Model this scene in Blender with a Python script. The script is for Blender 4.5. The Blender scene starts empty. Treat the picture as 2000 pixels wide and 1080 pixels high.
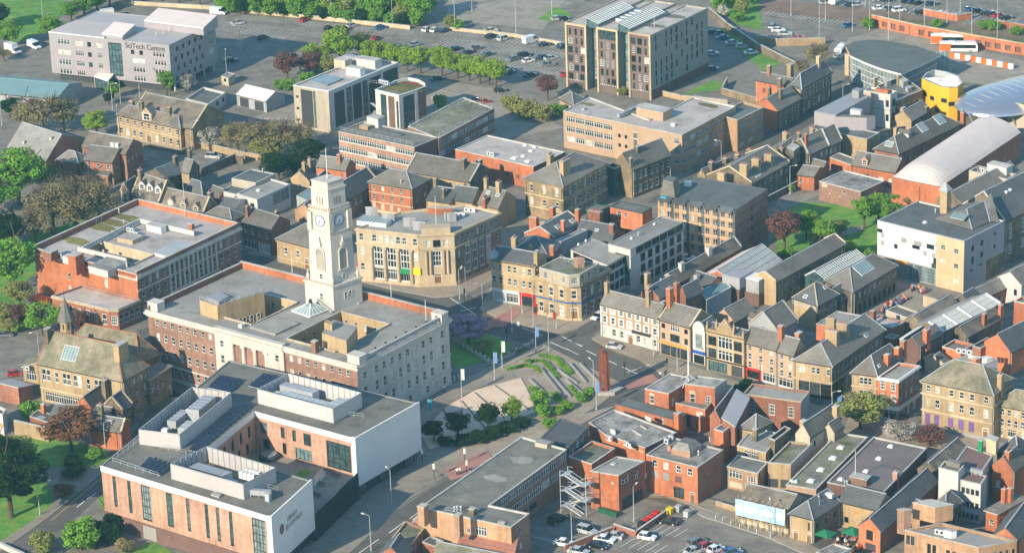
import bpy,math,random
import numpy as np
from mathutils import Vector,Matrix
from mathutils.bvhtree import BVHTree
random.seed(11)
rng=np.random.default_rng(5)
scn=bpy.context.scene
COL=scn.collection
# ------------------------------------------------------------------ camera
FPX,PITCH,ROLL,CH=6122.8,math.radians(21.19),math.radians(-2.005),285.0
_c,_s=math.cos(PITCH),math.sin(PITCH)
FWD=Vector((0,_c,-_s));_r0=Vector((1,0,0));_u0=Vector((0,_s,_c))
RGT=_r0*math.cos(ROLL)+_u0*math.sin(ROLL);UPV=_u0*math.cos(ROLL)-_r0*math.sin(ROLL)
CAM=Vector((0,0,CH))
cd=bpy.data.cameras.new('camera');cam=bpy.data.objects.new('camera',cd);COL.objects.link(cam)
cd.sensor_width=36;cd.lens=FPX/2000*36;cd.clip_start=5;cd.clip_end=6000
_m=Matrix((RGT,UPV,-FWD)).transposed().to_4x4();_m.translation=CAM
cam.matrix_world=_m;scn.camera=cam
# ------------------------------------------------------------------ sky, sun, exposure
SUN_EL,SHADOW_AZ=math.radians(25.5),math.radians(48)  # shadows run right and away
w=bpy.data.worlds.new('World');scn.world=w;w.use_nodes=True
nt=w.node_tree;bg=nt.nodes['Background']
sky=nt.nodes.new('ShaderNodeTexSky');sky.sky_type='NISHITA';sky.sun_disc=False
sky.sun_elevation=SUN_EL;sky.air_density=1.5;sky.dust_density=0.0;sky.ozone_density=5
_sd=Vector((-math.cos(SHADOW_AZ),-math.sin(SHADOW_AZ),0))  # towards the sun
sky.sun_rotation=math.atan2(_sd.x,_sd.y)
nt.links.new(sky.outputs[0],bg.inputs[0]);bg.inputs[1].default_value=SKY_STRENGTH=0.145
sl=bpy.data.lights.new('sun','SUN');so=bpy.data.objects.new('sun',sl);COL.objects.link(so)
sl.energy=5.0;sl.angle=math.radians(0.55);sl.color=(1,.865,.65)
_d=Vector((math.cos(SHADOW_AZ)*math.cos(SUN_EL),math.sin(SHADOW_AZ)*math.cos(SUN_EL),-math.sin(SUN_EL)))
so.rotation_euler=_d.to_track_quat('-Z','Y').to_euler();so.location=(-200,400,300)
vs=scn.view_settings;vs.view_transform='Standard';vs.look='None';vs.gamma=1;vs.use_curve_mapping=False
vs.exposure=0.68
scn.cycles.max_bounces=5;scn.cycles.diffuse_bounces=3;scn.cycles.glossy_bounces=2
scn.cycles.transmission_bounces=3;scn.cycles.transparent_max_bounces=6;scn.cycles.volume_bounces=0
scn.cycles.use_denoising=True
scn.cycles.caustics_reflective=False;scn.cycles.caustics_refractive=False

# ------------------------------------------------------------------ surveying: sight line -> point at a height
def ray(x,y):
 return(FWD*FPX+RGT*(x-1000)-UPV*(y-540)).normalized()
def G(x,y,z=0.0):
 d=ray(x,y);t=(z-CH)/d.z
 return Vector((d.x*t,d.y*t,z))
def px2m(x,y):return(FPX/((G(x,y)-CAM).dot(FWD)))  # pixels per metre there
# ------------------------------------------------------------------ materials
MATS={}
def mat(name,col,rough=.85,var=.25,scale=.6,fine=.18,spec=.3,metal=0,stain=0,streak=0,bump=0,rnd=.12,col2=None,seam=None,course=0):
 """procedural surface: broad mottling, fine grain, stains, per-object variation"""
 m=bpy.data.materials.new(name);m.use_nodes=True;MATS[name]=m
 t=m.node_tree;N=t.nodes;L=t.links;p=N['Principled BSDF']
 p.inputs['Roughness'].default_value=rough;p.inputs['Metallic'].default_value=metal
 p.inputs['Specular IOR Level'].default_value=spec
 geo=N.new('ShaderNodeNewGeometry');oi=N.new('ShaderNodeObjectInfo')
 def noise(sc,det=3,vec=None,rough=.55):
  n=N.new('ShaderNodeTexNoise');n.inputs['Scale'].default_value=sc;n.inputs['Detail'].default_value=det
  n.inputs['Roughness'].default_value=rough
  L.new(vec or geo.outputs['Position'],n.inputs['Vector']);return n.outputs['Fac']
 def mth(op,a,b):
  n=N.new('ShaderNodeMath');n.operation=op
  for i,v in enumerate((a,b)):
   if isinstance(v,(int,float)):n.inputs[i].default_value=v
   else:L.new(v,n.inputs[i])
  return n.outputs[0]
 def rmp(v,a,b,lo,hi):
  n=N.new('ShaderNodeMapRange');L.new(v,n.inputs[0])
  for i,q in enumerate((a,b,lo,hi)):n.inputs[i+1].default_value=q
  return n.outputs[0]
 f=mth('MULTIPLY',rmp(noise(scale*.25,4),.3,.7,1-var,1+var),rmp(noise(4.5,2),.25,.75,1-fine,1+fine))
 f=mth('MULTIPLY',f,rmp(noise(1.1,3),.3,.7,1-var*.6,1+var*.6))
 f=mth('MULTIPLY',f,rmp(oi.outputs['Random'],0,1,1-rnd,1+rnd))
 if streak:
  mp=N.new('ShaderNodeMapping');mp.inputs['Scale'].default_value=(1.3,1.3,.12)
  L.new(geo.outputs['Position'],mp.inputs[0])
  f=mth('MULTIPLY',f,rmp(noise(1.0,3,mp.outputs[0]),.45,.75,1,1-streak))
 if stain:
  f=mth('MULTIPLY',f,rmp(noise(.16,5,rough=.65),.5,.68,1,1-stain))
  f=mth('MULTIPLY',f,rmp(noise(.45,3),.52,.7,1,1-stain*.6))
 c=N.new('ShaderNodeRGB');c.outputs[0].default_value=(*col,1);src=c.outputs[0]
 if col2:
  mx=N.new('ShaderNodeMix');mx.data_type='RGBA'
  L.new(rmp(noise(scale*.6,4),.42,.6,0,1),mx.inputs[0]);L.new(src,mx.inputs[6]);mx.inputs[7].default_value=(*col2,1)
  src=mx.outputs[2]
 if seam:  # parallel sheet joints / courses across the surface: (angle, spacing, strength)
  ang,sp,st=seam
  mp=N.new('ShaderNodeMapping');mp.inputs['Rotation'].default_value=(0,0,-ang);L.new(geo.outputs['Position'],mp.inputs[0])
  sx=N.new('ShaderNodeSeparateXYZ');L.new(mp.outputs[0],sx.inputs[0])
  fr=mth('FRACT',mth('DIVIDE',sx.outputs[0],sp),0)
  f=mth('MULTIPLY',f,rmp(mth('LESS_THAN',fr,.16),0,1,1,1-st))
 if course:  # slate courses
  sx=N.new('ShaderNodeSeparateXYZ');L.new(geo.outputs['Position'],sx.inputs[0])
  fr=mth('FRACT',mth('DIVIDE',mth('ADD',sx.outputs[2],mth('MULTIPLY',noise(1.2,1),.1)),course),0)
  f=mth('MULTIPLY',f,rmp(fr,0,1,.82,1.12))
 v=N.new('ShaderNodeVectorMath');v.operation='SCALE';L.new(src,v.inputs[0]);L.new(f,v.inputs[3])
 L.new(v.outputs[0],p.inputs['Base Color'])
 if bump:
  b=N.new('ShaderNodeBump');b.inputs['Strength'].default_value=bump;b.inputs['Distance'].default_value=.1
  L.new(noise(3.0,3),b.inputs['Height']);L.new(b.outputs[0],p.inputs['Normal'])
 return m
SA=math.radians(-37)
# masonry
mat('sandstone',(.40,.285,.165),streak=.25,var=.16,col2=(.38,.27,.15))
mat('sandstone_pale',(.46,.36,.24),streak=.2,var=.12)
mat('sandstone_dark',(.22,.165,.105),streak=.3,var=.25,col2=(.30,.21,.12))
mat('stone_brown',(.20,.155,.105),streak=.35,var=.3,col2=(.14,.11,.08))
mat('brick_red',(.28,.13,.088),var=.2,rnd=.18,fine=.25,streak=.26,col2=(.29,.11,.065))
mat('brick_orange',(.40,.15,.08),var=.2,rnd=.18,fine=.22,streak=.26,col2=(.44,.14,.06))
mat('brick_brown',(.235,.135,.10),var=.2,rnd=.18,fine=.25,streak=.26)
mat('brick_cream',(.55,.385,.23),var=.1,fine=.12,streak=.12)
mat('brick_grey',(.16,.115,.10),var=.12,fine=.2)
mat('sheet_blue',(.33,.46,.62),var=.2)
mat('scaffold_yellow',(.50,.42,.18))
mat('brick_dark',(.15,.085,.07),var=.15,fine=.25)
mat('brick_pink',(.38,.225,.16),var=.2,rnd=.18,fine=.22,streak=.26)
mat('brick_buff',(.42,.29,.195),var=.1,fine=.15,streak=.1)
mat('brick_tan',(.40,.245,.145),var=.2,rnd=.18,fine=.2,streak=.26)
mat('portland',(.53,.485,.425),var=.1,fine=.06,streak=.22,rnd=.03)
mat('render_white',(.50,.48,.45),var=.08,fine=.05,streak=.15,rnd=.04)
mat('render_cream',(.44,.375,.29),var=.08,fine=.05,streak=.18)
mat('render_grey',(.36,.37,.37),var=.08,fine=.05,streak=.2)
mat('panel_lilac',(.335,.30,.315),var=.05,fine=.04,streak=.06,rnd=.03)
mat('panel_grey',(.27,.265,.25),var=.06,fine=.04)
mat('panel_white',(.72,.69,.66),var=.04,fine=.03,rnd=.06)
mat('plant_screen',(.44,.41,.405),rough=.6,var=.06,fine=.05,seam=(SA,.7,.12))
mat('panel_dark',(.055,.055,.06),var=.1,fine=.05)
mat('panel_green',(.045,.085,.09),var=.12)
mat('panel_yellow',(.75,.42,.03),rough=.6,var=.06,fine=.03)
mat('zinc',(.30,.30,.32),rough=.55,var=.08,fine=.04,seam=(SA,1.2,.15))
mat('steel',(.38,.39,.41),rough=.45,var=.1,metal=.3)
mat('steel_silver',(.55,.56,.60),rough=.28,var=.04,fine=.02,metal=.75)
mat('galvanised',(.45,.47,.48),rough=.5,var=.1,metal=.2)
mat('white_paint',(.66,.65,.62),rough=.6,var=.05,fine=.04)
mat('black_paint',(.03,.03,.032),rough=.5,var=.1)
mat('rust',(.20,.055,.028),rough=.8,var=.3,fine=.2)
mat('terracotta',(.40,.15,.075),var=.2)
mat('lead',(.35,.36,.37),rough=.6,var=.15)
mat('coping',(.42,.40,.36),var=.2,fine=.12)
mat('coping_buff',(.48,.38,.25),var=.2)
# roofs
mat('slate',(.155,.14,.12),rough=.75,var=.22,fine=.28,rnd=.22,bump=.15,course=.34)
mat('slate_dark',(.095,.097,.098),rough=.7,var=.2,fine=.25,rnd=.2,bump=.15,course=.34)
mat('slate_brown',(.20,.165,.125),rough=.85,var=.25,fine=.3,rnd=.15,col2=(.14,.12,.10),bump=.2,course=.34)
mat('stone_slate',(.225,.19,.135),rough=.9,var=.3,fine=.32,rnd=.1,col2=(.16,.15,.10),bump=.25,course=.34)
mat('flat_grey',(.29,.275,.245),var=.12,fine=.1,stain=.25,rnd=.12,seam=(SA,1.1,.06))
mat('flat_dark',(.125,.135,.13),var=.15,fine=.12,stain=.2,seam=(SA,1.0,.08))
mat('flat_mid',(.185,.175,.15),var=.15,fine=.12,stain=.3,seam=(SA,1.0,.08))
mat('flat_pale',(.44,.395,.36),var=.12,fine=.1,stain=.3,rnd=.08,seam=(SA,1.2,.05))
mat('flat_weathered',(.30,.28,.26),var=.3,fine=.2,stain=.5,col2=(.22,.20,.17))
mat('flat_moss',(.20,.19,.15),var=.3,fine=.25,stain=.3,col2=(.16,.16,.09))
mat('moss',(.19,.15,.045),var=.35,fine=.35,col2=(.12,.13,.04))
mat('metal_roof',(.40,.365,.355),rough=.5,var=.06,fine=.04,seam=(SA,.9,.14))
mat('metal_roof_pale',(.68,.575,.52),rough=.6,var=.06,fine=.05,seam=(SA,1.0,.05))
mat('metal_roof_teal',(.15,.24,.255),rough=.55,var=.07,fine=.05)
mat('felt_purple',(.20,.165,.16),var=.1,fine=.12,stain=.25,seam=(SA+1.57,1.0,.06))
mat('felt_brown',(.19,.12,.105),var=.1,fine=.1,seam=(SA+1.57,1.0,.06))
mat('tile_red',(.33,.15,.10),var=.2,fine=.3,bump=.2,course=.34)
mat('roof_glass',(.20,.27,.27),rough=.2,var=.25,fine=.1,spec=.6)
mat('solar',(.016,.022,.045),rough=.15,var=.1,fine=.05,spec=.7)
# ground
mat('asphalt',(.225,.20,.165),rough=.9,var=.16,fine=.18,stain=.3,rnd=0,col2=(.19,.175,.15))
mat('asphalt_dark',(.12,.112,.10),rough=.9,var=.15,fine=.14,stain=.2,rnd=0)
mat('asphalt_pale',(.30,.265,.215),rough=.9,var=.14,fine=.12,stain=.25,rnd=0)
mat('paving',(.31,.255,.195),rough=.9,var=.12,fine=.16,stain=.2,rnd=.05)
mat('paving_pale',(.66,.50,.37),rough=.9,var=.08,fine=.1,stain=.12,rnd=.03)
mat('paving_red',(.38,.19,.155),rough=.9,var=.12,fine=.15,rnd=.05)
mat('paving_grey',(.27,.235,.19),rough=.9,var=.12,fine=.14,stain=.2,rnd=.05)
mat('kerb',(.33,.30,.26),rough=.9,var=.12,fine=.15)
mat('grass',(.085,.235,.04),rough=.95,var=.22,fine=.3,rnd=.1,col2=(.16,.26,.04))
mat('scrub',(.12,.115,.045),rough=.95,var=.35,fine=.4,col2=(.18,.15,.09))
mat('ballast',(.20,.135,.10),rough=.95,var=.2,fine=.3)
mat('road_paint',(.62,.60,.56),rough=.8,var=.2,fine=.2,rnd=0)
mat('yellow_paint',(.55,.36,.08),rough=.8,var=.2,rnd=0)
mat('soil',(.13,.09,.06),rough=.95,var=.3,fine=.3)
for nm,c in dict(blue_cloth=(.16,.28,.55),green_cloth=(.02,.16,.07),red_paint=(.5,.02,.015),yellow_sign=(.8,.6,.02),green_sign=(.02,.22,.08),
     blue_sign=(.02,.09,.35),orange_plastic=(.75,.13,.02),purple_panel=(.16,.09,.25),wood=(.20,.11,.05),door_green=(.03,.10,.05),teal_cloth=(.05,.33,.42),
     bin_green=(.02,.10,.05),skin=(.45,.26,.17),lime_panel=(.45,.5,.08),glow_white=(.75,.74,.70),pipe_white=(.7,.7,.68),orange_board=(.62,.27,.05)).items():
 mat(nm,c,rough=.6,var=.08,fine=.06,rnd=.1)
def mat_glass(name,dark,pale,share,rough=.08):
 m=bpy.data.materials.new(name);m.use_nodes=True;MATS[name]=m
 t=m.node_tree;N=t.nodes;L=t.links;p=N['Principled BSDF']
 oi=N.new('ShaderNodeObjectInfo');geo=N.new('ShaderNodeNewGeometry')
 wn=N.new('ShaderNodeTexWhiteNoise');wn.noise_dimensions='1D';L.new(oi.outputs['Random'],wn.inputs['W'])
 r=N.new('ShaderNodeValToRGB');L.new(wn.outputs['Value'],r.inputs[0]);cr=r.color_ramp;cr.interpolation='CONSTANT'
 cr.elements[0].position=0;cr.elements[0].color=(*dark,1)
 cr.elements[1].position=1-share;cr.elements[1].color=(*pale,1)
 e=cr.elements.new(.35);e.color=(dark[0]*1.7,dark[1]*1.7,dark[2]*1.6,1)
 e=cr.elements.new((1-share)*.85);e.color=(dark[0]*3.2,dark[1]*3.1,dark[2]*2.9,1)
 n=N.new('ShaderNodeTexNoise');n.inputs['Scale'].default_value=.9;L.new(geo.outputs['Position'],n.inputs['Vector'])
 mr=N.new('ShaderNodeMapRange');L.new(n.outputs['Fac'],mr.inputs[0]);mr.inputs[1].default_value=.3;mr.inputs[2].default_value=.7;mr.inputs[3].default_value=.6;mr.inputs[4].default_value=1.5
 v=N.new('ShaderNodeVectorMath');v.operation='SCALE';L.new(r.outputs[0],v.inputs[0]);L.new(mr.outputs[0],v.inputs[3])
 L.new(v.outputs[0],p.inputs['Base Color']);p.inputs['Roughness'].default_value=rough;p.inputs['Specular IOR Level'].default_value=.35
mat_glass('glass',(.018,.024,.028),(.42,.40,.36),.16)
mat_glass('glass_dark',(.012,.017,.021),(.05,.06,.06),.1)
mat_glass('glass_teal',(.04,.07,.076),(.16,.20,.20),.3)
def mat_leaf(name,a,b,trans=.35,sc=.5):
 m=bpy.data.materials.new(name);m.use_nodes=True;MATS[name]=m
 t=m.node_tree;N=t.nodes;L=t.links;N.remove(N['Principled BSDF']);out=N['Material Output']
 geo=N.new('ShaderNodeNewGeometry');oi=N.new('ShaderNodeObjectInfo')
 n=N.new('ShaderNodeTexNoise');n.inputs['Scale'].default_value=sc;n.inputs['Detail'].default_value=3;L.new(geo.outputs['Position'],n.inputs['Vector'])
 ad=N.new('ShaderNodeMath');ad.operation='MULTIPLY_ADD';L.new(oi.outputs['Random'],ad.inputs[0]);ad.inputs[1].default_value=.35;
 mr=N.new('ShaderNodeMapRange');L.new(n.outputs['Fac'],mr.inputs[0]);mr.inputs[1].default_value=.3;mr.inputs[2].default_value=.7;mr.inputs[3].default_value=-.1;mr.inputs[4].default_value=.75
 L.new(mr.outputs[0],ad.inputs[2])
 mx=N.new('ShaderNodeMix');mx.data_type='RGBA';L.new(ad.outputs[0],mx.inputs[0]);mx.inputs[6].default_value=(*a,1);mx.inputs[7].default_value=(*b,1)
 d=N.new('ShaderNodeBsdfDiffuse');tr=N.new('ShaderNodeBsdfTranslucent');ms=N.new('ShaderNodeMixShader');ms.inputs[0].default_value=trans
 L.new(mx.outputs[2],d.inputs[0]);L.new(mx.outputs[2],tr.inputs[0]);L.new(d.outputs[0],ms.inputs[1]);L.new(tr.outputs[0],ms.inputs[2]);L.new(ms.outputs[0],out.inputs[0])
mat_leaf('leaf_spring',(.22,.36,.03),(.34,.46,.06))
mat_leaf('leaf_green',(.13,.30,.035),(.25,.44,.06))
mat_leaf('leaf_dark',(.015,.045,.015),(.035,.075,.02))
mat_leaf('leaf_olive',(.25,.205,.10),(.33,.28,.13),.2)
mat_leaf('leaf_bud',(.30,.27,.085),(.26,.30,.085),.25)
mat_leaf('leaf_copper',(.14,.06,.055),(.22,.10,.08),.2)
mat_leaf('leaf_rust',(.26,.12,.05),(.18,.09,.05),.2)
mat_leaf('leaf_white',(.50,.47,.38),(.62,.60,.52),.3)
mat_leaf('leaf_pink',(.42,.28,.38),(.52,.38,.48),.3)
mat_leaf('leaf_orange',(.5,.10,.02),(.65,.16,.03),.2)
mat('bark',(.10,.07,.05),rough=.95,var=.3)
# ------------------------------------------------------------------ mesh helper
class M:
 def __init__(s):s.v=[];s.f=[];s.m=[];s.mats=[]
 def mi(s,name):
  if name not in s.mats:s.mats.append(name)
  return s.mats.index(name)
 def poly(s,pts,m):
  i=len(s.v);s.v+=[tuple(p)for p in pts];s.f.append(tuple(range(i,i+len(pts))));s.m.append(s.mi(m))
 def prism(s,pts,z0,z1,m,top=True,bot=False,mt=None):
  n=len(pts)
  for i in range(n):
   a,b=pts[i],pts[(i+1)%n]
   s.poly([(a[0],a[1],z0),(b[0],b[1],z0),(b[0],b[1],z1),(a[0],a[1],z1)],m)
  if top:s.poly([(p[0],p[1],z1)for p in pts],mt or m)
  if bot:s.poly([(p[0],p[1],z0)for p in reversed(pts)],m)
 def slab(s,pts,t,m,me=None):
  """polygon in space with thickness t downwards"""
  s.poly(pts,m);n=len(pts);lo=[Vector(p)-Vector((0,0,t))for p in pts]
  s.poly(lo[::-1],me or m)
  for i in range(n):
   j=(i+1)%n;s.poly([lo[i],lo[j],pts[j],pts[i]],me or m)
 def obox(s,c,ax,ay,w,d,z0,z1,m,mt=None):
  """box on unit axes ax, ay centred at c"""
  c=Vector((c[0],c[1],0));ax=Vector((ax[0],ax[1],0));ay=Vector((ay[0],ay[1],0))
  s.prism([c-ax*w/2-ay*d/2,c+ax*w/2-ay*d/2,c+ax*w/2+ay*d/2,c-ax*w/2+ay*d/2],z0,z1,m,bot=True,mt=mt)
 def bar(s,p,q,w,m,h=None):
  p=Vector(p);q=Vector(q);d=(q-p)
  if d.length<1e-6:return
  d.normalize();side=d.cross(Vector((0,0,1)))
  if side.length<1e-3:side=Vector((1,0,0))
  side.normalize();up=side.cross(d);h=h or w
  o=[side*w/2*a+up*h/2*b for a,b in((-1,-1),(1,-1),(1,1),(-1,1))]
  A=[p+x for x in o];B=[q+x for x in o]
  for i in range(4):
   j=(i+1)%4;s.poly([A[i],B[i],B[j],A[j]][::-1],m)
  s.poly(A,m);s.poly(B[::-1],m)
 def cyl(s,c,r0,r1,z0,z1,m,n=8,top=True):
  A=[(c[0]+r0*math.cos(2*math.pi*i/n),c[1]+r0*math.sin(2*math.pi*i/n),z0)for i in range(n)]
  B=[(c[0]+r1*math.cos(2*math.pi*i/n),c[1]+r1*math.sin(2*math.pi*i/n),z1)for i in range(n)]
  for i in range(n):j=(i+1)%n;s.poly([A[i],A[j],B[j],B[i]],m)
  if top:s.poly(B,m)
 def mesh(s,name):
  me=bpy.data.meshes.new(name);me.from_pydata(s.v,[],s.f)
  for k in s.mats:me.materials.append(MATS[k])
  me.polygons.foreach_set('material_index',s.m);me.update();return me
 def build(s,name,parent=None,shift=True):
  if not s.f:return None
  if parent is not None and shift:
   o0=parent.matrix_world.translation if parent.parent is None else Vector((0,0,0))
   o0=ORG.get(parent.name,Vector((0,0,0)))
   s.v=[(x-o0.x,y-o0.y,z-o0.z)for x,y,z in s.v]
  o=bpy.data.objects.new(name,s.mesh(name));COL.objects.link(o);o.parent=parent
  if parent is not None:ORG[o.name]=ORG.get(parent.name,Vector((0,0,0)))
  return o
ORG={}
def empty(name,label,cat,loc,group=None):
 o=bpy.data.objects.new(name,None);COL.objects.link(o);o.location=loc;o.empty_display_size=.5
 o['label']=label;o['category']=cat
 if group:o['group']=group
 ORG[o.name]=Vector(loc);return o
def tag(o,label,cat,group=None,kind=None):
 o['label']=label;o['category']=cat
 if group:o['group']=group
 if kind:o['kind']=kind
 return o
def inst(name,me,parent,mw):
 """object sharing mesh data at world matrix mw, under parent"""
 o=bpy.data.objects.new(name,me);COL.objects.link(o)
 if parent is not None:
  o.parent=parent;t=ORG.get(parent.name,Vector((0,0,0)));mw=Matrix.Translation(-t)@mw;ORG[o.name]=t
 o.matrix_local=mw;return o
# ------------------------------------------------------------------ unit windows (x -.5...5, z 0..1, y outward)
def unit_win(kind):
 m=M();fr={'w':'white_paint','a':'white_paint','s':'white_paint','g':'white_paint','d':'black_paint','k':'black_paint','n':'white_paint','h':'black_paint','c':'white_paint','t':'steel','m':'black_paint','v':'render_grey'}[kind]
 gl={'d':'glass_dark','k':'glass_dark','h':'glass_dark','t':'glass_teal','m':'glass_teal'}.get(kind,'glass')
 def bx(x0,x1,z0,z1,y0,y1,k):
  m.prism([(x0,y0),(x1,y0),(x1,y1),(x0,y1)],z0,z1,k,bot=True)
 fx,fz=(.09,.06)if kind in 'wasg' else(.06,.05)
 if kind in 'ntmhc':fx,fz=.035,.04
 m.poly([(-.5,-.17,0),(.5,-.17,0),(.5,-.17,1),(-.5,-.17,1)],gl)
 for x0,x1,z0,z1 in((-.5,-.5+fx,0,1),(.5-fx,.5,0,1),(-.5+fx,.5-fx,0,fz),(-.5+fx,.5-fx,1-fz,1)):bx(x0,x1,z0,z1,-.18,-.08,fr)
 i0,i1=-.5+fx,.5-fx
 if kind in 'was':bx(i0,i1,.47,.53,-.17,-.1,fr)
 if kind in 'ws':bx(-.03,.03,fz,.47,-.17,-.11,fr)
 if kind=='g':
  for x in(-.17,.17):bx(x-.025,x+.025,fz,1-fz,-.17,-.1,fr)
  for z in(.36,.68):bx(i0,i1,z-.018,z+.018,-.169,-.11,fr)
 if kind in 'kv':bx(-.04,.04,fz,1-fz,-.17,-.1,fr);bx(i0,i1,.3,.35,-.169,-.11,fr)
 if kind in 'n':  # ribbon unit: four lights with white mullions
  for x in(-.25,0,.25):bx(x-.02,x+.02,fz,1-fz,-.17,-.1,fr)
  bx(i0,i1,.66,.71,-.169,-.11,fr)
 if kind in 'tm':  # curtain wall grid
  for x in(-.25,0,.25):bx(x-.012,x+.012,fz,1-fz,-.17,-.1,fr)
  for z in(.2,.4,.6,.8):bx(i0,i1,z-.008,z+.008,-.169,-.11,fr)
 if kind in 'hc':  # shop front: stallriser, mullions, transom
  for x in(-.3,-.05,.22):bx(x-.012,x+.012,fz,1-fz,-.17,-.1,fr)
  bx(i0,i1,.72,.76,-.169,-.11,fr);bx(i0,i1,fz,.14,-.168,-.12,fr)
 if kind in 'wa':  # stone sill and lintel
  bx(-.62,.62,-.09,0,.002,.1,'coping_buff');bx(-.6,.6,1,1.1,.002,.05,'coping_buff')
 if kind=='a':  # arched hood
  for k in range(6):
   a0,a1=math.pi*k/6,math.pi*(k+1)/6
   m.prism([(.62*math.cos(a0),.002),(.62*math.cos(a0),.09),(.62*math.cos(a1),.09),(.62*math.cos(a1),.002)],1.1,1.13+.22*math.sin((a0+a1)/2),'coping_buff')
 return m.mesh('window_'+kind)
def unit_door():
 m=M()
 m.poly([(-.5,-.16,0),(.5,-.16,0),(.5,-.16,1),(-.5,-.16,1)],'wood')
 for x0,x1,z0,z1 in((-.5,-.42,0,1),(.42,.5,0,1),(-.42,.42,.93,1),(-.42,.42,.74,.77)):
  m.prism([(x0,-.17),(x1,-.17),(x1,-.06),(x0,-.06)],z0,z1,'white_paint',bot=True)
 for x in(-.2,.2):m.prism([(x-.13,-.16),(x+.13,-.16),(x+.13,-.13),(x-.13,-.13)],.1,.65,'wood',bot=True)
 return m.mesh('door_unit')
def unit_panel(k):
 m=M();m.poly([(-.5,-.1,0),(.5,-.1,0),(.5,-.1,1),(-.5,-.1,1)],k)
 for x in(-.25,0,.25):m.prism([(x-.008,-.1),(x+.008,-.1),(x+.008,-.08),(x-.008,-.08)],0,1,k)
 return m.mesh('panel_'+k)
UW={k:unit_win(k)for k in 'wasgdknhctmv'}
UW['o']=unit_door()
for k,mm in dict(p='panel_grey',q='render_cream',P='purple_panel',D='panel_dark',B='brick_dark',O='orange_board',G='steel',Z='sandstone_pale').items():UW[k]=unit_panel(mm)
PART={k:'window' for k in UW};PART.update(o='door',h='shopfront',c='shopfront',p='panel',q='panel',P='panel',D='panel',B='panel',O='panel',G='panel',Z='panel',t='glazing',m='glazing')
# ------------------------------------------------------------------ facades with real openings
def facade(m,p0,p1,z0,z1,holes,k,depth=.2):
 d=Vector((p1[0]-p0[0],p1[1]-p0[1],0));Lw=d.length
 if Lw<1e-4:return
 d/=Lw;n=Vector((d.y,-d.x,0));o=Vector((p0[0],p0[1],0))
 P=lambda u,z,y=0:o+d*u+n*y+Vector((0,0,z))
 hs=[h for h in holes if h[0]>.02 and h[1]<Lw-.02 and h[2]>=z0-1e-6 and h[3]<z1-.02]
 if not hs:m.poly([P(0,z0),P(Lw,z0),P(Lw,z1),P(0,z1)],k);return hs
 zs=sorted({z0,z1,*[round(h[2],4)for h in hs],*[round(h[3],4)for h in hs]})
 for a,b in zip(zs,zs[1:]):
  if b-a<1e-5:continue
  zc=(a+b)/2;row=sorted([(h[0],h[1])for h in hs if h[2]<zc<h[3]]);u=0
  for x0,x1 in row:
   if x0>u+1e-5:m.poly([P(u,a),P(x0,a),P(x0,b),P(u,b)],k)
   u=max(u,x1)
  if u<Lw-1e-5:m.poly([P(u,a),P(Lw,a),P(Lw,b),P(u,b)],k)
 for x0,x1,a,b in hs:
  m.poly([P(x0,a),P(x0,a,-depth),P(x0,b,-depth),P(x0,b)],k);m.poly([P(x1,a,-depth),P(x1,a),P(x1,b),P(x1,b,-depth)],k)
  m.poly([P(x0,a),P(x1,a),P(x1,a,-depth),P(x0,a,-depth)],k);m.poly([P(x0,b,-depth),P(x1,b,-depth),P(x1,b),P(x0,b)],k)
 return hs
def face_mw(p0,p1,u,z,w,h):
 d=Vector((p1[0]-p0[0],p1[1]-p0[1],0)).normalized();n=Vector((d.y,-d.x,0))
 o=Vector((p0[0],p0[1],0))+d*u+Vector((0,0,z))
 return Matrix(((-d.x*w,n.x,0,o.x),(-d.y*w,n.y,0,o.y),(0,0,h,o.z),(0,0,0,1)))
def expand(rows,Lw):
 """rows (n, width, height, sill z, kind, from, to) -> list of (kind, uc, z, w, h)"""
 out=[]
 for r in rows:
  n,ww,hh,z=r[:4];kd=r[4]if len(r)>4 else 'w';a=r[5]if len(r)>5 else 0;b=r[6]if len(r)>6 else 1
  for i in range(n):
   out.append((kd[i%len(kd)],(a+(b-a)*(i+.5)/n)*Lw,z,min(ww,(b-a)*Lw/n*.96),hh))
 return out
def inset(pts,d):
 n=len(pts);out=[]
 for i in range(n):
  p,q,r=Vector(pts[i-1][:2]),Vector(pts[i][:2]),Vector(pts[(i+1)%n][:2])
  e1=(q-p).normalized();e2=(r-q).normalized();n1=Vector((-e1.y,e1.x));n2=Vector((-e2.y,e2.x))
  b=n1+n2;l=max(.3,1+n1.dot(n2));out.append(q+b*(d/l))
 return out
class Bd:pass
ALLB={}
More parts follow.
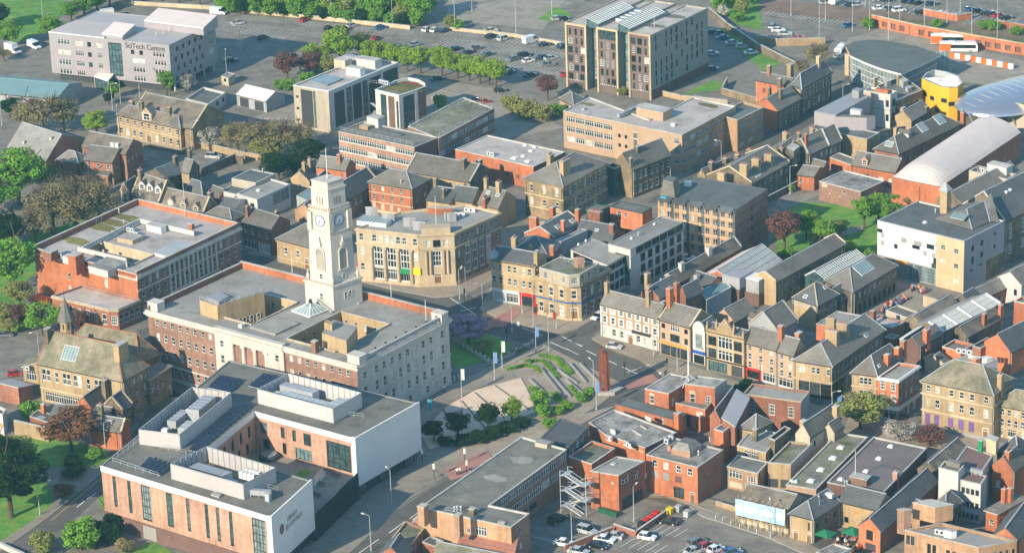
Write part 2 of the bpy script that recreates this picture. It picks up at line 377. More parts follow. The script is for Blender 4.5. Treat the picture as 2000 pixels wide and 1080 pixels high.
def bld(key,name,label,pts,h,roof='flat',wall='brick_red',rm=None,A=(),B=(),C=(),D=(),E=(),rise=3.0,par=.6,bands=(),cop='coping',eave=.35,z0=0.0,chim=(),fm=None,cat='building',ridge='lead',over=0.0,items=(),hipk=.5,ends=None,zpx=None,gcop=None,own=None,edges=None):
 """one building: walls with openings, roof, trim, chimneys. pts are sight points of the wall head (left, near, right[, ...])"""
 P=[Vector((p[0],p[1],h))if len(p)==3 else G(p[0],p[1],h)for p in pts]
 if len(P)==3:P.append(P[0]+P[2]-P[1])
 n=len(P);c=sum(P,Vector())/n;base=Vector((c.x,c.y,0))
 o=own or empty(name,label,cat,base);b=Bd();b.o=o;b.P=P;b.h=h;b.rise=rise;ALLB[key]=b
 fr={0:list(A),1:list(B),2:list(C),3:list(D),4:list(E)}
 m=M()
 for i in range(n):
  p,q=P[i],P[(i+1)%n];Lw=(q-p).length
  ws=expand(fr.get(i,[]),Lw)
  ws=[x for x in ws if x[2]>=z0 and x[2]+x[4]<h-.05 and x[1]-x[3]/2>.05 and x[1]+x[3]/2<Lw-.05]
  holes=[(u-w_/2,u+w_/2,z,z+hh)for k,u,z,w_,hh in ws]
  if edges is not None and i not in edges:continue
  facade(m,p,q,z0,h,holes,(fm or {}).get(i,wall))
  for k,u,z,w_,hh in ws:inst(PART[k],UW[k],o,face_mw(p,q,u,z,w_,hh))
 if z0>0:m.poly([(p[0],p[1],z0)for p in reversed(P)],wall)
 rf=M();tr=M();rd=M();polys=[]
 up=lambda p,z:Vector((p[0],p[1],z))
 if roof=='none':pass
 elif roof=='flat':
  I=inset(P,.32);O=inset(P,-.06);rz=h-par
  rf.poly([up(p,rz)for p in I],rm or 'flat_grey');polys.append([up(p,rz)for p in I])
  for i in range(n):
   j=(i+1)%n
   if par>.05:tr.poly([up(I[j],rz),up(I[i],rz),up(I[i],h+.05),up(I[j],h+.05)],wall if par>.3 else cop)
   tr.poly([up(O[i],h+.05),up(O[j],h+.05),up(I[j],h+.05),up(I[i],h+.05)],cop)
   tr.poly([up(O[i],h-.14),up(O[j],h-.14),up(O[j],h+.05),up(O[i],h+.05)],cop)
   tr.poly([up(O[j],h-.14),up(O[i],h-.14),up(P[i],h-.14),up(P[j],h-.14)],cop)
  tr.build('coping',o)
 else:
  L_,F_,R_,K_=[up(p,h)for p in P[:4]]
  if roof=='gB':L_,F_,R_,K_=F_,R_,K_,L_  # ridge runs with the B side
  rm=rm or 'slate'
  a=(F_-L_);bb=(R_-F_);la,lb=a.length,bb.length;ua,ub=a/la,bb/lb
  if roof in('gA','gB'):
   k=rise/(lb/2);ov=eave;gv=over
   r0=(L_+K_)/2+Vector((0,0,rise))-ua*gv;r1=(F_+R_)/2+Vector((0,0,rise))+ua*gv
   e=Vector((0,0,-k*ov))
   q1=[L_-ub*ov+e-ua*gv,F_-ub*ov+e+ua*gv,r1,r0];q2=[R_+ub*ov+e+ua*gv,K_+ub*ov+e-ua*gv,r0,r1]
   for q in(q1,q2):
    q=[v+Vector((0,0,.16))for v in q];rf.slab(q,.14,rm);polys.append(q)
   m.poly([F_,R_,(F_+R_)/2+Vector((0,0,rise))],(fm or {}).get('g',(fm or {}).get(1 if roof=='gA' else 2,wall)))
   m.poly([K_,L_,(L_+K_)/2+Vector((0,0,rise))],(fm or {}).get(3 if roof=='gA' else 0,wall))
   rd.bar(r0+Vector((0,0,.2)),r1+Vector((0,0,.2)),.3,ridge,.16)
   if gcop:
    for(x,r)in(((L_,K_),r0),((F_,R_),r1)):
     for y in x:rd.bar(y+Vector((0,0,.25)),Vector((r.x,r.y,r.z))+Vector((0,0,.28)),.4,gcop,.3)
  elif roof in('hip','hipB'):
   ov=eave
   if roof=='hipB' or(lb>la and roof=='hip' and ends is None and False):L_,F_,R_,K_=F_,R_,K_,L_;a,bb=bb,-a;la,lb=lb,la;ua,ub=a/la,bb/lb
   k=rise/(lb/2);e=Vector((0,0,-k*ov+.14))
   c4=[L_-ua*ov-ub*ov+e,F_+ua*ov-ub*ov+e,R_+ua*ov+ub*ov+e,K_-ua*ov+ub*ov+e]
   hk=min(lb*hipk,la*.499);h0,h1=(hk,hk)if ends is None else(hk*ends[0],hk*ends[1])
   r0=(L_+K_)/2+ua*h0+Vector((0,0,rise+.14));r1=(F_+R_)/2-ua*h1+Vector((0,0,rise+.14))
   for q in([c4[0],c4[1],r1,r0],[c4[2],c4[3],r0,r1],[c4[1],c4[2],r1],[c4[3],c4[0],r0]):
    rf.poly(q,rm);polys.append(q)
   rf.poly([v-Vector((0,0,.1))for v in c4[::-1]],rm)
   for i in range(4):rf.poly([c4[i]-Vector((0,0,.1)),c4[(i+1)%4]-Vector((0,0,.1)),c4[(i+1)%4],c4[i]],rm)
   for p_,q_ in((c4[0],r0),(c4[3],r0),(c4[1],r1),(c4[2],r1),(r0,r1)):
    if(p_-q_).length>.3:rd.bar(p_+Vector((0,0,.05)),q_+Vector((0,0,.05)),.28,ridge,.12)
   for ea,eb,r in((F_,R_,r1),(K_,L_,r0)):
    pass
  elif roof in('mA','mB','mAr','mBr'):  # mono pitch: 'A' rises from the A side to the back, 'B' from left wall to the B side
   rr=Vector((0,0,rise));z=Vector((0,0,.15))
   hi={'mA':(0,0,1,1),'mAr':(1,1,0,0),'mB':(0,1,1,0),'mBr':(1,0,0,1)}[roof]
   q=[v+rr*s_+z for v,s_ in zip((L_-ua*eave-ub*eave,F_+ua*eave-ub*eave,R_+ua*eave+ub*eave,K_-ua*eave+ub*eave),hi)]
   rf.slab(q,.2,rm,cop);polys.append(q)
   C4=(L_,F_,R_,K_)
   for i in range(4):
    j=(i+1)%4
    if hi[i]and hi[j]:m.poly([C4[i],C4[j],C4[j]+rr,C4[i]+rr],(fm or {}).get(i,wall))
    elif hi[i]:m.poly([C4[i],C4[j],C4[i]+rr],(fm or {}).get(i,wall))
    elif hi[j]:m.poly([C4[i],C4[j],C4[j]+rr],(fm or {}).get(i,wall))
 m.build('wall',o)
 if roof in('gA','gB','hip','hipB')and own is None:
  for i in range(2):
   if roof=='gB' and i==0 or roof=='gA' and i==1:continue
   p,q=P[i],P[i+1];d=(q-p).normalized();nn=Vector((d.y,-d.x,0));t=M();t.bar(p+nn*.42-Vector((0,0,.18)),q+nn*.42-Vector((0,0,.18)),.16,'black_paint',.14);g_=t.build('gutter',o)
   for f_ in(.03,.97):t=M();c=p.lerp(q,f_)+nn*.09;t.bar((c.x,c.y,z0+.1),(c.x,c.y,h-.2),.11,'black_paint' if len(name)%2 else 'render_white');t.build('downpipe',o)
 b.roof=rf.build('roof',o);rd.build('ridge',o)
 b.polys=polys
 vv=[];ff=[]
 for q in polys:i=len(vv);vv+=[tuple(p)for p in q];ff.append(tuple(range(i,i+len(q))))
 b.bvh=BVHTree.FromPolygons(vv,ff)if ff else None
 for bd_ in bands:  # string courses and cornices: (z, height, proud, material[, edges])
  t=M();z,hh,pr,mk=bd_[:4];ed=bd_[4]if len(bd_)>4 else range(2)
  for i in ed:
   p,q=P[i],P[(i+1)%n];d=(q-p).normalized();nn=Vector((d.y,-d.x,0))
   p2,q2=p-d*pr*.98,q+d*pr*.98
   t.prism([p2+nn*pr,q2+nn*pr,q2-nn*.0+nn*.003,p2+nn*.003],z,z+hh,mk,bot=True)
  t.build('string_course' if hh<.5 else 'cornice',o)
 b.ua=(P[1]-P[0]).normalized();b.ub=(P[2]-P[1]).normalized()
 for cdef in chim:chimney(b,*cdef)
 for it in items:item(b,*it)
 return b
UNITBOX=None
def roof_hit(b,x,y):
 r=b.bvh.ray_cast(CAM,ray(x,y),3000)if b.bvh else(None,)
 if r[0]is None:
  g=G(x,y,b.h);return g,Vector((0,0,1))
 n=r[1]if r[1].z>0 else-r[1]
 return r[0],n
_chm={}
def chimney(b,x,y,hh=1.8,w_=.9,d_=.6,k='stone_brown',pots=2,along='b'):
 """stack whose foot is seen at x, y on the roof"""
 loc,n=roof_hit(b,x,y);u,v=(b.ub,b.ua)if along=='b' else(b.ua,b.ub)
 m=M();z=loc.z
 m.obox(loc,u,v,w_*1.15,d_*1.3,z-2.2,z+hh,k);m.obox(loc,u,v,w_*1.3,d_*1.55,z+hh,z+hh+.16,k);m.obox(loc,u,v,w_*1.18,d_*1.36,z+hh+.16,z+hh+.26,'coping')
 o=m.build('chimney',b.o)
 if pots:
  t=M()
  for i in range(pots):
   s_=((i+.5)/pots-.5)*w_;t.cyl((loc.x+u.x*s_,loc.y+u.y*s_),.15,.11,z+hh+.26,z+hh+.8,'terracotta',6)
  t.build('chimney_pot',o)
def item(b,kind,x,y,*a):
 """roof furniture seated where the sight point meets the roof"""
 loc,n=roof_hit(b,x,y);u,v=b.ua,b.ub;m=M();z=loc.z
 if kind=='sky':  # rooflight lying on the slope
  w_,d_=a[:2]if a else(1.2,.9);bars=a[2]if len(a)>2 else 0
  s=n.cross(Vector((0,0,1)));s=s.normalized()if s.length>.05 else u;t=n.cross(s).normalized()
  q=lambda i,j,e:loc+s*i+t*j+n*e
  for i0,i1,j0,j1 in((-w_/2,w_/2,-d_/2,-d_/2+.12),(-w_/2,w_/2,d_/2-.12,d_/2),(-w_/2,-w_/2+.12,-d_/2+.12,d_/2-.12),(w_/2-.12,w_/2,-d_/2+.12,d_/2-.12)):
   m.poly([q(i0,j0,.14),q(i1,j0,.14),q(i1,j1,.14),q(i0,j1,.14)],'white_paint')
  m.poly([q(-w_/2+.1,-d_/2+.1,.09),q(w_/2-.1,-d_/2+.1,.09),q(w_/2-.1,d_/2-.1,.09),q(-w_/2+.1,d_/2-.1,.09)],'roof_glass')
  for k in range(bars):
   i=-w_/2+w_*(k+1)/(bars+1);m.poly([q(i-.05,-d_/2,.15),q(i+.05,-d_/2,.15),q(i+.05,d_/2,.15),q(i-.05,d_/2,.15)],'white_paint')
  for(i,j),(i2,j2)in(((-w_/2,-d_/2),(w_/2,-d_/2)),((w_/2,-d_/2),(w_/2,d_/2)),((w_/2,d_/2),(-w_/2,d_/2)),((-w_/2,d_/2),(-w_/2,-d_/2))):
   m.poly([q(i,j,-.05),q(i2,j2,-.05),q(i2,j2,.14),q(i,j,.14)],'white_paint')
  m.build('skylight',b.o)
 elif kind=='box':  # upstand, plant or lift head
  w_,d_,h_,k=a[:4];m.obox(loc,u,v,w_,d_,z-.3,z+h_,k,a[4]if len(a)>4 else None)
  if h_>1.2:m.obox(loc,u,v,w_+.2,d_+.2,z+h_,z+h_+.12,'coping')
  m.build('roof_box',b.o)
 elif kind=='ac':  # air-conditioning units
  nn=a[0]if a else 1
  for i in range(nn):
   t=M();c=loc+u*(i-(nn-1)/2)*1.25
   t.obox(c,u,v,1.0,.6,z+.12,z+1.15,'pipe_white');t.obox(c,u,v,1.06,.66,z+1.15,z+1.2,'galvanised')
   nv=-v;q=c+nv*.31
   t.poly([q+u*.36*math.cos(f*.785)+Vector((0,0,.65-z+z+.38*math.sin(f*.785)))-Vector((0,0,0))for f in range(8)],'panel_dark')
   for sx in(-.4,.4):t.obox(c+u*sx,u,v,.1,.6,z-.02,z+.12,'steel')
   t.build('air_unit',b.o)
 elif kind=='dome':  # domed rooflight
  w_=a[0]if a else 1.1
  m.obox(loc,u,v,w_,w_,z-.1,z+.25,'white_paint');lo=[loc+u*w_*.46*i+v*w_*.46*j for i,j in((-1,-1),(1,-1),(1,1),(-1,1))]
  hi=[loc+u*w_*.25*i+v*w_*.25*j for i,j in((-1,-1),(1,-1),(1,1),(-1,1))]
  for i in range(4):j=(i+1)%4;m.poly([(lo[i].x,lo[i].y,z+.25),(lo[j].x,lo[j].y,z+.25),(hi[j].x,hi[j].y,z+.5),(hi[i].x,hi[i].y,z+.5)],'glow_white')
  m.poly([(p.x,p.y,z+.5)for p in hi],'glow_white');m.build('rooflight',b.o)
 elif kind=='vent':
  m.cyl(loc,.16,.16,z-.3,z+.9,'galvanised',8);m.cyl(loc,.3,.12,z+.9,z+1.1,'galvanised',8);m.build('vent_pipe',b.o)
 elif kind=='pole':
  m.cyl(loc,.08,.05,z-.2,z+a[0],'white_paint',6);m.cyl(loc,.16,.16,z-.2,z+.3,'galvanised',6);m.build('flagpole',b.o)
 elif kind=='rail':  # guard rail from this point to another
  loc2,_=roof_hit(b,a[0],a[1]);n_=max(2,int((loc2-loc).length/2));hh=a[2]if len(a)>2 else 1.1
  for i in range(n_+1):
   p=loc.lerp(loc2,i/n_);m.bar(p,p+Vector((0,0,hh)),.06,'galvanised')
  for f in(.5,1):m.bar(loc+Vector((0,0,hh*f)),loc2+Vector((0,0,hh*f)),.05,'galvanised')
  m.build('guard_rail',b.o)
 elif kind=='duct':
  loc2,_=roof_hit(b,a[0],a[1]);w_=a[2]if len(a)>2 else .9;d=(loc2-loc).normalized();s=Vector((-d.y,d.x,0))
  m.obox((loc+loc2)/2,d,s,(loc2-loc).length,w_,z+.5,z+.5+w_,'steel');
  for f in(.12,.5,.88):m.obox(loc.lerp(loc2,f),d,s,.1,w_*1.12,z-.02,z+.5+w_*1.06,'galvanised')
  m.build('duct',b.o)
 elif kind=='patch':  # moss or repair patch lying on a flat roof: px radius m
  k,rx,ry=a[:3];pts=[]
  for i in range(20):
   t_=2*math.pi*i/20;r_=random.uniform(.75,1.15);pts.append(loc+u*rx*math.cos(t_)*r_+v*ry*math.sin(t_)*r_+Vector((0,0,.025)))
  m.poly(pts,k);m.build('moss_patch' if 'moss' in k else 'roof_patch',b.o)
 elif kind=='dorm':  # dormer with gabled roof facing the A side (or B)
  w_,hh,k=a[:3];f=a[3]if len(a)>3 else 'A';rk=a[4]if len(a)>4 else 'slate'
  out=(-v if f=='A' else u);sd=Vector((-out.y,out.x,0));
  c=loc;dp=3.2
  p=[c-sd*w_/2,c+sd*w_/2]
  fl,fr_=(c+sd*w_/2*-1,c+sd*w_/2)
  for(p0,p1)in((fl,fr_),(fr_,fr_-out*dp),(fl-out*dp,fl)):
   m.poly([(p0.x,p0.y,z-.4),(p1.x,p1.y,z-.4),(p1.x,p1.y,z+hh),(p0.x,p0.y,z+hh)],k)
  ap=c+Vector((0,0,hh+w_*.5));m.poly([(fl.x,fl.y,z+hh),(fr_.x,fr_.y,z+hh),ap],k)
  e=out*.15
  for s_ in(-1,1):
   q=[c+sd*s_*(w_/2+.18)+e+Vector((0,0,hh-.16)),ap+e+Vector((0,0,.04)),ap-out*dp+Vector((0,0,.04)),c+sd*s_*(w_/2+.18)-out*dp+Vector((0,0,hh-.16))]
   m.slab(q if s_<0 else q[::-1],.1,rk,'white_paint')
  dobj=m.build('dormer',b.o)
  inst('window',UW['s'],dobj,face_mw(*((fl+out*.19,fr_+out*.19)if(fr_-fl).cross(out).z<0 else(fr_+out*.19,fl+out*.19)),w_/2,z+.15,w_*.72,hh-.15))
# ------------------------------------------------------------------ survey sheets: detail views -> sight points
VW=dict(Z1=(220,290,.2037),Z2=(560,290,.2222),Z3=(940,380,.2407),Z4=(1300,240,.213),Z5=(1280,430,.25),Z6=(1160,560,.2222),Z7=(1540,560,.2407),Z8=(1140,720,.2592),
   Y1=(1440,60,.2407),Y2=(1700,200,.2037),Y3=(0,620,.2408),Y4=(0,860,.2037),Y5=(700,640,.2778),Y6=(640,860,.21),Y7=(1380,780,.31),
   S=(1080,0,.1703),Q=(60,380,.2102),H=(270,480,.315),L=(190,690,.3611),W=(1680,370,.213),E=(1260,330,.176),N=(0,0,1))
for i in range(4):
 for j in range(4):VW['abcd'[j]+str(i)]=(500*i,270*j,.25)
def v(k,*c):
 a,b,s=VW[k];return[(a+c[i]*s,b+c[i+1]*s)for i in range(0,len(c),2)]
def c1(k,x,y):a,b,s=VW[k];return(a+x*s,b+y*s)
def ch(k,*q):return[(*c1(k,t[0],t[1]),*t[2:])for t in q]
def it(k,*q):return[(t[0],*c1(k,t[1],t[2]),*((c1(k,t[3],t[4])+tuple(t[5:]))if t[0]in('rail','duct')else tuple(t[3:])))for t in q]
BR,BO,ST,SD='brick_red','brick_orange','sandstone','stone_brown'
# ---- far left
bld('teal','warehouse','low warehouse with pale teal metal roof at left edge',v('N',-70,176,112,193,160,163),4.2,'gA','render_grey','metal_roof_teal',rise=2,A=[(3,3,1,2.4,'d',.5,1)],ridge='metal_roof_teal')
bld('school','stone_school','stone school with long slate roof and big right gable near grey shed',v('N',256,227,376,252,438,221),6.5,'gA','sandstone_dark','slate_brown',rise=4.6,gcop='coping_buff',B=[(3,1.2,1.8,3.8)],chim=[(258,212,2,1.2,.8,SD,3,'a')])
bld('schoolf','stone_schoolhouse','yellow stone schoolhouse front with ornate centre gable and tall windows',v('N',228,224,352,251,374,240),6.5,'hip',ST,'slate_brown',rise=2.4,bands=[(3.4,.25,.08,'coping_buff'),(6.2,.3,.15,'coping_buff')],
 A=[(9,1.1,1.5,4.3),(4,1.2,1.8,1.0,'w',0,.42),(1,2,2.6,.1,'o',.44,.54),(4,1.2,1.8,1.0,'w',.56,1)],B=[(2,1,1.5,4.2)],chim=[(277,214,2.2,1.1,.8,SD,3,'a'),(331,224,2.0,1.1,.8,SD,3,'a')],items=[('dorm',287,236,3.4,2.2,ST)])
bld('wo','office_cabin','white flat roofed cabin behind the stone school',v('N',363,193,407,204,441,181),3.6,wall='render_white',rm='flat_dark',B=[(3,1.4,1.3,1.3,'d')])
bld('gs','store_shed','small grey shed with pale gabled roof and dark doors',v('N',462,184,520,198,556,183),3.6,'gA','render_grey','metal_roof_pale',rise=1.6,A=[(2,3.6,2.9,.05,'D')],ridge='metal_roof_pale')
bld('kk','car_park_cabin','tiny cream cabin beside the shaded car park',v('N',432,149,446,153,459,145),2.6,wall='render_cream',rm='flat_grey',par=.15,A=[(1,1,1,1.1,'d')],cat='cabin')
bld('rc1','brick_clinic','red brick house with slate roof and lean-to beside brown trees',v('b0',650,165,878,192,1000,115),6.6,'gA',BR,'slate',rise=2.6,A=[(3,1.1,1.5,4.3,'s')],B=[(2,.8,1.2,4.2,'s'),(4,.6,1.2,1.2,'s')],items=it('b0',('box',715,45,1.6,1,.6,'white_paint')))
bld('rc2','brick_house','red brick house with low hipped roof and small windows by green tree',v('b0',440,170,610,196,690,150),6.2,'hip',BR,'slate',rise=2.2,A=[(2,.9,1.0,4,'d'),(2,.9,1.0,1.4,'d')])
bld('rc3','brick_lean_to','single storey red brick lean-to with four white windows',v('b0',612,262,842,296,900,260),3.2,'mA',BR,'slate',rise=1.4,A=[(1,1,2.2,.05,'o',0,.2),(2,.8,1.5,1,'s',.35,.6),(2,.8,1.5,1,'s',.65,.95)],B=[(2,.6,1.2,1,'s')])
bld('rc4','brick_rear_house','taller red brick house with long shaded side behind the clinic',v('b0',640,60,985,125,1110,40),8,'gA',BR,'slate_brown',rise=2.6,B=[(4,.8,1.3,5,'s'),(6,.7,1.3,1.5,'s')],items=it('b0',('box',880,60,1.2,.8,.9,'white_paint'),('box',915,65,1.2,.8,.9,'white_paint')))
bld('gh','grey_roofed_hall','brick hall with broad pale grey roof at left edge',v('N',12,291,90,316,157,270),3.2,'gA',BR,'flat_grey',rise=4.4,ridge='lead',items=[('box',47,280,.9,.9,.7,'render_cream'),('box',100,272,.9,.9,.7,'render_cream')])
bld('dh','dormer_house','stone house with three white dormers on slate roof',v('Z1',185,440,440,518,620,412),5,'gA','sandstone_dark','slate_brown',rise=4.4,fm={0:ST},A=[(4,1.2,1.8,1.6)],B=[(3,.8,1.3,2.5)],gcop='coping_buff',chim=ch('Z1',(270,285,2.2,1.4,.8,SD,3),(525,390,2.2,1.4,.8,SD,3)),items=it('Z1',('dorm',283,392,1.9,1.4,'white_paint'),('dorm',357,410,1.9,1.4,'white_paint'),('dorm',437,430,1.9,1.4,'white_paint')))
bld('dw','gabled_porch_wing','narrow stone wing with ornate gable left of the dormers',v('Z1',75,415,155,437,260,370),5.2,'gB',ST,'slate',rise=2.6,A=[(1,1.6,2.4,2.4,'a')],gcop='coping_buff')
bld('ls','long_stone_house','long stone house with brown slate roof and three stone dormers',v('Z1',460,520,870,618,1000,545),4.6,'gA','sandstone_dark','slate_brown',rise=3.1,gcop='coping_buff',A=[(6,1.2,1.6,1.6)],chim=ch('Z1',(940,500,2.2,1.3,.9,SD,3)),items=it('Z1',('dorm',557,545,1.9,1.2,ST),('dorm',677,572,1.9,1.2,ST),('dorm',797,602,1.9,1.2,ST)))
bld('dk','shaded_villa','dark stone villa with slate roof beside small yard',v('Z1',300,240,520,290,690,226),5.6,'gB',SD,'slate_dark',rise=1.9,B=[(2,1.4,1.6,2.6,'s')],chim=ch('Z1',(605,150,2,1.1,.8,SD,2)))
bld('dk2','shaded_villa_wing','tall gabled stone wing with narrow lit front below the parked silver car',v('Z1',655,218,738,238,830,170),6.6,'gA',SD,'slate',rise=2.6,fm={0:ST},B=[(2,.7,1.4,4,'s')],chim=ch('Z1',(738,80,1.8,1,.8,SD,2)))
bld('py','small_pyramid_house','small house with steep dark pyramid roof behind the flagpole',v('Z1',690,405,862,452,925,412),4,'hip',SD,'slate_dark',rise=3)
bld('sg','small_gable_house','small dark gabled house left of the white modern block',v('Z1',912,440,1020,482,1125,440),3.6,'gA',BR,'slate',rise=1.9,A=[(1,.9,1.2,1,'s')])
bld('hs','hipped_shop','low shop with hipped slate roof behind the brick office parapet',v('Z1',880,635,1140,692,1262,632),4,'hip',BR,'slate',rise=1.9,A=[(3,1.2,1.4,1)])
bld('wc','white_cottage','small white walled cottage with dark slate roof',v('Z1',1010,565,1190,590,1300,500),4.6,'gA','render_white','slate_dark',rise=1.6,A=[(2,1,1.2,1.4)])
bld('wm','modern_white_block','modern white walled block with pale flat roof and dark glass side',v('Z1',1190,432,1385,490,1700,342),6.5,wall='render_white',rm='flat_grey',par=.4,cop='lead',B=[(1,12,3.4,2.6,'t',.45,.98)],A=[(2,1.5,1.5,3.5,'d')],items=it('Z1',('dome',1400,408)))
bld('wm2','dark_roofed_annexe','flat dark roofed annexe stepping up behind the modern white block',v('Z1',1140,288,1370,332,1560,242),7.2,wall='render_cream',rm='flat_dark',par=.2,items=it('Z1',('vent',1440,228)))
bld('wm3','low_grey_annexe','lower flat grey annexe with white edge beside the modern white block',v('Z1',1040,405,1210,450,1400,350),5.2,wall='render_white',rm='flat_dark',par=.2)
bld('rs','corner_brick_shop','red brick shop with slate roof, red chimneys and curved shop windows',v('Z1',1235,702,1515,792,1700,692),7,'gA',BR,'slate',rise=2.5,A=[(4,1.2,1.5,4.5),(2,5,2.9,.1,'c')],B=[(1,.8,1,4.6,'s')],chim=ch('Z1',(1300,640,2.4,1.2,.7,BR,2),(1578,690,2.4,1.2,.7,BR,2)))
bld('sb','small_stone_bank','small yellow stone bank with domed slate roof beside the clock tower',v('N',540,466,607,483,660,456),6.4,'hip',ST,'slate',rise=3.4,A=[(1,1.2,2,2.6,'w',.1,.4),(1,1.2,2,2.6,'w',.45,.75),(1,1.6,3,.1,'o',.7,1)],bands=[(5.7,.6,.25,ST),(1.4,.25,.1,'coping_buff')])
# ---- behind the tower
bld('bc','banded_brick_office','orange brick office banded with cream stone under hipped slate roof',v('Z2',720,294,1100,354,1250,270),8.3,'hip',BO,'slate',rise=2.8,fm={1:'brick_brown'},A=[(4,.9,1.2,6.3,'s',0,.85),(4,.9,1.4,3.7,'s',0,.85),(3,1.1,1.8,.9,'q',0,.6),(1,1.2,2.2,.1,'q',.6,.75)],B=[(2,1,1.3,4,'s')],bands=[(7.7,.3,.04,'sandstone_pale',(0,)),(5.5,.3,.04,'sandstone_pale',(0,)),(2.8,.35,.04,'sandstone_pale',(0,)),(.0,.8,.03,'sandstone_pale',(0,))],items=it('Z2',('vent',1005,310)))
bld('sl','long_slate_hall','long dark slate roofed hall running up behind the clock tower',v('Z2',310,418,490,468,800,288),6,'gB',SD,'slate_dark',rise=3,B=[(7,1,1.5,3)],gcop='coping_buff')
bld('og','orange_end_house','orange brick end house with mossy slate roof left of the tower flagpole',v('Z2',258,158,522,192,606,142),7,'gA',BO,'slate',rise=2.2,chim=ch('Z2',(465,120,2,1,.8,BR,2)),bands=[(3.5,.25,.04,'sandstone_pale',(0,))])
bld('ga','stone_gable_cottage','small yellow stone cottage with gable window and two chimneys',v('Z2',30,265,200,292,330,190),4.3,'gB',ST,'slate_dark',rise=2.6,A=[(1,1.7,1.5,1.6,'g')],chim=ch('Z2',(155,195,2.2,1,.7,ST,2),(205,158,2,1,.7,ST,2)))
bld('gb','tan_gable_cottage','tan gabled outbuilding right of the stone cottage',v('Z2',205,292,360,332,480,235),4,'gB','sandstone_dark','slate_dark',rise=2.2)
bld('gr','green_roofed_store','low store with green flat roof left of the clock tower',v('Z2',85,418,190,462,335,372),3.6,wall='render_grey',rm='metal_roof_teal',par=.1)
bld('bg','brown_gable_store','low brown brick store with blank gable by the tower',v('Z2',72,535,242,592,335,525),3.2,'gB','brick_tan','slate',rise=2.2)
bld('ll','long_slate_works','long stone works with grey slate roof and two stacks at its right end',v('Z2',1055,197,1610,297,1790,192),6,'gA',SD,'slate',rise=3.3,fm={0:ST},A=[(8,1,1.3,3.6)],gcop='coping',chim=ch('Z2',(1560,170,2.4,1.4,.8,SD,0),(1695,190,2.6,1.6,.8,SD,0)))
bld('ra','slate_terrace_house','yellow stone terrace house with dark slate roof, left of three',v('Z2',1225,448,1443,480,1582,392),5.6,'gA',ST,'slate_dark',rise=2.3,chim=ch('Z2',(1310,330,2,1,.7,SD,2),(1380,430,2.2,.9,.7,SD,1)))
bld('rb','slate_terrace_house','yellow stone terrace house with dark slate roof, middle of three',v('Z2',1440,446,1640,474,1738,405),6,'gA',ST,'slate_dark',rise=2.7)
bld('rcc','slate_terrace_house','terrace house with two rooflights and clustered pots, right of three',v('Z2',1676,482,1862,528,2010,432),6,'gA',ST,'slate',rise=3.2,items=it('Z2',('sky',1770,390,1.2,1),('sky',1855,412,1.2,1)),chim=ch('Z2',(1755,345,2.4,1,.8,ST,3),(1865,375,2.4,1.4,.9,ST,4),(1745,490,1.6,1.6,.8,BO,4)))
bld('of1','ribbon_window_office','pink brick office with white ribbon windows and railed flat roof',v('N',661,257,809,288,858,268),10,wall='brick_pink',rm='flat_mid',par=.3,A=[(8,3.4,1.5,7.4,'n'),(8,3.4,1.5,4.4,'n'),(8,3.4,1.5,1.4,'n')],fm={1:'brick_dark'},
 bands=[(7.25,.15,.05,'white_paint',(0,)),(4.25,.15,.05,'white_paint',(0,)),(1.25,.15,.05,'white_paint',(0,))],items=[*it('a1',('box',940,975,4,3,2.3,'render_white','metal_roof_pale'),('box',860,1005,3,2,1,'brick_tan','flat_pale'),('box',1080,1045,6,1.6,.3,'flat_dark')),('rail',664,256,806,285),('rail',664,256,760,215)])
bld('of2','ribbon_window_wing','long office wing with shaded ribbon windows beside the beige car yard',v('N',797,247,857,270,965,212),10,wall='brick_brown',rm='flat_moss',par=.3,B=[(9,3.2,1.5,7.4,'n'),(9,3.2,1.5,4.4,'n'),(9,3.2,1.5,1.4,'n')],items=[('rail',800,247,904,200),('rail',858,266,962,213),('rail',906,200,962,212)])
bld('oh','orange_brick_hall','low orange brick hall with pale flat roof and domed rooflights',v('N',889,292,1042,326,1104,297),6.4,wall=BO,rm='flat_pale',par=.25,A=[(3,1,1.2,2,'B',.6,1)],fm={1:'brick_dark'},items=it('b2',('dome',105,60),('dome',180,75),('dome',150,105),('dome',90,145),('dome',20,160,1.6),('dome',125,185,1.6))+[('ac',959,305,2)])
bld('itl','italianate_club','dark stone italianate block with pyramid slate roof and tall stacks',v('b2',100,312,396,374,740,192),10.4,'hipB','sandstone_dark','slate',rise=3.6,eave=.6,A=[(3,1,1.8,7.2,'a'),(3,1.1,1.8,3.6)],B=[(9,1,2,7,'a'),(9,1.1,2,3.4),(9,1.2,1.8,.6)],bands=[(9.7,.7,.35,'sandstone_dark'),(6.2,.3,.15,'coping_buff'),(2.8,.3,.12,'coping_buff')],chim=ch('b2',(300,205,2.6,1.6,1,ST,3),(415,270,3.4,3,1,ST,5)))
bld('dg','dark_glass_infill','dark green clad infill between two stone buildings in shade',v('b2',735,215,800,238,925,195),8,wall='panel_green',rm='flat_dark',B=[(2,1.6,2,4,'d')])
bld('dsl','red_signed_stone_house','dark stone building with slate gable and small red wall signs',v('b2',795,195,935,248,1242,130),8.2,'gB',SD,'slate',rise=3.6,B=[(7,1,1.9,5),(7,1.1,2,1.2)],fm={0:'sandstone_dark'},chim=ch('b2',(930,215,2,.8,.7,SD,1),(985,100,1.2,1.2,.9,SD,0)))
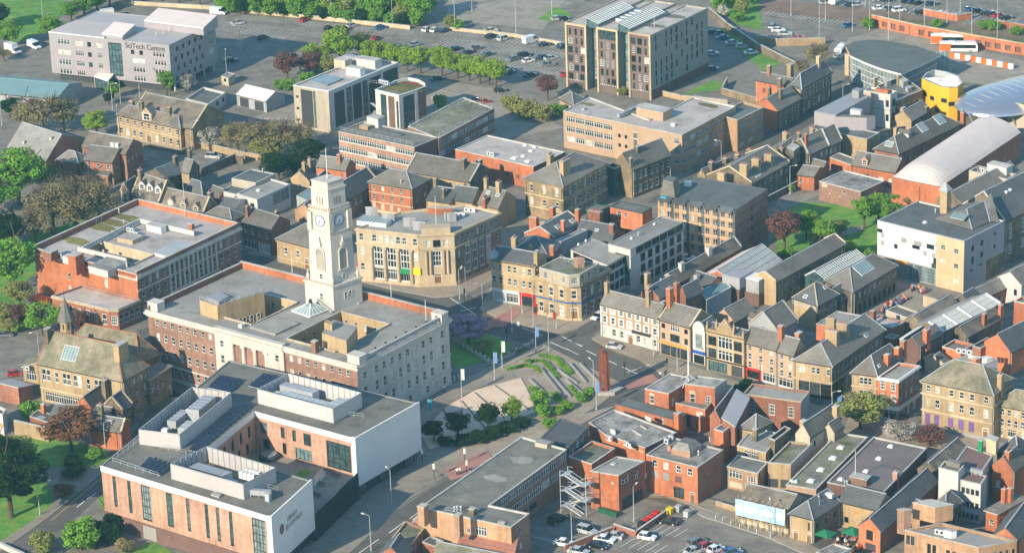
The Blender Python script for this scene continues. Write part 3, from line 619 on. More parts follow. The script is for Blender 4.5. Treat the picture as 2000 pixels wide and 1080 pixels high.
bld('col','college_building','pale yellow brick college with rows of white windows round flat roofs',v('N',1100,217,1332,264,1437,208,1355,190,1268,234,1152,190),10.8,wall='brick_buff',rm='flat_pale',par=.3,fm={1:'brick_tan'},
 A=[(5,2.9,1.6,7.9,'n',.02,.42),(5,2.9,1.6,5.0,'n',.02,.42),(5,2.9,1.6,2.1,'n',.02,.42),(2,.9,1,6.4,'d',.45,.56),(2,.9,1,3.6,'d',.45,.56),(1,1.2,6.5,2.4,'n',.58,.64),(1,1.2,5,3,'n',.78,.84),(1,1.6,1.6,7.9,'n',.92,.99),(1,1.6,1.6,5,'n',.92,.99),(1,1.6,1.6,2.1,'n',.92,.99)],
 B=[(8,2.9,1.6,8.0,'n',.02,.98),(8,2.9,1.6,5.1,'n',.02,.98),(6,2.9,1.6,2.2,'n',.02,.7),(1,3,3.2,.1,'D',.75,.95)],
 items=it('a2',('box',1110,905,9,4.5,2.2,'brick_buff','metal_roof'),('patch',590,815,'moss',2.6,1.2),('patch',1540,825,'moss',3.6,1.6),('box',560,860,1,.8,.6,'steel'),('box',1260,985,1.2,.8,.7,'white_paint'),('duct',830,930,1020,840,.9),('rail',640,770,480,850),('rail',1420,775,1730,830)))
bld('col2','college_annexe','shaded college annexe with pale ribbon windows right of the college',v('N',1400,223,1440,235,1491,210),9.4,wall='brick_tan',rm='flat_dark',B=[(3,2.6,1.2,6.6,'n'),(3,2.6,1.2,3.9,'n'),(3,2.6,1.2,1.2,'n')])
bld('kio','yellow_kiosk','small yellow brick kiosk with grey pyramid roof by the dark red tree',v('N',1093,192,1120,206,1140,191),3.6,'hip','brick_buff','slate',rise=1.6,A=[(1,1.6,1.4,1.3,'D')],cat='kiosk')
# ---- upper right
bld('lib2','stone_institute','dark stone hall with hipped slate roof beside red brick house',v('Y1',440,437,520,462,765,327),8.6,'hipB',SD,'slate_dark',rise=3,eave=.5,fm={0:ST},B=[(9,.9,2.2,5),(6,1,1.8,1.4)],bands=[(4.2,.3,.12,'sandstone_dark'),(8.0,.5,.3,'sandstone_dark')],chim=ch('Y1',(430,360,3,1.6,1.2,ST,0),(660,280,2.4,1.2,.9,ST,0)))
bld('rh','orange_brick_house','tall orange brick house with slate roof left of the stone hall',v('Y1',150,400,420,452,500,408),8,'gA',BO,'slate',rise=1.4,A=[(2,1,1.4,4.6,'B')],chim=ch('Y1',(258,355,2.4,1,.8,BR,0),(345,465,2.6,.9,.8,SD,0)))
bld('rt','gable_terrace','slate roofed terrace with orange brick gable below the orange house',v('Y1',150,592,325,652,520,548),6.2,'gB',SD,'slate',rise=2.4,fm={0:BO},B=[(4,1,1.7,3.8,'s'),(4,1,2,.8,'s')],chim=ch('Y1',(350,550,2.6,1,.8,SD,2),(262,520,2,.9,.7,SD,2)))
bld('zc','zinc_clad_block','stone based block with lilac grey metal cladding and long zinc roof',v('Y1',590,790,1052,882,1156,828),6.6,wall=ST,rm='flat_dark',par=.2,B=[(3,.8,1.7,3.2,'s')])
bld('wt','white_tower_house','narrow white and yellow rendered block with four stacked windows',v('Y1',1025,484,1242,522,1300,492),10,wall='render_white',rm='flat_grey',A=[(1,1,2,6.2,'d',.8,.98),(1,1,2,2,'d',.8,.98),(1,5,9.4,.1,'Z',.02,.42)],B=[(1,1.6,2.2,6.1,'d'),(1,1.6,2.2,2,'d')],items=it('Y1',('box',1180,490,4,1.6,.5,'brick_orange')),bands=[(5.2,.1,.03,'panel_dark')])
bld('wt2','shaded_stone_row','shaded stone row with lead roofs and stacks behind the white block',v('Y1',1130,450,1290,566,1500,482),7.6,wall=SD,rm='flat_mid',B=[(5,1,1.8,3.4)],chim=ch('Y1',(1310,440,2.6,1.2,.9,ST,0),(1120,440,2,1.2,.9,ST,0)),items=it('Y1',('box',1215,445,3,2,1.6,'steel'),('box',1350,450,3,2.4,1.8,'lead'),('box',1390,490,2,2,1.2,'lead')))
bld('gh2','stepped_gable_house','yellow stone house with stepped gable below the orange yellow block',v('Y1',1280,692,1412,732,1570,642),5.2,'gB',ST,'slate',rise=2,fm={1:SD},B=[(3,.9,1.5,2.4,'s')],chim=ch('Y1',(1345,675,1.6,1.6,.8,ST,0),(1535,650,1,1,.7,SD,0)))
bld('sk','rooflit_slate_hall','long slate hall with two large white framed rooflights beside pale roof',v('Y2',40,445,270,490,860,205),5.4,'hipB',BR,'slate',rise=3,eave=.4,A=[(3,1.1,1.5,2.4,'s')],fm={1:SD},B=[(4,1,1.3,2,'s',0,.3)],items=it('Y2',('sky',497,240,3.2,3.0,4),('sky',662,165,3.4,3.2,4),('sky',182,402,2.4,1.8,3),('dorm',375,335,1.6,1.2,'white_paint','B')),chim=ch('Y2',(242,320,2,.8,.7,ST,1),(888,185,2.6,1.2,.8,BO,2)))
bld('pink','pale_roofed_hall','big red brick hall under a smooth pale pink roof',v('Y2',205,718,672,815,1442,294),7,'none',BO,fm={1:'brick_red'},A=[(1,.3,6,.2,'B',.56,.6)])
bld('t1','stone_terrace','long dark stone terrace with many tall chimney stacks',v('Z4',380,482,790,552,1137,358),6.6,'gB',SD,'slate',rise=3.4,B=[(7,1,1.8,4,'s'),(7,1.1,2,.6,'s')],gcop='coping_buff',chim=ch('Z4',(515,552,2.6,1.8,.9,ST,3,'a'),(613,485,2.6,1.8,.9,ST,3,'a'),(720,480,2.8,1.8,.9,ST,4,'a'),(830,425,2.6,1.8,.9,ST,4,'a'),(945,370,2.2,1.8,.9,ST,4,'a')),items=it('Z4',('sky',850,488,2.6,.5,4)))
bld('t1b','mossy_end_terrace','low mossy roofed end house beside the college road',v('Z4',290,475,365,495,640,375),5,'gB','sandstone_dark','slate_brown',rise=1.6,chim=ch('Z4',(420,430,2,1.2,.9,SD,3,'a'),(548,395,2,1.2,.9,SD,3,'a'),(658,375,2.4,1.2,.9,SD,3,'a'),(770,315,2,1.2,.9,SD,3,'a')))
bld('t2','flat_dormer_house','terrace house with wide flat dormer between the long terraces',v('Z4',975,238,1150,332,1240,262),6.4,'gB',SD,'slate',rise=2.4,B=[(3,1,1.7,4,'s')],chim=ch('Z4',(1062,300,2,1.4,.8,ST,2,'a')),items=it('Z4',('box',1170,270,3.6,4,1.5,'slate','slate_brown')))
bld('t3','orange_stack_terrace','dark terrace house with single tall orange stack on slate roof',v('Z4',1170,205,1310,288,1502,202),6.6,'gB',SD,'slate',rise=3,B=[(4,1,1.7,4,'s'),(4,1,1.9,.6,'s')],gcop='coping',chim=ch('Z4',(1290,205,3,1,.8,BO,2,'a'),(1100,195,3,2,.9,ST,3,'a'),(1172,225,1.6,1,.8,ST,1,'a'),(1222,165,2,1.4,.8,SD,3,'a')))
bld('t4','end_terrace_house','stone end terrace beside the blank yellow stone wall',v('Z4',1370,118,1500,212,1616,158),6.6,'gB',SD,'slate',rise=3,B=[(3,1,1.7,4,'s'),(3,1,1.9,.6,'s')],gcop='coping',chim=ch('Z4',(1345,105,1.6,2,.9,ST,3,'a')))
bld('oo','orange_outhouse','small orange brick outhouse with slate roof in terrace back yard',v('Z4',1205,472,1368,492,1472,425),4.2,'gA',BO,'slate',rise=1.5,A=[(1,.9,1.4,1.6,'s',0,.4)],B=[(2,.8,1.2,1.6,'s')])
bld('oo2','slate_outhouse','small slate roofed outhouse right of the orange outhouse',v('Z4',1330,395,1450,425,1500,392),4.2,'gA',SD,'slate_brown',rise=1.4)
bld('bx','brown_brick_box','square brown brick box building with patched flat roof on lawn',v('Z4',1408,537,1790,634,2018,529),5.3,wall='brick_brown',rm='flat_weathered',par=.25,A=[(1,3,1,4,'q',.05,.2),(1,1,1.1,3.3,'s',.55,.65),(1,.6,.4,2.4,'q',.2,.3),(1,.6,.4,2.2,'q',.45,.55)],B=[(3,1.2,1.2,3,'s')])
bld('ol','long_orange_wall_store','low orange brick store with narrow flat roof behind the brown box',v('Z4',1505,318,1700,388,1785,342),3.6,wall=BO,rm='flat_mid',par=.2)
bld('oj','orange_mission_hall','orange brick hall with gabled dormer and grey slate roof',v('b3',650,205,1000,268,1092,212),4.6,'gA',BO,'slate',rise=2.7,A=[(1,1,1.2,1.5,'d',.3,.42),(2,1.4,1.7,.8,'s',.55,1)],items=it('b3',('dorm',755,215,1.8,1.6,BO)))
bld('yb','yellow_plant_block','pale yellow block with railed roof plant behind the slate school',v('Y2',945,655,1310,738,1402,690),11,wall='render_cream',rm='flat_grey',par=.9,items=it('Y2',('box',1240,660,6,3,1.8,'galvanised'),('rail',960,640,1300,725,1.4),('ac',1100,680,2)))
bld('sc1','slate_school','large dark stone school with steep blue slate roof at right edge',v('N',1880,401,1962,432,2060,384),11,'gB',SD,'slate_dark',rise=5.6,B=[(4,1.4,4,5.5,'g'),(4,1.4,2.6,1.5,'g')],gcop='coping',items=it('W',('dome',1375,10,.9),('dome',1340,30,.9)))
bld('sc2','slate_school_wing','long grey slate school wing behind the square stone stack',v('N',1830,388,1884,404,2000,342),9.5,'gB',SD,'slate',rise=2.6)
# ---- middle
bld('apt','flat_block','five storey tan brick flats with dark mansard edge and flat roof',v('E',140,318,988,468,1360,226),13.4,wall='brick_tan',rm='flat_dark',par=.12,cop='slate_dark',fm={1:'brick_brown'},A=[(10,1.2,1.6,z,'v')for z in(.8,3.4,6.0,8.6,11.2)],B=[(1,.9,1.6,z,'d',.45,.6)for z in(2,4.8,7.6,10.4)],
 bands=[(2.9,.25,.05,'coping_buff',(0,)),(5.5,.25,.05,'coping_buff',(0,)),(8.1,.25,.05,'coping_buff',(0,)),(10.7,.25,.05,'coping_buff',(0,)),(2.9,.3,.03,'brick_dark',(1,)),(5.7,.3,.03,'brick_dark',(1,)),(8.5,.3,.03,'brick_dark',(1,)),(11.3,.3,.03,'brick_dark',(1,))],items=it('E',('box',475,190,1.6,1.2,1.2,'white_paint'),('box',215,330,1.6,1.2,.6,'teal_cloth')))
bld('ga1','white_grid_flats','white framed modern flats with dark glass top storey',v('Z3',1030,398,1210,446,1640,222),11,wall='render_white',rm='flat_grey',par=.15,cop='panel_grey',A=[(1,5,8,1.2,'m',.3,.95)],B=[(6,6,1.7,9.0,'k',.1,.99),(6,2,2.2,6.2,'k',.16,.98),(6,2,2.2,3.4,'k',.16,.98),(6,2.4,2.4,.3,'k',.16,.98),(1,3,9.8,.2,'m',.0,.1)],bands=[(8.7,.2,.3,'panel_grey',(1,))],items=it('Z3',('dome',1220,360,.6),('dome',1405,245,.6),('vent',1275,335)))
bld('ga2','white_grid_flats_wing','lower white framed wing with ribbed grey roof before the modern flats',v('Z3',725,446,1032,572,1200,474),9,wall='render_white',rm='flat_grey',par=.15,cop='panel_grey',A=[(1,8,1.6,7,'k',.05,.6)],B=[(3,5,1.6,7,'k',.02,.98),(4,1.8,2.1,4.2,'k',.05,.97),(4,1.8,2.1,1.4,'k',.05,.97)],items=it('Z3',('dome',790,410,.6),('dome',850,380,.6)))
bld('dc1','dark_clad_flats','dark green clad roof storey on orange brick flats',v('Z3',1045,98,1308,154,1386,108),10.5,wall=BO,rm='flat_mid',par=.1,cop='panel_green',A=[(5,1,1.6,3.6,'d'),(5,1,1.6,.8,'d'),(1,1.6,1.3,8.4,'s',.2,.35),(1,1.4,1.2,8.4,'s',.42,.52)])
bld('dc2','dark_clad_wing','dark clad flat roofed wing with tall pipe left of the clad flats',v('Z3',850,112,970,130,1046,94),10.5,wall='panel_green',rm='flat_mid',par=.1,cop='panel_green',B=[(1,3,2,6.6,'d')],chim=ch('Z3',(925,175,1.2,3,1,BR,6,'a')))
bld('rk1','shaped_gable_house','orange brick house with shaped gable, tall stacks and rooflight',v('Z3',350,318,600,358,830,232),8,'gB',BO,'slate_dark',rise=2.4,A=[(2,1,1.5,4.6,'s')],items=it('Z3',('sky',622,262,1.8,1.4,3),('sky',740,215,1.8,1.4,3)),gcop='coping',chim=ch('Z3',(428,265,2.6,1.8,.9,BO,4,'a'),(500,290,2.0,1,.8,BO,0),(580,185,2.6,1.2,.8,BO,0),(785,215,3,1,.8,BO,0),(665,295,2.6,.7,.7,BO,0)))
bld('rk2','shaded_brick_yard_house','shaded brick house with dark slate slope inside the block',v('Z3',760,330,1060,385,1152,315),6.6,'gA',BR,'slate_dark',rise=3,chim=ch('Z3',(1060,300,1.8,1,1,BR,0)),items=it('Z3',('sky',938,290,1,.8)))
bld('rk3','hipped_slate_shop','hipped dark slate roof behind the yellow stone shop row',v('Z3',250,455,545,512,650,395),8.4,'hip',BR,'slate_dark',rise=2.8,B=[(2,1,1.5,5,'s')],chim=ch('Z3',(270,420,2.2,1.6,1,ST,3),(400,470,1.6,.9,.7,ST,2),(575,500,2.6,1,.9,BO,0)))
bld('rk4','grey_side_wall_house','narrow grey rendered house wall with pale flat roof amid brick stacks',v('Z3',598,372,645,384,862,288),9,wall='render_grey',rm='flat_grey',par=.1,B=[(1,1,1.6,5.5,'s',0,.3)])
bld('shp','stone_shop_row','three storey yellow stone shops with white shopfront and corner dome',v('Z3',80,522,435,582,530,490),11,'gA',ST,'slate_dark',rise=1.8,eave=.2,A=[(1,1,1.8,8.2,'w',.0,.1),(1,1,1.8,8.2,'w',.14,.26),(2,1,1.8,8.2,'w',.34,.6),(2,1,1.8,8.2,'w',.66,.94),(1,1,1.8,4.9,'w',.0,.1),(1,1,1.8,4.9,'w',.14,.26),(2,1,1.8,4.9,'w',.34,.6),(2,1,1.8,4.9,'w',.66,.94),(2,5,2.6,.1,'c',.04,.6),(1,5,2.6,.1,'h',.66,.95)],bands=[(7.5,.25,.1,'coping_buff'),(10.6,.4,.3,ST),(3.6,.2,.12,'coping_buff')],chim=ch('Z3',(450,540,2.4,1.6,.8,ST,0)))
bk=bld('bank','corner_stone_bank','yellow stone corner bank with chamfered door and blue band',v('Z3',437,664,690,720,808,720,1045,600,672,545),9.8,wall=ST,rm='flat_moss',par=.5,cop='coping_buff',fm={2:'sandstone_dark'},A=[(3,1.3,2.2,5.7,'a'),(3,1.4,2.6,1,'w')],B=[(1,1.3,2.2,5.7,'a'),(1,1.9,3.4,.1,'o')],C=[(4,1.2,2.2,5.7,'w'),(4,1.3,2.6,1,'w')],bands=[(4.5,.35,.08,'blue_sign',(0,1,2)),(9.1,.6,.3,ST,(0,1,2)),(.0,.7,.1,'coping_buff',(0,1,2))])
bld('pub','white_fronted_pub','long pub with white ground floor, brick above and white window surrounds',v('Z6',55,150,570,280,680,226),8.3,'gA','brick_tan','slate',rise=2.7,eave=.2,A=[(7,1,1.3,6.5,'s'),(7,1,1.7,3.8,'s'),(2,1,1.7,.9,'s',.02,.3),(1,1,1.7,.9,'s',.3,.42),(1,1.5,2.3,.05,'o',.46,.56),(2,1,1.7,.9,'s',.58,.84),(1,1,1.7,.9,'s',.86,.98)],chim=ch('Z6',(118,50,2.4,1,.7,ST,2),(482,150,3,1,.7,ST,2),(610,190,1.6,1.2,.7,BO,0)))
bld('sp','stone_shop','yellow stone shop with arched centre window left of narrow white front',v('Z6',576,284,845,357,1040,272),8.7,'gA',ST,'slate',rise=3.0,gcop='coping_buff',fm={0:'brick_buff'},A=[(1,1,1.2,6.7,'d',.05,.2),(1,3.2,1.4,6.6,'n',.34,.66),(1,1,1.2,6.7,'d',.78,.95),(1,1,1.5,4,'d',.05,.2),(1,3,1.9,3.9,'k',.34,.66),(1,1,1.5,4,'d',.78,.95),(3,4,2.6,.1,'h',.04,.98)],bands=[(2.9,.5,.25,'orange_board',(0,))],chim=ch('Z6',(668,165,4.2,1.2,.9,BO,2),(728,110,4,1,.8,BO,2)))
bld('wn','narrow_white_shop','narrow white shop front with tall centre window and blue sign',v('Z6',868,365,975,392,1095,318),8.7,'gB','render_white','slate_dark',rise=1.3,A=[(1,1.9,3.6,4,'t',.2,.8),(1,3.4,2.2,.1,'h',.06,.94)],bands=[(2.6,.8,.12,'blue_sign',(0,))])
bld('orn','ornate_gabled_shop','ornate yellow stone shop with pediment, finials and large windows',v('Z6',988,380,1318,456,1420,395),10,'gA',ST,'slate_dark',rise=1.0,eave=-.3,A=[(1,2.2,2.3,6.5,'k',.05,.27),(1,4.6,2.9,6.3,'n',.3,.7),(1,2.2,2.3,6.5,'k',.73,.95),(1,2.2,2.4,3.4,'k',.05,.27),(1,4.6,2.4,3.4,'n',.3,.7),(1,2.2,2.4,3.4,'k',.73,.95),(1,6.6,2.6,.1,'m',.04,.56),(1,4,2.6,.05,'D',.66,.97)],bands=[(3.0,.3,.2,'black_paint',(0,)),(9.4,.3,.2,'coping_buff',(0,)),(6.0,.2,.1,'coping_buff',(0,))])
bld('sh1','stone_town_house','yellow stone house row with red shopfront under slate roof',v('Z6',1322,482,1606,557,1720,490),8.8,'gA','brick_buff','slate',rise=3,A=[(3,1,1.2,7.0,'s'),(3,1,1.6,4.7,'s'),(3,1,1.5,2.75,'s'),(1,5,2.3,.1,'h',.04,.5),(1,4,2.3,.1,'c',.55,.95)],chim=ch('Z6',(1645,440,2.6,1,.9,BO,0)))
bld('sh2','narrow_stone_house','narrow yellow stone house with pale shopfront and end stack',v('Z6',1613,567,1758,606,1870,530),8.6,'gA','brick_buff','slate',rise=2.8,A=[(2,1,1.1,6.9,'s'),(2,1,1.5,4.7,'s'),(2,1,1.5,2.75,'s'),(1,4.6,2.3,.1,'c',.04,.96)],chim=ch('Z6',(1800,500,2.6,1.6,.9,BO,0)))
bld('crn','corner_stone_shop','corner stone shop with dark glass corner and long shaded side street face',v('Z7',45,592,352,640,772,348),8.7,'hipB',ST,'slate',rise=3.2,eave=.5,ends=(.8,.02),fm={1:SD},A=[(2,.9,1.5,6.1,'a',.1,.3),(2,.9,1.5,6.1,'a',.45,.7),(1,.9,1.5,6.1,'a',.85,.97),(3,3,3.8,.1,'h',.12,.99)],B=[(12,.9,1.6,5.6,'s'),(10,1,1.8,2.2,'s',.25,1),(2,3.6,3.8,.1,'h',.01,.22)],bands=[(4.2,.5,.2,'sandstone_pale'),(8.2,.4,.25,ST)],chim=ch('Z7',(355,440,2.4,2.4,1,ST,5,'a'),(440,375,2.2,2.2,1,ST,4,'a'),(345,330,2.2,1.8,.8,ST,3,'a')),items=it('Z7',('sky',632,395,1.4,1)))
# ---- market arcades and pubs
bld('m1','long_slate_market_house','long low house with brown slate roof and orange brick gable',v('Z5',40,470,152,504,672,212),4.4,'gB',BO,'slate_brown',rise=2.1,gcop='coping',chim=ch('Z5',(205,385,1.6,1.4,.8,'render_white',0),(420,262,1.6,1.4,.8,'render_white',0)))
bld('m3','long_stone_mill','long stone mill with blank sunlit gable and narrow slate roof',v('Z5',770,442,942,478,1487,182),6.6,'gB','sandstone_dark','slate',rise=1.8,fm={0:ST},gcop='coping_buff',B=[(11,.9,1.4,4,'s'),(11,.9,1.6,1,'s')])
bld('m5','stone_alehouse','dark stone alehouse with big blue roof panel above the crowded terrace',v('Z5',1330,470,1540,557,1886,352),7,'hipB',SD,'slate',rise=3,eave=.4,B=[(9,1,1.5,4.3,'s'),(9,1.1,2.2,.4,'k')],items=it('Z5',('sky',1625,372,6,3.4,5)))
bld('m6','dark_hipped_pub','small pub with dark hipped slate roof and cream front band',v('Z5',1075,602,1264,664,1430,575),6.6,'hipB',SD,'slate_dark',rise=3.2,eave=.3,fm={0:ST},B=[(4,.9,1.4,4,'s'),(1,1.2,2.4,.1,'o',.1,.3)],bands=[(4.9,1.5,.06,'render_cream',(0,))],items=it('Z5',('sky',1172,597,1.2,1),('sky',1325,525,1.2,1)),ridge='coping_buff')
bld('m6b','dark_slate_link','dark slate link roof between hipped pub and alehouse',v('Z5',1330,590,1440,625,1545,572),5,'gB',SD,'slate_dark',rise=2.4,B=[(2,.9,1.4,2.6,'s')])
bld('m7','grey_slate_shed','broad grey slate shed with cream wall behind the narrow white shop',v('Z5',455,752,615,792,782,705),6.2,'gB','brick_tan','slate',rise=2.4)
bld('m7b','large_grey_gabled_shed','large grey slate gabled shed with small dormer behind the ornate shop',v('Z5',730,812,952,866,1108,776),7,'gB','render_grey','slate',rise=3.8,gcop='coping',items=it('Z5',('dorm',830,800,2,1,'slate','B')))
bld('m8','twin_stack_house','shaded brick house with two tall orange stacks beside slate roofs',v('Z5',180,560,245,622,367,557),7,'gB',BR,'slate_dark',rise=2.2)
bld('m9','dark_slate_rear_house','dark slate roofed house directly behind the white fronted pub',v('Z5',-110,565,30,612,200,522),6.2,'gB',BR,'slate_dark',rise=2.2,chim=ch('Z5',(-45,600,2.6,1.4,.8,ST,2),(-60,480,2,1.4,.8,ST,2)))
bld('m10','teal_roofed_yard_store','shaded yard store with teal metal roof beside glass market',v('Z5',345,555,400,625,592,522),5.4,wall='render_grey',rm='metal_roof_teal',par=.1)
bld('m11','small_slate_yard_house','small slate house with white stack near the glass market gable',v('Z5',260,478,420,530,545,478),5,'gA',BO,'slate_dark',rise=1.8,chim=ch('Z5',(325,490,1.8,1,.8,'render_cream',1)))
bld('p6','flat_grey_rear_extension','flat grey roofed rear extension behind the corner stone shop',v('Z7',225,300,470,345,640,240),7,wall='brick_orange',rm='flat_grey',par=.15,chim=ch('Z7',(685,250,1.6,1,.8,BR,0)))
bld('p6b','pale_flat_extension','pale flat roofed brick extension beside the arcade roofs',v('Z7',640,275,840,335,942,285),5.6,wall=BR,rm='flat_pale',par=.4)
bld('p6c','small_brick_extension','small red brick flat roofed extension near the arcade end',v('Z7',780,408,852,424,902,394),5,wall=BR,rm='flat_moss',par=.2)
bld('p6d','sunken_flat_store','low flat roofed store with pale edges beside the terrace wall',v('Z7',790,190,960,250,1060,205),4.4,wall='render_cream',rm='flat_mid',par=.4)
bld('p1','narrow_hipped_stone_shop','narrow yellow stone shop with white hip ridges above bare tree',v('Z7',515,692,718,716,925,588),9.2,'hipB',ST,'slate',rise=3.4,eave=.4,ends=(.9,.02),A=[(3,.9,1.6,6.6,'a',.3,.8),(3,.9,2,3.2,'w',.3,.8)],bands=[(8.7,.4,.25,ST,(0,)),(5.8,.3,.15,'coping_buff',(0,))],chim=ch('Z7',(800,620,2,1,.8,BO,0),(885,570,2.2,1,.8,BO,0),(930,530,2.6,1,.8,BO,0)),items=it('Z7',('sky',735,640,.9,.8)))
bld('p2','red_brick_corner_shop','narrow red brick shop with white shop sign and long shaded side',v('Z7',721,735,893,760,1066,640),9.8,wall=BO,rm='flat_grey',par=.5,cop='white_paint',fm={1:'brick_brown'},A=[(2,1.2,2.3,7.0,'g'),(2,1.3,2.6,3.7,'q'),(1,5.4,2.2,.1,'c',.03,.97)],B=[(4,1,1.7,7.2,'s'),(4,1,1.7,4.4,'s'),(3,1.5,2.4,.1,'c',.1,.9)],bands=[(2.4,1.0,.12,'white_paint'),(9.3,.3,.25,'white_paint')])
bld('p3','grand_stone_bank','grand yellow stone bank with hipped mossy roof and purple blinds',v('Z7',1087,757,1660,872,1828,745),11.4,'hip',ST,'stone_slate',rise=4,eave=.5,A=[(2,1.1,1.6,8.9,'s',.02,.28),(3,1.2,1.5,8.9,'a',.34,.78),(1,1.1,1.6,8.9,'s',.84,.97),(2,1.2,2,5.4,'qs',.02,.28),(3,1.2,2,5.4,'s',.34,.78),(1,1.1,2,5.4,'s',.84,.97),(2,1.2,2.6,1.2,'P',.02,.28),(3,1.3,2.4,1.4,'P',.34,.78),(1,1.4,3,.05,'o',.84,.97)],bands=[(8.2,.4,.3,'coping_buff',(0,1)),(10.8,.5,.4,ST,(0,1)),(4.3,.35,.2,'coping_buff',(0,1)),(0,1,.1,'panel_grey',(0,))],chim=ch('Z7',(1718,820,3,1,.8,ST,2)))
bld('p3b','rooftop_terrace_block','flat roofed block with white parapet and orange piers behind the grand bank',v('Z7',1310,600,1555,640,1700,590),10,wall='render_white',rm='flat_grey',par=.7,chim=ch('Z7',(1520,640,1.6,1.4,.9,BO,0)),items=it('Z7',('ac',1430,545,3),('box',1600,600,2,2,.8,'white_paint')))
bld('p4','stone_side_bank','lower yellow stone wing with paired windows right of the grand bank',v('Z7',1655,950,1985,1010,2100,910),7.6,'hip',ST,'stone_slate',rise=2.6,A=[(6,.9,1.5,5.4,'s'),(6,.9,1.8,2.8,'s'),(3,2,2,.3,'c')],bands=[(7.1,.4,.25,'coping_buff',(0,)),(2.3,.25,.12,'coping_buff',(0,))])
bld('p5','arcade_slate_block','dark slate roofed block with orange stack at the arcade front',v('Z7',940,448,1060,484,1252,374),6.6,'gB','brick_dark','slate',rise=1.6,chim=ch('Z7',(1120,440,2.8,1.4,.9,BO,2)))
bld('p7','brown_slate_arcade_row','low brown slate roofs on the far side of the arcade glass',v('Z7',940,272,1082,312,1385,135),5,'gB',SD,'slate_brown',rise=1.6)
bld('p7b','dark_slate_arcade_end','dark slate end of the arcade row below the yellow building',v('Z7',1350,105,1470,140,1560,85),5,'gB',SD,'slate_dark',rise=1.8)
bld('p8','slate_arcade_row','low slate roofs on the near side of the arcade with orange stacks',v('Z7',1330,345,1445,408,1735,248),5,'gB',SD,'slate_brown',rise=1.6,chim=ch('Z7',(1590,305,2.6,1.1,.8,BO,1),(1722,240,2.8,1.1,.8,BO,1)))
bld('p9','tall_orange_edge_house','tall orange brick wall at the right edge above dark roofs',v('Z7',1830,115,1990,152,2060,112),8,wall=BO,rm='flat_mid')
bld('p10','dark_roof_orange_gable','dark slate roofed house with orange brick gable near red planters',v('Z7',1590,440,1800,530,2010,425),6,'gB',BO,'slate_dark',rise=3)
bld('p11','flat_orange_infill','small flat roofed orange brick infill left of the dark roofs',v('Z7',1248,485,1400,525,1500,465),5,wall=BO,rm='flat_mid')
bld('p12','flat_red_infill','small flat roofed red brick infill with shaded side',v('Z7',1490,478,1560,500,1682,432),5,wall=BR,rm='flat_dark')
bld('p13','boarded_gable_store','small store with pale boarded gable behind the red brick shop',v('Z7',1105,580,1262,622,1310,590),3.4,'gB','sandstone_pale','slate',rise=1.2)
bld('sr','slate_row_by_white_gable','low slate roofed row below the yellow and lilac building',v('W',870,1020,1012,1046,1432,852),4.6,'gB',BR,'slate',rise=1.7,B=[(8,1,1.4,1.6,'s')])
bld('wg','white_gable_house','white rendered gable house at the right edge below the slate school',v('W',1262,800,1480,880,1640,800),6.6,'gB','render_white','slate',rise=2.3,A=[(2,1,1.6,3.4,'d')])
# ---- lower middle
bld('rt1','red_office_block','red brick office with weathered flat roof and white mast',v('Z8',460,150,640,188,830,70),8.6,wall=BO,rm='flat_weathered',par=.2,A=[(1,1.1,1.9,5.4,'a',.1,.5)],B=[(3,1,1.8,5,'s')])
bld('rt2','red_rear_office_block','red brick office block with grey rendered side and arched windows',v('Z8',762,112,988,142,1078,80),9.4,wall=BO,rm='flat_weathered',par=.2,fm={1:'render_grey'},A=[(1,1.3,2.2,5,'a',.1,.4),(1,1.3,2.2,5,'g',.6,.95)])
bld('rt3','low_plant_yard_block','low red brick block carrying a cluster of white air units',v('Z8',665,250,915,308,988,226),5.6,wall=BO,rm='flat_mid',par=.5,A=[(1,2.4,2.6,.6,'D',.3,.55),(1,1.6,1.4,3.4,'s',.7,.95)],items=it('Z8',('ac',775,230,1),('ac',825,238,1),('ac',875,245,1),('ac',920,232,1),('ac',845,198,1),('box',770,190,1.2,1,1.2,'galvanised')))
bld('rt4','curved_dark_roof_store','long orange brick store with dark curved metal roof',v('Z8',238,262,690,385,772,345),5.6,wall=BO,rm='flat_dark',par=.12,cop='slate_dark',chim=ch('Z8',(712,400,2,1.2,1,BO,0)))
bld('rt5','patched_flat_roof_store','broad brick store with pale patched flat roof and small vents',v('Z8',40,402,155,492,462,594,700,478,232,306),6,wall=BO,rm='flat_weathered',par=.3,cop='coping',fm={2:'brick_dark'},A=[(2,1,1,3,'B')],B=[(5,1.4,.5,4.6,'q')],items=it('Z8',('box',220,490,.9,.9,1,'white_paint'),('box',485,378,1.2,1,.5,'white_paint'),('box',450,445,1.4,1,.3,'flat_pale'),('box',400,485,2.6,1.2,.3,'flat_pale'),('vent',600,410),('ac',185,545,1),('ac',330,590,2),('patch',150,385,'flat_dark',1.3,.8),('patch',240,395,'flat_mid',1.3,.9),('patch',380,455,'flat_mid',1.2,.7),('patch',395,390,'flat_mid',1.4,.8),('patch',475,500,'flat_mid',1.1,.7)))
bld('rt6','orange_brick_box','tall orange brick box with grey flat roof beside fire escape',v('Z8',50,768,262,802,462,692),8.6,wall=BO,rm='flat_grey',par=.2,fm={1:BR},A=[(1,.7,.7,6.2,'q',.7,.85),(1,.5,.4,3.8,'p',.4,.5)],B=[(1,2.4,1.7,6,'s',.08,.4),(1,1.4,1.8,5.6,'s',.5,.8),(1,8,2.6,.1,'D',.1,.9)],items=it('Z8',('box',225,720,1,.8,.3,'galvanised')))
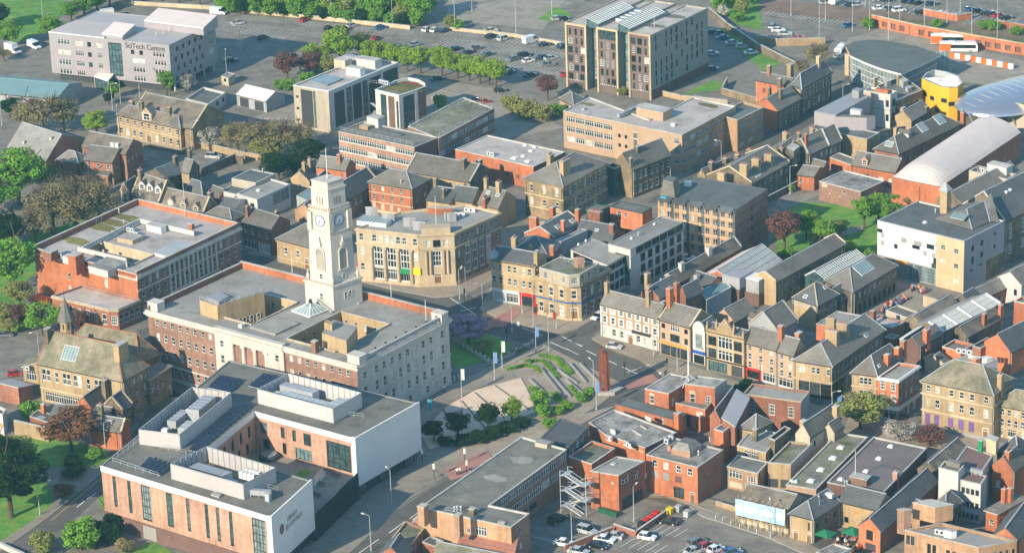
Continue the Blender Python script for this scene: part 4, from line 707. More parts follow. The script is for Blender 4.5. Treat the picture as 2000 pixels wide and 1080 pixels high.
bld('rt7','brick_restaurant','orange brick restaurant with arched entrance window and roof lantern',v('Z8',470,645,858,742,1052,608),8.6,wall=BO,rm='flat_weathered',par=.25,fm={1:BR},A=[(1,1.3,1.7,6.2,'s',.08,.25),(1,1.3,1.7,6.2,'s',.3,.46),(1,1.3,1.7,6.2,'s',.56,.7),(1,1.3,1.7,6.2,'s',.77,.93),(1,1.6,1.8,3.7,'p',.08,.25),(1,1.6,1.8,3.7,'p',.3,.46),(1,1.6,1.5,3.9,'B',.54,.72),(1,2.6,2.6,.3,'k',.52,.75),(1,1.3,2.5,.05,'o',.82,.96)],B=[(1,.6,.6,5,'q',.4,.5)],items=it('Z8',('ac',625,565,1),('ac',660,540,1),('vent',950,550),('vent',865,650),('box',650,615,.8,.8,1.2,'brick_pink')))
bld('rt8','red_schoolroom_block','red brick block with three tall white grid windows and yellow coping',v('Z8',1200,190,1635,250,1702,170),8.4,wall=BR,rm='flat_grey',par=.4,cop='coping_buff',fm={1:'render_grey'},A=[(3,1.4,2.7,4.2,'g')])
bld('rt9','curved_parapet_wing','red brick wing with pale sloping roof and curved white parapet',v('Z8',1040,410,1140,440,1252,222),8,'mBr',BR,'metal_roof',rise=1.2,eave=.1)
bld('rt10','small_red_stair_tower','small red brick stair tower with flat roof in the yards',v('Z8',983,455,1052,474,1118,426),7.6,wall=BO,rm='flat_mid',par=.3)
bld('rt11','steep_slate_slope','narrow steep slate roof between red office and curved parapet',v('Z8',950,355,1032,392,1166,220),6.4,'gB',BR,'slate',rise=2)
bld('rt12','pyramid_roofed_stone_block','small stone block with slate pyramid roof among yards',v('Z8',1180,440,1292,462,1420,398),7,'hip',ST,'slate',rise=2.4)
bld('rt13','conservatory_block','stone block with band of white windows and pale flat roof',v('Z8',1155,578,1372,632,1490,490),6,wall=ST,rm='flat_grey',par=.15,A=[(4,1.8,1.8,3.6,'n')],chim=ch('Z8',(1292,540,2.6,1,.9,SD,0)))
bld('rt14','low_tan_annexe','low tan brick annexe with white grid windows beside the restaurant',v('Z8',1080,735,1312,788,1392,700),5,wall='brick_tan',rm='flat_mid',par=.15,A=[(1,3.2,1.7,2.7,'n',.05,.5),(1,2.2,1.4,2.6,'g',.65,.95),(1,3.2,1.4,.4,'q',.05,.5),(1,1,2.1,.05,'p',.55,.7)])
bld('rt15','tan_flat_roof_shop','tan stone flat roofed building with long cream side wall',v('Z8',1388,705,1560,720,1722,560),6,wall=ST,rm='flat_moss',par=.4,fm={1:'render_cream'},A=[(2,2,2,.3,'D')],B=[(3,.8,2,1,'d')])
bld('rt16','ruined_stone_wall_house','weathered stone block with rough parapet beside conservatory',v('Z8',1395,520,1440,540,1560,450),8,wall=SD,rm='flat_moss',par=.8)
bld('rt17','cream_gable_house','cream rendered house with slate gables and twin stacks near bare tree',v('Y7',560,215,650,236,840,110),7.6,'gB','render_cream','slate',rise=2.6,B=[(3,.8,1.3,4.6,'d'),(2,.8,1.3,1.6,'d')],chim=ch('Y7',(612,195,2.2,1.2,.9,ST,0),(815,110,2.4,1.2,.9,ST,0)))
bld('rt18','cream_side_gable','narrow cream gable with orange edge next to patched strip roof',v('Y7',735,190,800,205,862,165),7,'gB','render_cream','slate',rise=1.6,fm={1:ST})
bld('st1','mossy_strip_roof_shop','narrow shop with long mossy flat roof and domed rooflights',v('Y7',500,535,690,566,1016,235),5,wall='brick_buff',rm='flat_moss',par=.25,items=it('Y7',('dome',845,305,1.5),('dome',797,372,1.5),('dome',720,445,1.5),('dome',658,515,1.5),('dome',535,518,.8),('dome',562,520,.8),('patch',880,278,'moss',1.6,.8),('patch',820,380,'moss',.8,.6)))
bld('pr','purple_felt_roof_hall','wide hall with plain purple grey felt roof and four rooflights',v('Y7',760,520,1105,595,1390,303),6,wall='brick_dark',rm='felt_purple',par=.3,items=it('Y7',('dome',1160,298,1.2),('dome',1085,375,1.2),('dome',1005,455,1.2),('dome',845,505,1.2),('box',968,525,4,2.4,1.5,'brick_brown'),('vent',870,535),('vent',885,538),('patch',1120,420,'flat_dark',1.6,.8),('patch',1190,435,'flat_dark',1.2,.8),('patch',1060,510,'flat_dark',1.4,1.2),('pole',937,510,7)),chim=ch('Y7',(1192,500,1.4,1,.8,'brick_pink',1)))
bld('sf','scaffolded_house','small cream house with brown roof behind blue sheeted scaffold',v('Y7',205,630,515,700,632,612),5.4,'gA','render_cream','slate_brown',rise=2,A=[(1,1,2.2,.05,'o',.55,.7),(1,1,1.2,1.2,'s',.8,.95),(1,1,1.2,1.2,'s',.1,.3)])
bld('sc','stone_corner_cottage','stone corner cottage with dark hipped roof and brown doors',v('Y7',525,715,668,750,836,645),5.7,'hipB',ST,'slate_dark',rise=2.4,ends=(.9,.02),fm={1:SD},A=[(1,1.3,2.1,.05,'o',.1,.4),(1,.5,1.8,2.8,'D',.78,.9),(1,1.2,2.1,.05,'o',.72,.95)],B=[(3,.9,1.2,2.8,'d')],items=it('Y7',('box',770,605,2,1,.6,'white_paint')))
bld('sc3','stone_yard_range','stone range with dark slate roof closing the beer garden',v('Y7',832,635,1082,695,1180,622),5.8,'gA',ST,'slate_dark',rise=2.2,A=[(1,1,1.3,1.2,'d',.1,.3),(1,1,.9,3.6,'O',.4,.55),(1,1,1.4,1.2,'d',.55,.75)])
bld('ogb','orange_gable_hall','long dark roofed hall with bright orange brick gable and window',v('Y7',960,792,1095,832,1458,512),5.2,'gB',BO,'slate_dark',rise=2.2,fm={1:BR},A=[(1,1.6,2.2,2.6,'k',.3,.7),(1,2.6,1.8,.1,'D',.3,.8)])
bld('sbs','brown_slate_strip','low brown slate roofed strip right of the purple felt roof',v('Y7',1330,438,1462,466,1648,305),5,'gB',SD,'slate_brown',rise=1.8)
bld('wml','white_mill_tower','tall white rendered block with flat top beside brown felt roof',v('Y7',1463,428,1586,458,1622,415),11,wall='render_white',rm='flat_mid',par=.3,items=it('Y7',('box',1560,410,3,1.4,.8,'slate')))
bld('wml2','white_mill_stair_block','white rendered block with rows of small panes above dark yard',v('Y7',1590,502,1728,535,1765,480),9,wall='render_white',rm='felt_brown',par=.12,A=[(4,.8,1.3,6.2,'d',.1,.95),(4,.8,1.3,3.2,'d',.1,.95),(4,.8,1.3,.6,'d',.1,.95)],fm={1:'render_grey'},items=it('Y7',('duct',1665,465,1745,480,.8)))
bld('wml3','brown_felt_roof_block','block with reddish brown felt roof and green tank stack',v('Y7',1552,410,1722,472,1806,350),9,wall='render_grey',rm='felt_brown',par=.12,B=[(4,1,1.5,5.5,'d')],items=it('Y7',('box',1725,325,1,1,2.6,'green_sign'),('box',1800,320,2.6,2.2,2.8,'coping_buff')))
bld('rr1','red_gable_edge_house','red brick house with orange stacks and slate gable at right edge',v('Y7',1800,412,1932,452,2020,385),8.4,'gB',BO,'slate',rise=2.6,A=[(1,1,1.7,3.6,'s',.1,.5)],chim=ch('Y7',(1900,420,3.4,1.4,.9,BO,3)))
bld('rr2','dark_hipped_edge_house','dark hipped slate house behind orange stacks at right edge',v('Y7',1830,330,1960,350,2060,290),8,'hip','brick_dark','slate_dark',rise=3)
bld('rr3','low_orange_edge_house','low orange brick house with grey curved roof near right edge',v('Y7',1760,700,1832,722,2010,645),5.4,'mA',BO,'slate',rise=1,A=[(1,1,1.2,2.6,'s')],B=[(3,1,1.3,2.6,'s')],chim=ch('Y7',(1875,650,3,.8,.7,BO,1),(1912,645,3,.8,.7,BO,1)))
bld('rr4','dark_slate_edge_house','orange brick house with dark slate slope at lower right edge',v('Y7',1800,860,1960,885,2080,720),6,'gB',BO,'slate_dark',rise=2.2)
bld('br1','tan_brick_bingo_hall','tan brick flat roofed hall with slit windows at bottom right',v('Y7',1248,820,1715,930,1955,885),6.6,wall='brick_tan',rm='flat_grey',par=.5,A=[(2,.8,2,3.6,'d',.02,.14),(2,.8,2.2,2.6,'d',.3,.44),(3,.8,2.2,2.2,'d',.55,.8),(1,.8,2.2,2.2,'d',.88,.96)],B=[(6,.6,2.4,2.4,'d')],items=it('Y7',('box',1425,745,5,4,3.2,'brick_tan','flat_mid'),('ac',1460,850,1),('ac',1490,855,1),('box',1535,868,1.6,1.2,1.6,'pipe_white'),('duct',1270,720,1350,740,.5)),chim=ch('Y7',(1245,780,3,1.4,1.2,'brick_pink',0)))
bld('br2','low_flat_store','low pale flat roofed store at the bottom edge by green umbrellas',v('Y7',690,958,800,992,915,938),3.6,wall='render_cream',rm='flat_weathered',par=.3)
bld('br3','grey_hipped_yard_house','grey slate hipped house in the dark yard by white mill',v('Y7',1430,655,1505,725,1612,638),6,'hipB',SD,'slate',rise=2.2,B=[(3,.9,1.4,2.6,'d')])
bld('br4','flat_topped_yard_block','small flat roofed yard block with vent pole before the bingo hall',v('Y7',1270,690,1345,715,1440,650),5.4,'gA','brick_tan','slate_dark',rise=1)
bld('off','flat_roofed_brick_office','long brown brick office with dark flat roof and ribbon windows',v('N',820,990,998,1029,1034,1002,957,986,1107,877,1019,852),9.4,wall='brick_tan',rm='flat_mid',par=.3,fm={3:'brick_brown',1:'brick_brown',5:'brick_dark'},A=[(1,1,1.7,6.4,'s',.35,.45),(1,2.6,2,6,'n',.58,.76),(1,.9,.8,6,'s',.5,.56)],B=[(1,1,1.5,6,'s'),(1,1,1.5,3,'s')],D=[(9,3.2,1.9,7.0,'n',.01,.99),(9,3.2,1.9,4.0,'n',.01,.99),(4,3,1.4,1.4,'k',.1,.6)],
 items=[*it('Y5',('box',1300,830,3,2,1,'render_cream','flat_grey')),*it('Y6',('box',1350,690,1.2,1.2,1.4,'stone_brown'),('vent',1205,650),('vent',1180,655),('vent',1240,650),('box',1620,770,1.6,.8,.4,'flat_pale'),('rail',1100,665,1240,690),('patch',1270,560,'flat_moss',1.6,1),('patch',1800,180,'flat_grey',2.6,2),('patch',1560,350,'flat_grey',2.6,1.6))],chim=ch('Y6',(890,690,2,1.6,1.2,'brick_tan',0),(1220,800,2.6,1.4,1,'brick_pink',0)))
bld('mn','mansard_dark_block','brick block with dark flat roof and three white round dormers',v('Y5',1280,775,1480,835,1618,695),7.6,wall='slate_dark',rm='slate_dark',par=.1,cop='slate_dark',A=[(1,1,1,1,'B')],B=[(3,1.2,1.7,5.4,'s',.08,.8)])
bld('yd','sunken_roof_yard','low brick block with mossy flat roof between offices',v('Y5',1478,905,1640,958,1805,845),5.6,wall=BO,rm='flat_moss',par=.5)
bld('bs1','small_moss_roof_house','small roadside house with mossy flat roof and pale parapet',v('Y6',600,900,768,975,892,820),5,wall=BR,rm='flat_moss',par=.35,cop='coping_buff',B=[(4,.8,1.3,2.4,'s')])
bld('bs2','dark_slate_bottom_house','dark slate gable house at the bottom edge beside the road',v('Y6',480,1055,700,1110,785,985),5,'gB',BR,'slate_dark',rise=2.2)
bld('bs3','red_tile_lean_to','pinkish red tiled lean-to roof in front of the brick office',v('Y6',1225,955,1725,1062,1765,960),4.6,'mA',BR,'tile_red',rise=1.8)
bld('bs4','mossy_gable_bottom_house','mossy roofed house at the bottom edge below red tiles',v('Y6',985,1070,1700,1210,1752,1080),4.4,'gA',BR,'flat_moss',rise=1.6)
bld('bs5','tiled_porch_house','small house with ribbed red hip roof by the road',v('Y6',770,795,1010,830,1040,770),4,'hip','brick_tan','tile_red',rise=1.8)
bld('bs6','dark_flat_link','dark flat roofed link between mossy houses and office',v('Y6',880,940,1000,985,1080,930),4.2,wall=BR,rm='flat_dark',par=.2)
# ---- lower left
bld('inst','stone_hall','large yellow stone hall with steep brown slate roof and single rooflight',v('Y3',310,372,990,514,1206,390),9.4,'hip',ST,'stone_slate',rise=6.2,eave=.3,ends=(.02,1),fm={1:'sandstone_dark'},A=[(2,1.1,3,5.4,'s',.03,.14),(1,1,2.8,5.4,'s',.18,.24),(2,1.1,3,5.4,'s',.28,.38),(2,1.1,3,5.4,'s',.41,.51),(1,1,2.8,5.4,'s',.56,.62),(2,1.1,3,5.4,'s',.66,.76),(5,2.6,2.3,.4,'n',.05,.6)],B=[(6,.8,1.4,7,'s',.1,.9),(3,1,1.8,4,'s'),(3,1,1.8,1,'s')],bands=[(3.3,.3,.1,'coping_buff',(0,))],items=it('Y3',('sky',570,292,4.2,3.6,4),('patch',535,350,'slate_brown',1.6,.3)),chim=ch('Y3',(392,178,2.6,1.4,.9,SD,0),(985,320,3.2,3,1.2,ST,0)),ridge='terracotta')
bld('inst2','rear_stone_range','rear stone hall range with mossy hipped roof and terracotta ridge',v('Y3',520,245,1130,372,1306,292),7.4,'hip',SD,'stone_slate',rise=5.4,ridge='terracotta',B=[(4,1,1.8,3.6,'s')])
bld('inst3','stone_entrance_wing','shaded stone entrance wing with red arched door',v('Y3',1110,480,1212,504,1388,412),6.6,'mA',SD,'slate',rise=.6,B=[(3,.9,1.8,3.2,'s',0,.7),(1,1.3,2.6,.1,'o',.75,.95)])
bld('inst4','stone_lean_to','low stone lean-to with wide window at the hall left end',v('Y3',185,402,312,425,345,372),6,'mB',ST,'stone_slate',rise=2,A=[(1,2.8,2.4,3,'n')],items=it('Y3',('ac',225,430,1)))
bld('dh1','dark_slate_cottage','dark slate cottage with orange brick gable before the stone hall',v('Y3',615,700,748,750,940,618),4.6,'gB',BO,'slate_dark',rise=2.4,chim=ch('Y3',(858,640,4,1.2,1,SD,1)))
bld('dh2','dark_slate_side_house','dark slate house with yellow verge beside the stone hall',v('Y3',830,725,1000,755,1076,700),5,'gB',SD,'slate_dark',rise=2.8,B=[(1,1,1.5,3,'s')],gcop='coping_buff')
bld('dh3','orange_brick_cottage','orange brick cottage with slate roof beside the copper tree',v('Y3',720,888,982,930,1055,842),4.6,'gA',BO,'slate',rise=1.8,gcop='coping_buff',chim=ch('Y3',(820,800,2.6,1.2,.9,SD,2)),A=[(1,.3,3.6,.3,'B',.5,.54)],items=it('Y3',('vent',820,850),('vent',905,865)))
bld('dh4','slate_wash_house','low slate roofed wash house behind copper tree',v('Y3',400,790,600,800,700,735),3.8,'gA',BR,'slate_dark',rise=1.6)
bld('dh5','flat_slate_outhouse','low outhouse with white framed rooflight and orange stack',v('Y3',240,800,402,855,470,800),3.2,wall=BR,rm='slate',par=.1,items=it('Y3',('sky',330,815,2,1.6,3)),chim=ch('Y3',(355,772,2,.9,.8,BO,0)))
bld('dh6','slate_back_range','small slate back range between cottage and dark houses',v('Y3',735,795,870,815,970,745),4,'gA',SD,'slate',rise=1.4)
bld('shl','brick_roadside_shed','low brick shed with pale ridged roof left of the stone hall',v('Y3',-30,555,150,598,262,548),3.6,'mAr',BR,'metal_roof',rise=1)
bld('lef','white_edge_house','white rendered building corner with yellow panel at left edge',v('Y3',-120,720,20,790,50,742),5,wall='render_white',rm='flat_mid',A=[(1,2,1,1.6,'O',.6,.95)])
# ------------------------------------------------------------------ larger set pieces
def text(parent,body,p0,p1,u,z,size,k,off=.06,sx=1.0):
 d=(Vector((p1[0],p1[1],0))-Vector((p0[0],p0[1],0))).normalized();n=Vector((d.y,-d.x,0));up_=Vector((0,0,1))
 cu=bpy.data.curves.new('lettering','FONT');cu.body=body;cu.size=size;cu.align_x='CENTER';cu.align_y='CENTER';cu.extrude=.02;cu.materials.append(MATS[k])
 _t=bpy.data.objects.new('t',cu);COL.objects.link(_t);me=bpy.data.meshes.new_from_object(_t.evaluated_get(bpy.context.evaluated_depsgraph_get()));bpy.data.objects.remove(_t)
 o=bpy.data.objects.new('lettering',me);COL.objects.link(o);o.parent=parent
 t=Vector((p0[0],p0[1],0))+d*u+n*off+up_*z-ORG.get(parent.name,Vector())
 o.matrix_local=Matrix(((d.x*sx,0,n.x,t.x),(d.y*sx,0,n.y,t.y),(0,1,0,t.z),(0,0,0,1)));return o
def blk(parent,name,pts,zt,zb,k,mt=None,px=True,sub=None):
 """solid block whose top corners are seen at pts (height zt)"""
 P=[G(x,y,zt)for x,y in pts]if px else pts
 if len(P)==3:P=P+[P[0]+P[2]-P[1]]
 m=M();m.prism(P,zb,zt,k,mt=mt,bot=True);return m.build(name,parent),P
def lerp4(P,s,t):return P[0]+(P[1]-P[0])*s+(P[2]-P[1])*t
def st_of(P,p):
 a=P[1]-P[0];b_=P[2]-P[1];d=Vector(p)-P[0];det=a.x*b_.y-a.y*b_.x
 return((d.x*b_.y-d.y*b_.x)/det,(a.x*d.y-a.y*d.x)/det)
def court_roof(b,z,holes,k,kw,zb,winrows,par=0.0):
 """flat roof in the building frame with light wells cut through; holes = (s0, s1, t0, t1)"""
 P=b.P;ss=sorted({0.0,1.0,*[q for h_ in holes for q in h_[:2]]});tt=sorted({0.0,1.0,*[q for h_ in holes for q in h_[2:]]})
 m=M();polys=[]
 for s0,s1 in zip(ss,ss[1:]):
  for t0,t1 in zip(tt,tt[1:]):
   sc_,tc=(s0+s1)/2,(t0+t1)/2
   if any(h_[0]<sc_<h_[1]and h_[2]<tc<h_[3]for h_ in holes):continue
   q=[lerp4(P,s,t)for s,t in((s0,t0),(s1,t0),(s1,t1),(s0,t1))];q=[Vector((p.x,p.y,z))for p in q]
   m.poly(q,k);polys.append(q)
 b.roof=m.build('roof',b.o)
 vv=[];ff=[]
 for q in polys:i=len(vv);vv+=[tuple(p)for p in q];ff.append(tuple(range(i,i+4)))
 b.bvh=BVHTree.FromPolygons(vv,ff);b.polys=polys
 for h_ in holes:
  C=[lerp4(P,s,t)for s,t in((h_[0],h_[2]),(h_[0],h_[3]),(h_[1],h_[3]),(h_[1],h_[2]))]
  w_=M()
  for i in range(4):
   p,q=C[i],C[(i+1)%4];Lw=(q-p).length;ws=expand(winrows,Lw)if i in(1,0)else[]
   ws=[x for x in ws if x[1]-x[3]/2>.1 and x[1]+x[3]/2<Lw-.1]
   facade(w_,p,q,zb,z+.35,[(u-a/2,u+a/2,zz,zz+hh)for kd,u,zz,a,hh in ws],kw)
   for kd,u,zz,a,hh in ws:inst('window',UW[kd],b.o,face_mw(p,q,u,zz,a,hh))
   d=(q-p).normalized();n=Vector((d.y,-d.x,0))
   w_.prism([p+n*.01,q+n*.01,q-n*.3,p-n*.3],z+.35,z+.45,'coping',bot=True)
   w_.poly([(p-n*.28)+Vector((0,0,z-p.z)),(q-n*.28)+Vector((0,0,z-q.z)),(q-n*.28)+Vector((0,0,z+.36-q.z)),(p-n*.28)+Vector((0,0,z+.36-p.z))],kw)
  w_.poly([(c.x,c.y,zb)for c in C],'flat_mid');w_.build('light_well',b.o)
def strip_wall(m,p,q,z0,z1,th,k,kc=None,off=0):
 d=(q-p).normalized();n=Vector((d.y,-d.x,0))
 m.prism([p+n*off,q+n*off,q+n*(off-th),p+n*(off-th)],z0,z1,k,bot=True)
 if kc:m.prism([p+n*(off+.08),q+n*(off+.08),q+n*(off-th-.08),p+n*(off-th-.08)],z1,z1+.14,kc,bot=True)
# ---- town hall
TH_H=16.6
th=bld('th','town_hall','white stone and red brick town hall with two light wells',v('N',288,605,697,713,876,620),TH_H,'none','brick_brown',fm={1:'portland',2:'portland',3:'brick_brown'},
   A=[(8,1.1,1.5,13.2,'s',.025,.325),(8,1.1,1.9,9.4,'s',.025,.325),(8,1.1,2,5.4,'s',.025,.325),(8,1.1,2.2,1.4,'s',.025,.325),(8,1.1,1.5,13.2,'s',.675,.975),(8,1.1,1.9,9.4,'s',.675,.975),(8,1.1,2,5.4,'s',.675,.975),(8,1.1,2.2,1.4,'s',.675,.975)],
   B=[(1,1.1,1.7,12.4,'s',.02,.14),(8,1.1,1.8,12.4,'s',.16,.84),(1,1.1,1.8,12.4,'s',.87,.98),(1,1.1,2.2,8.4,'s',.02,.14),(8,1.1,2.5,8.2,'s',.16,.84),(1,1.1,2.4,8.4,'s',.87,.98),(1,1.1,2,4.6,'s',.02,.14),(8,1.1,2.2,4.4,'s',.16,.84),(1,1.1,2.2,4.4,'s',.87,.98),(10,1.1,1.8,.9,'s',.02,.98)],
   bands=[(15.2,.5,.35,'portland',(0,1)),(15.7,.5,.7,'portland',(0,1)),(16.2,.45,.4,'portland',(0,1)),(7.4,.35,.2,'portland',(1,)),(3.6,.35,.25,'portland',(0,1)),(0,.9,.15,'portland',(0,1))])
P=th.P;o=th.o
h1=[st_of(P,G(*c1('H',*q),TH_H))for q in((395,405),(985,352))];h2=[st_of(P,G(*c1('H',*q),TH_H))for q in((925,575),(1555,486))]
court_roof(th,TH_H-.3,[(h1[0][0],h1[1][0],h1[0][1],h1[1][1]),(h2[0][0],h2[1][0],h2[0][1],h2[1][1])],'flat_grey',ST,5,[(5,1,1.7,13.2,'s'),(5,1,1.9,9.4,'s')])
m=M()  # parapets: brick at back and left, stone blocks at the corners
strip_wall(m,P[2],P[3],TH_H-.4,TH_H+1.3,.5,BO,'coping');strip_wall(m,P[3],P[0],TH_H-.4,TH_H+1.0,.5,BR,'coping');strip_wall(m,lerp4(P,1,.06),lerp4(P,1,.94),TH_H+.3,TH_H+1.0,.5,'render_grey','coping')
m.build('parapet',o)
for s,t,w_,d_ in((.02,.05,3,2.4),(.98,.05,3.4,2.6),(.985,.94,3,2.4)):
 m=M();c=lerp4(P,s,t);m.obox(c,th.ua,th.ub,w_,d_,TH_H-.3,TH_H+1.7,'portland');m.obox(c,th.ua,th.ub,w_+.3,d_+.3,TH_H+1.7,TH_H+1.9,'portland');m.build('corner_block',o)
# white centre piece on the front with recessed loggia
m=M();nA=Vector((th.ua.y,-th.ua.x,0));LA=(P[1]-P[0]).length
pc0,pc1=lerp4(P,.335,0)+nA*.5,lerp4(P,.665,0)+nA*.5;Lc=(pc1-pc0).length
lg=[(Lc*(.27+i*.165),Lc*(.27+i*.165)+Lc*.12,9.2,14)for i in range(3)]
facade(m,pc0,pc1,0,TH_H-.6,lg+[(Lc*.1-.55,Lc*.1+.55,12.4,14.1),(Lc*.9-.55,Lc*.9+.55,12.4,14.1),(Lc*.1-.55,Lc*.1+.55,8.4,10.5),(Lc*.9-.55,Lc*.9+.55,8.4,10.5)],'portland',depth=1.6)
m.poly([pc0-nA*1.6+Vector((0,0,9-pc0.z)),pc1-nA*1.6+Vector((0,0,9-pc1.z)),pc1-nA*1.6+Vector((0,0,15-pc1.z)),pc0-nA*1.6+Vector((0,0,15-pc0.z))],'brick_brown')
for e,f in((pc0,P[0]),(pc1,P[1])):
 q=e-nA*.6;m.poly([(q.x,q.y,0),(e.x,e.y,0),(e.x,e.y,TH_H-.6),(q.x,q.y,TH_H-.6)],'portland')
strip_wall(m,pc0,pc1,TH_H-1.2,TH_H-.4,1,'portland',None,.35);strip_wall(m,pc0,pc1,TH_H-.4,TH_H+.3,1.2,'portland','portland',.1)
m.build('portico',o)
for uu,z,hh in((.1,12.4,1.7),(.9,12.4,1.7),(.1,8.4,2.1),(.9,8.4,2.1)):inst('window',UW['s'],o,face_mw(pc0,pc1,Lc*uu,z,1.1,hh))
for i in range(4):
 m=M();c=pc0+th.ua*Lc*(.2475+i*.165)-nA*.25;m.cyl(c,.55,.48,9.2,13.6,'portland',12);m.obox(c,th.ua,th.ub,1.3,1.1,13.6,14.05,'portland');m.build('column',o)
for i in range(3):inst('window',UW['g'],o,face_mw(pc0-nA*1.42,pc1-nA*1.42,Lc*(.33+i*.165),9.6,1.6,3.6))
# roof furniture of the town hall
_,Pp=blk(o,'penthouse',v('H',380,336,490,372,780,287),TH_H+3.3,5,ST,'flat_grey')
for(p,q)in((Pp[0],Pp[1]),(Pp[1],Pp[2])):
 m=M();Lw=(q-p).length;d=(q-p).normalized()
 for i in range(int(Lw/2)+1):
  c=p+d*min(Lw,i*2.0);m.bar(c,c+Vector((0,0,.9)),.07,'galvanised')
 m.bar(p+Vector((0,0,.9)),q+Vector((0,0,.9)),.07,'galvanised');m.build('guard_rail',o)
blk(o,'penthouse_box',v('H',425,318,500,345,565,310),TH_H+4.2,TH_H+3.2,'zinc')
p,q=Pp[1],Pp[2];Lw=(q-p).length
for i in range(5):inst('window',UW['s'],o,face_mw(p+Vector((0,0,0))+Vector(((q-p).y,-(q-p).x,0)).normalized()*.2,q+Vector(((q-p).y,-(q-p).x,0)).normalized()*.2,Lw*(.25+.15*i),TH_H-3.2,1,1.8))
blk(o,'penthouse',v('H',1138,540,1290,590,1358,505),TH_H+3.1,5,ST,'flat_grey');blk(o,'lift_head',v('H',1152,475,1200,490,1212,472),TH_H+4.6,TH_H-2,ST)
m=M();C=[G(*c1('H',*q),TH_H)for q in((950,402),(1062,442),(1192,392),(1078,356))];ap=sum(C,Vector())/4+Vector((0,0,2.0))
for i in range(4):
 a,b_=C[i],C[(i+1)%4];m.poly([a,b_,ap],'roof_glass');m.bar(a,ap,.25,'white_paint',.12)
 for f in(.2,.4,.6,.8):m.bar(a.lerp(b_,f),a.lerp(b_,f).lerp(ap,1-abs(f-.5)*2 if False else .62),.1,'white_paint',.08)
 m.bar(a,b_,.3,'white_paint',.3)
m.cyl(ap,.5,.3,ap.z-.2,ap.z+.7,'black_paint',8);m.build('glazed_lantern',o)
for q,a in(((855,482),(1.6,1.2,.3,'flat_pale')),((1355,350),(2.4,1.6,.35,'galvanised')),((640,505),(1,1,.8,'white_paint'))):item(th,'box',*c1('H',*q),*a)
_,_q=blk(o,'raised_roof',v('H',690,500,850,545,1000,478),TH_H+.2,TH_H-.3,'flat_grey')
chimney(th,*c1('H',1098,660),2.6,1.1,1.0,'brick_brown',0)
for q in((955,165),(1570,335),(1785,470)):item(th,'pole',*c1('H',*q),5.5)
m=M()
for p,q in((lerp4(P,.985,.12),lerp4(P,.985,.9)),):
 for i in range(8):
  c=p.lerp(q,i/7);m.obox(c,th.ua,th.ub,.4,.4,TH_H+1.1,TH_H+1.35,'black_paint')
m.build('floodlight',o)
# ---- clock tower (part of the town hall as one body of stone, but a landmark of its own)
base=[G(*c1('H',*q),TH_H+6.2)for q in((1034,190),(1262,246),(1381,205))];base.append(base[0]+base[2]-base[1])
cc=sum(base,Vector())/4;tw=empty('clock_tower','tall white stone clock tower rising from the town hall roof','clock tower',(cc.x,cc.y,TH_H))
ta,tb=(base[1]-base[0]),(base[2]-base[1]);TW=(ta.length+tb.length)/2;ta.normalize();tb.normalize()
TW=8.5
def sq(r):return[Vector((cc.x,cc.y,0))+ta*r*i/2+tb*r*j/2 for i,j in((-1,-1),(1,-1),(1,1),(-1,1))]
def stage(nm,r0,r1,z0,z1,k='portland'):
 m=M();A_,B_=sq(r0),sq(r1)
 for i in range(4):
  j=(i+1)%4;m.poly([(A_[i].x,A_[i].y,z0),(A_[j].x,A_[j].y,z0),(B_[j].x,B_[j].y,z1),(B_[i].x,B_[i].y,z1)],k)
 m.poly([(p.x,p.y,z1)for p in B_],k);m.poly([(p.x,p.y,z0)for p in A_[::-1]],k);return m.build(nm,tw)
z=TH_H-.3
stage('plinth_stage',TW,TW,z,z+5.9);stage('plinth_cornice',TW+.5,TW+.5,z+5.9,z+6.4)
stage('shaft',6.8,6.3,z+6.4,z+18.6);stage('shaft_cornice',6.6,6.6,z+18.6,z+18.9)
stage('clock_stage',5.7,5.5,z+18.9,z+23.6)
stage('balcony',6.2,6.2,z+23.6,z+24.0)
stage('lantern_stage',5.1,5.0,z+24.0,z+28.8);stage('lantern_cornice',5.4,5.4,z+28.8,z+29.2);stage('lantern_top',4.8,4.7,z+29.2,z+30.6);stage('lantern_cap',5.0,5.0,z+30.6,z+30.9)
for s,t in((-1,-1),(1,-1),(1,1),(-1,1)):  # corner piers and urns
 m=M();c=Vector((cc.x,cc.y,0))+ta*s*2.75+tb*t*2.75;m.obox(c,ta,tb,1.2,1.2,z+18.9,z+23.2,'portland');m.build('corner_pier',tw)
 m=M();c=Vector((cc.x,cc.y,0))+ta*s*3.7+tb*t*3.7;m.cyl(c,.2,.45,z+6.4,z+7.4,'portland',10);m.cyl(c,.45,.18,z+7.4,z+8.2,'portland',10);m.cyl(c,.1,.25,z+8.2,z+8.9,'portland',8);m.build('urn',tw)
m=M()  # balcony balustrade
for i in range(4):
 p,q=sq(6.05)[i],sq(6.05)[(i+1)%4];d=q-p
 for k in range(12):cpt=p+d*(k+.5)/12;m.obox(cpt,ta,tb,.2,.2,z+24.0,z+24.7,'portland')
 m.bar(p+Vector((0,0,z+24.75)),q+Vector((0,0,z+24.75)),.3,'portland',.14)
m.build('balustrade',tw)
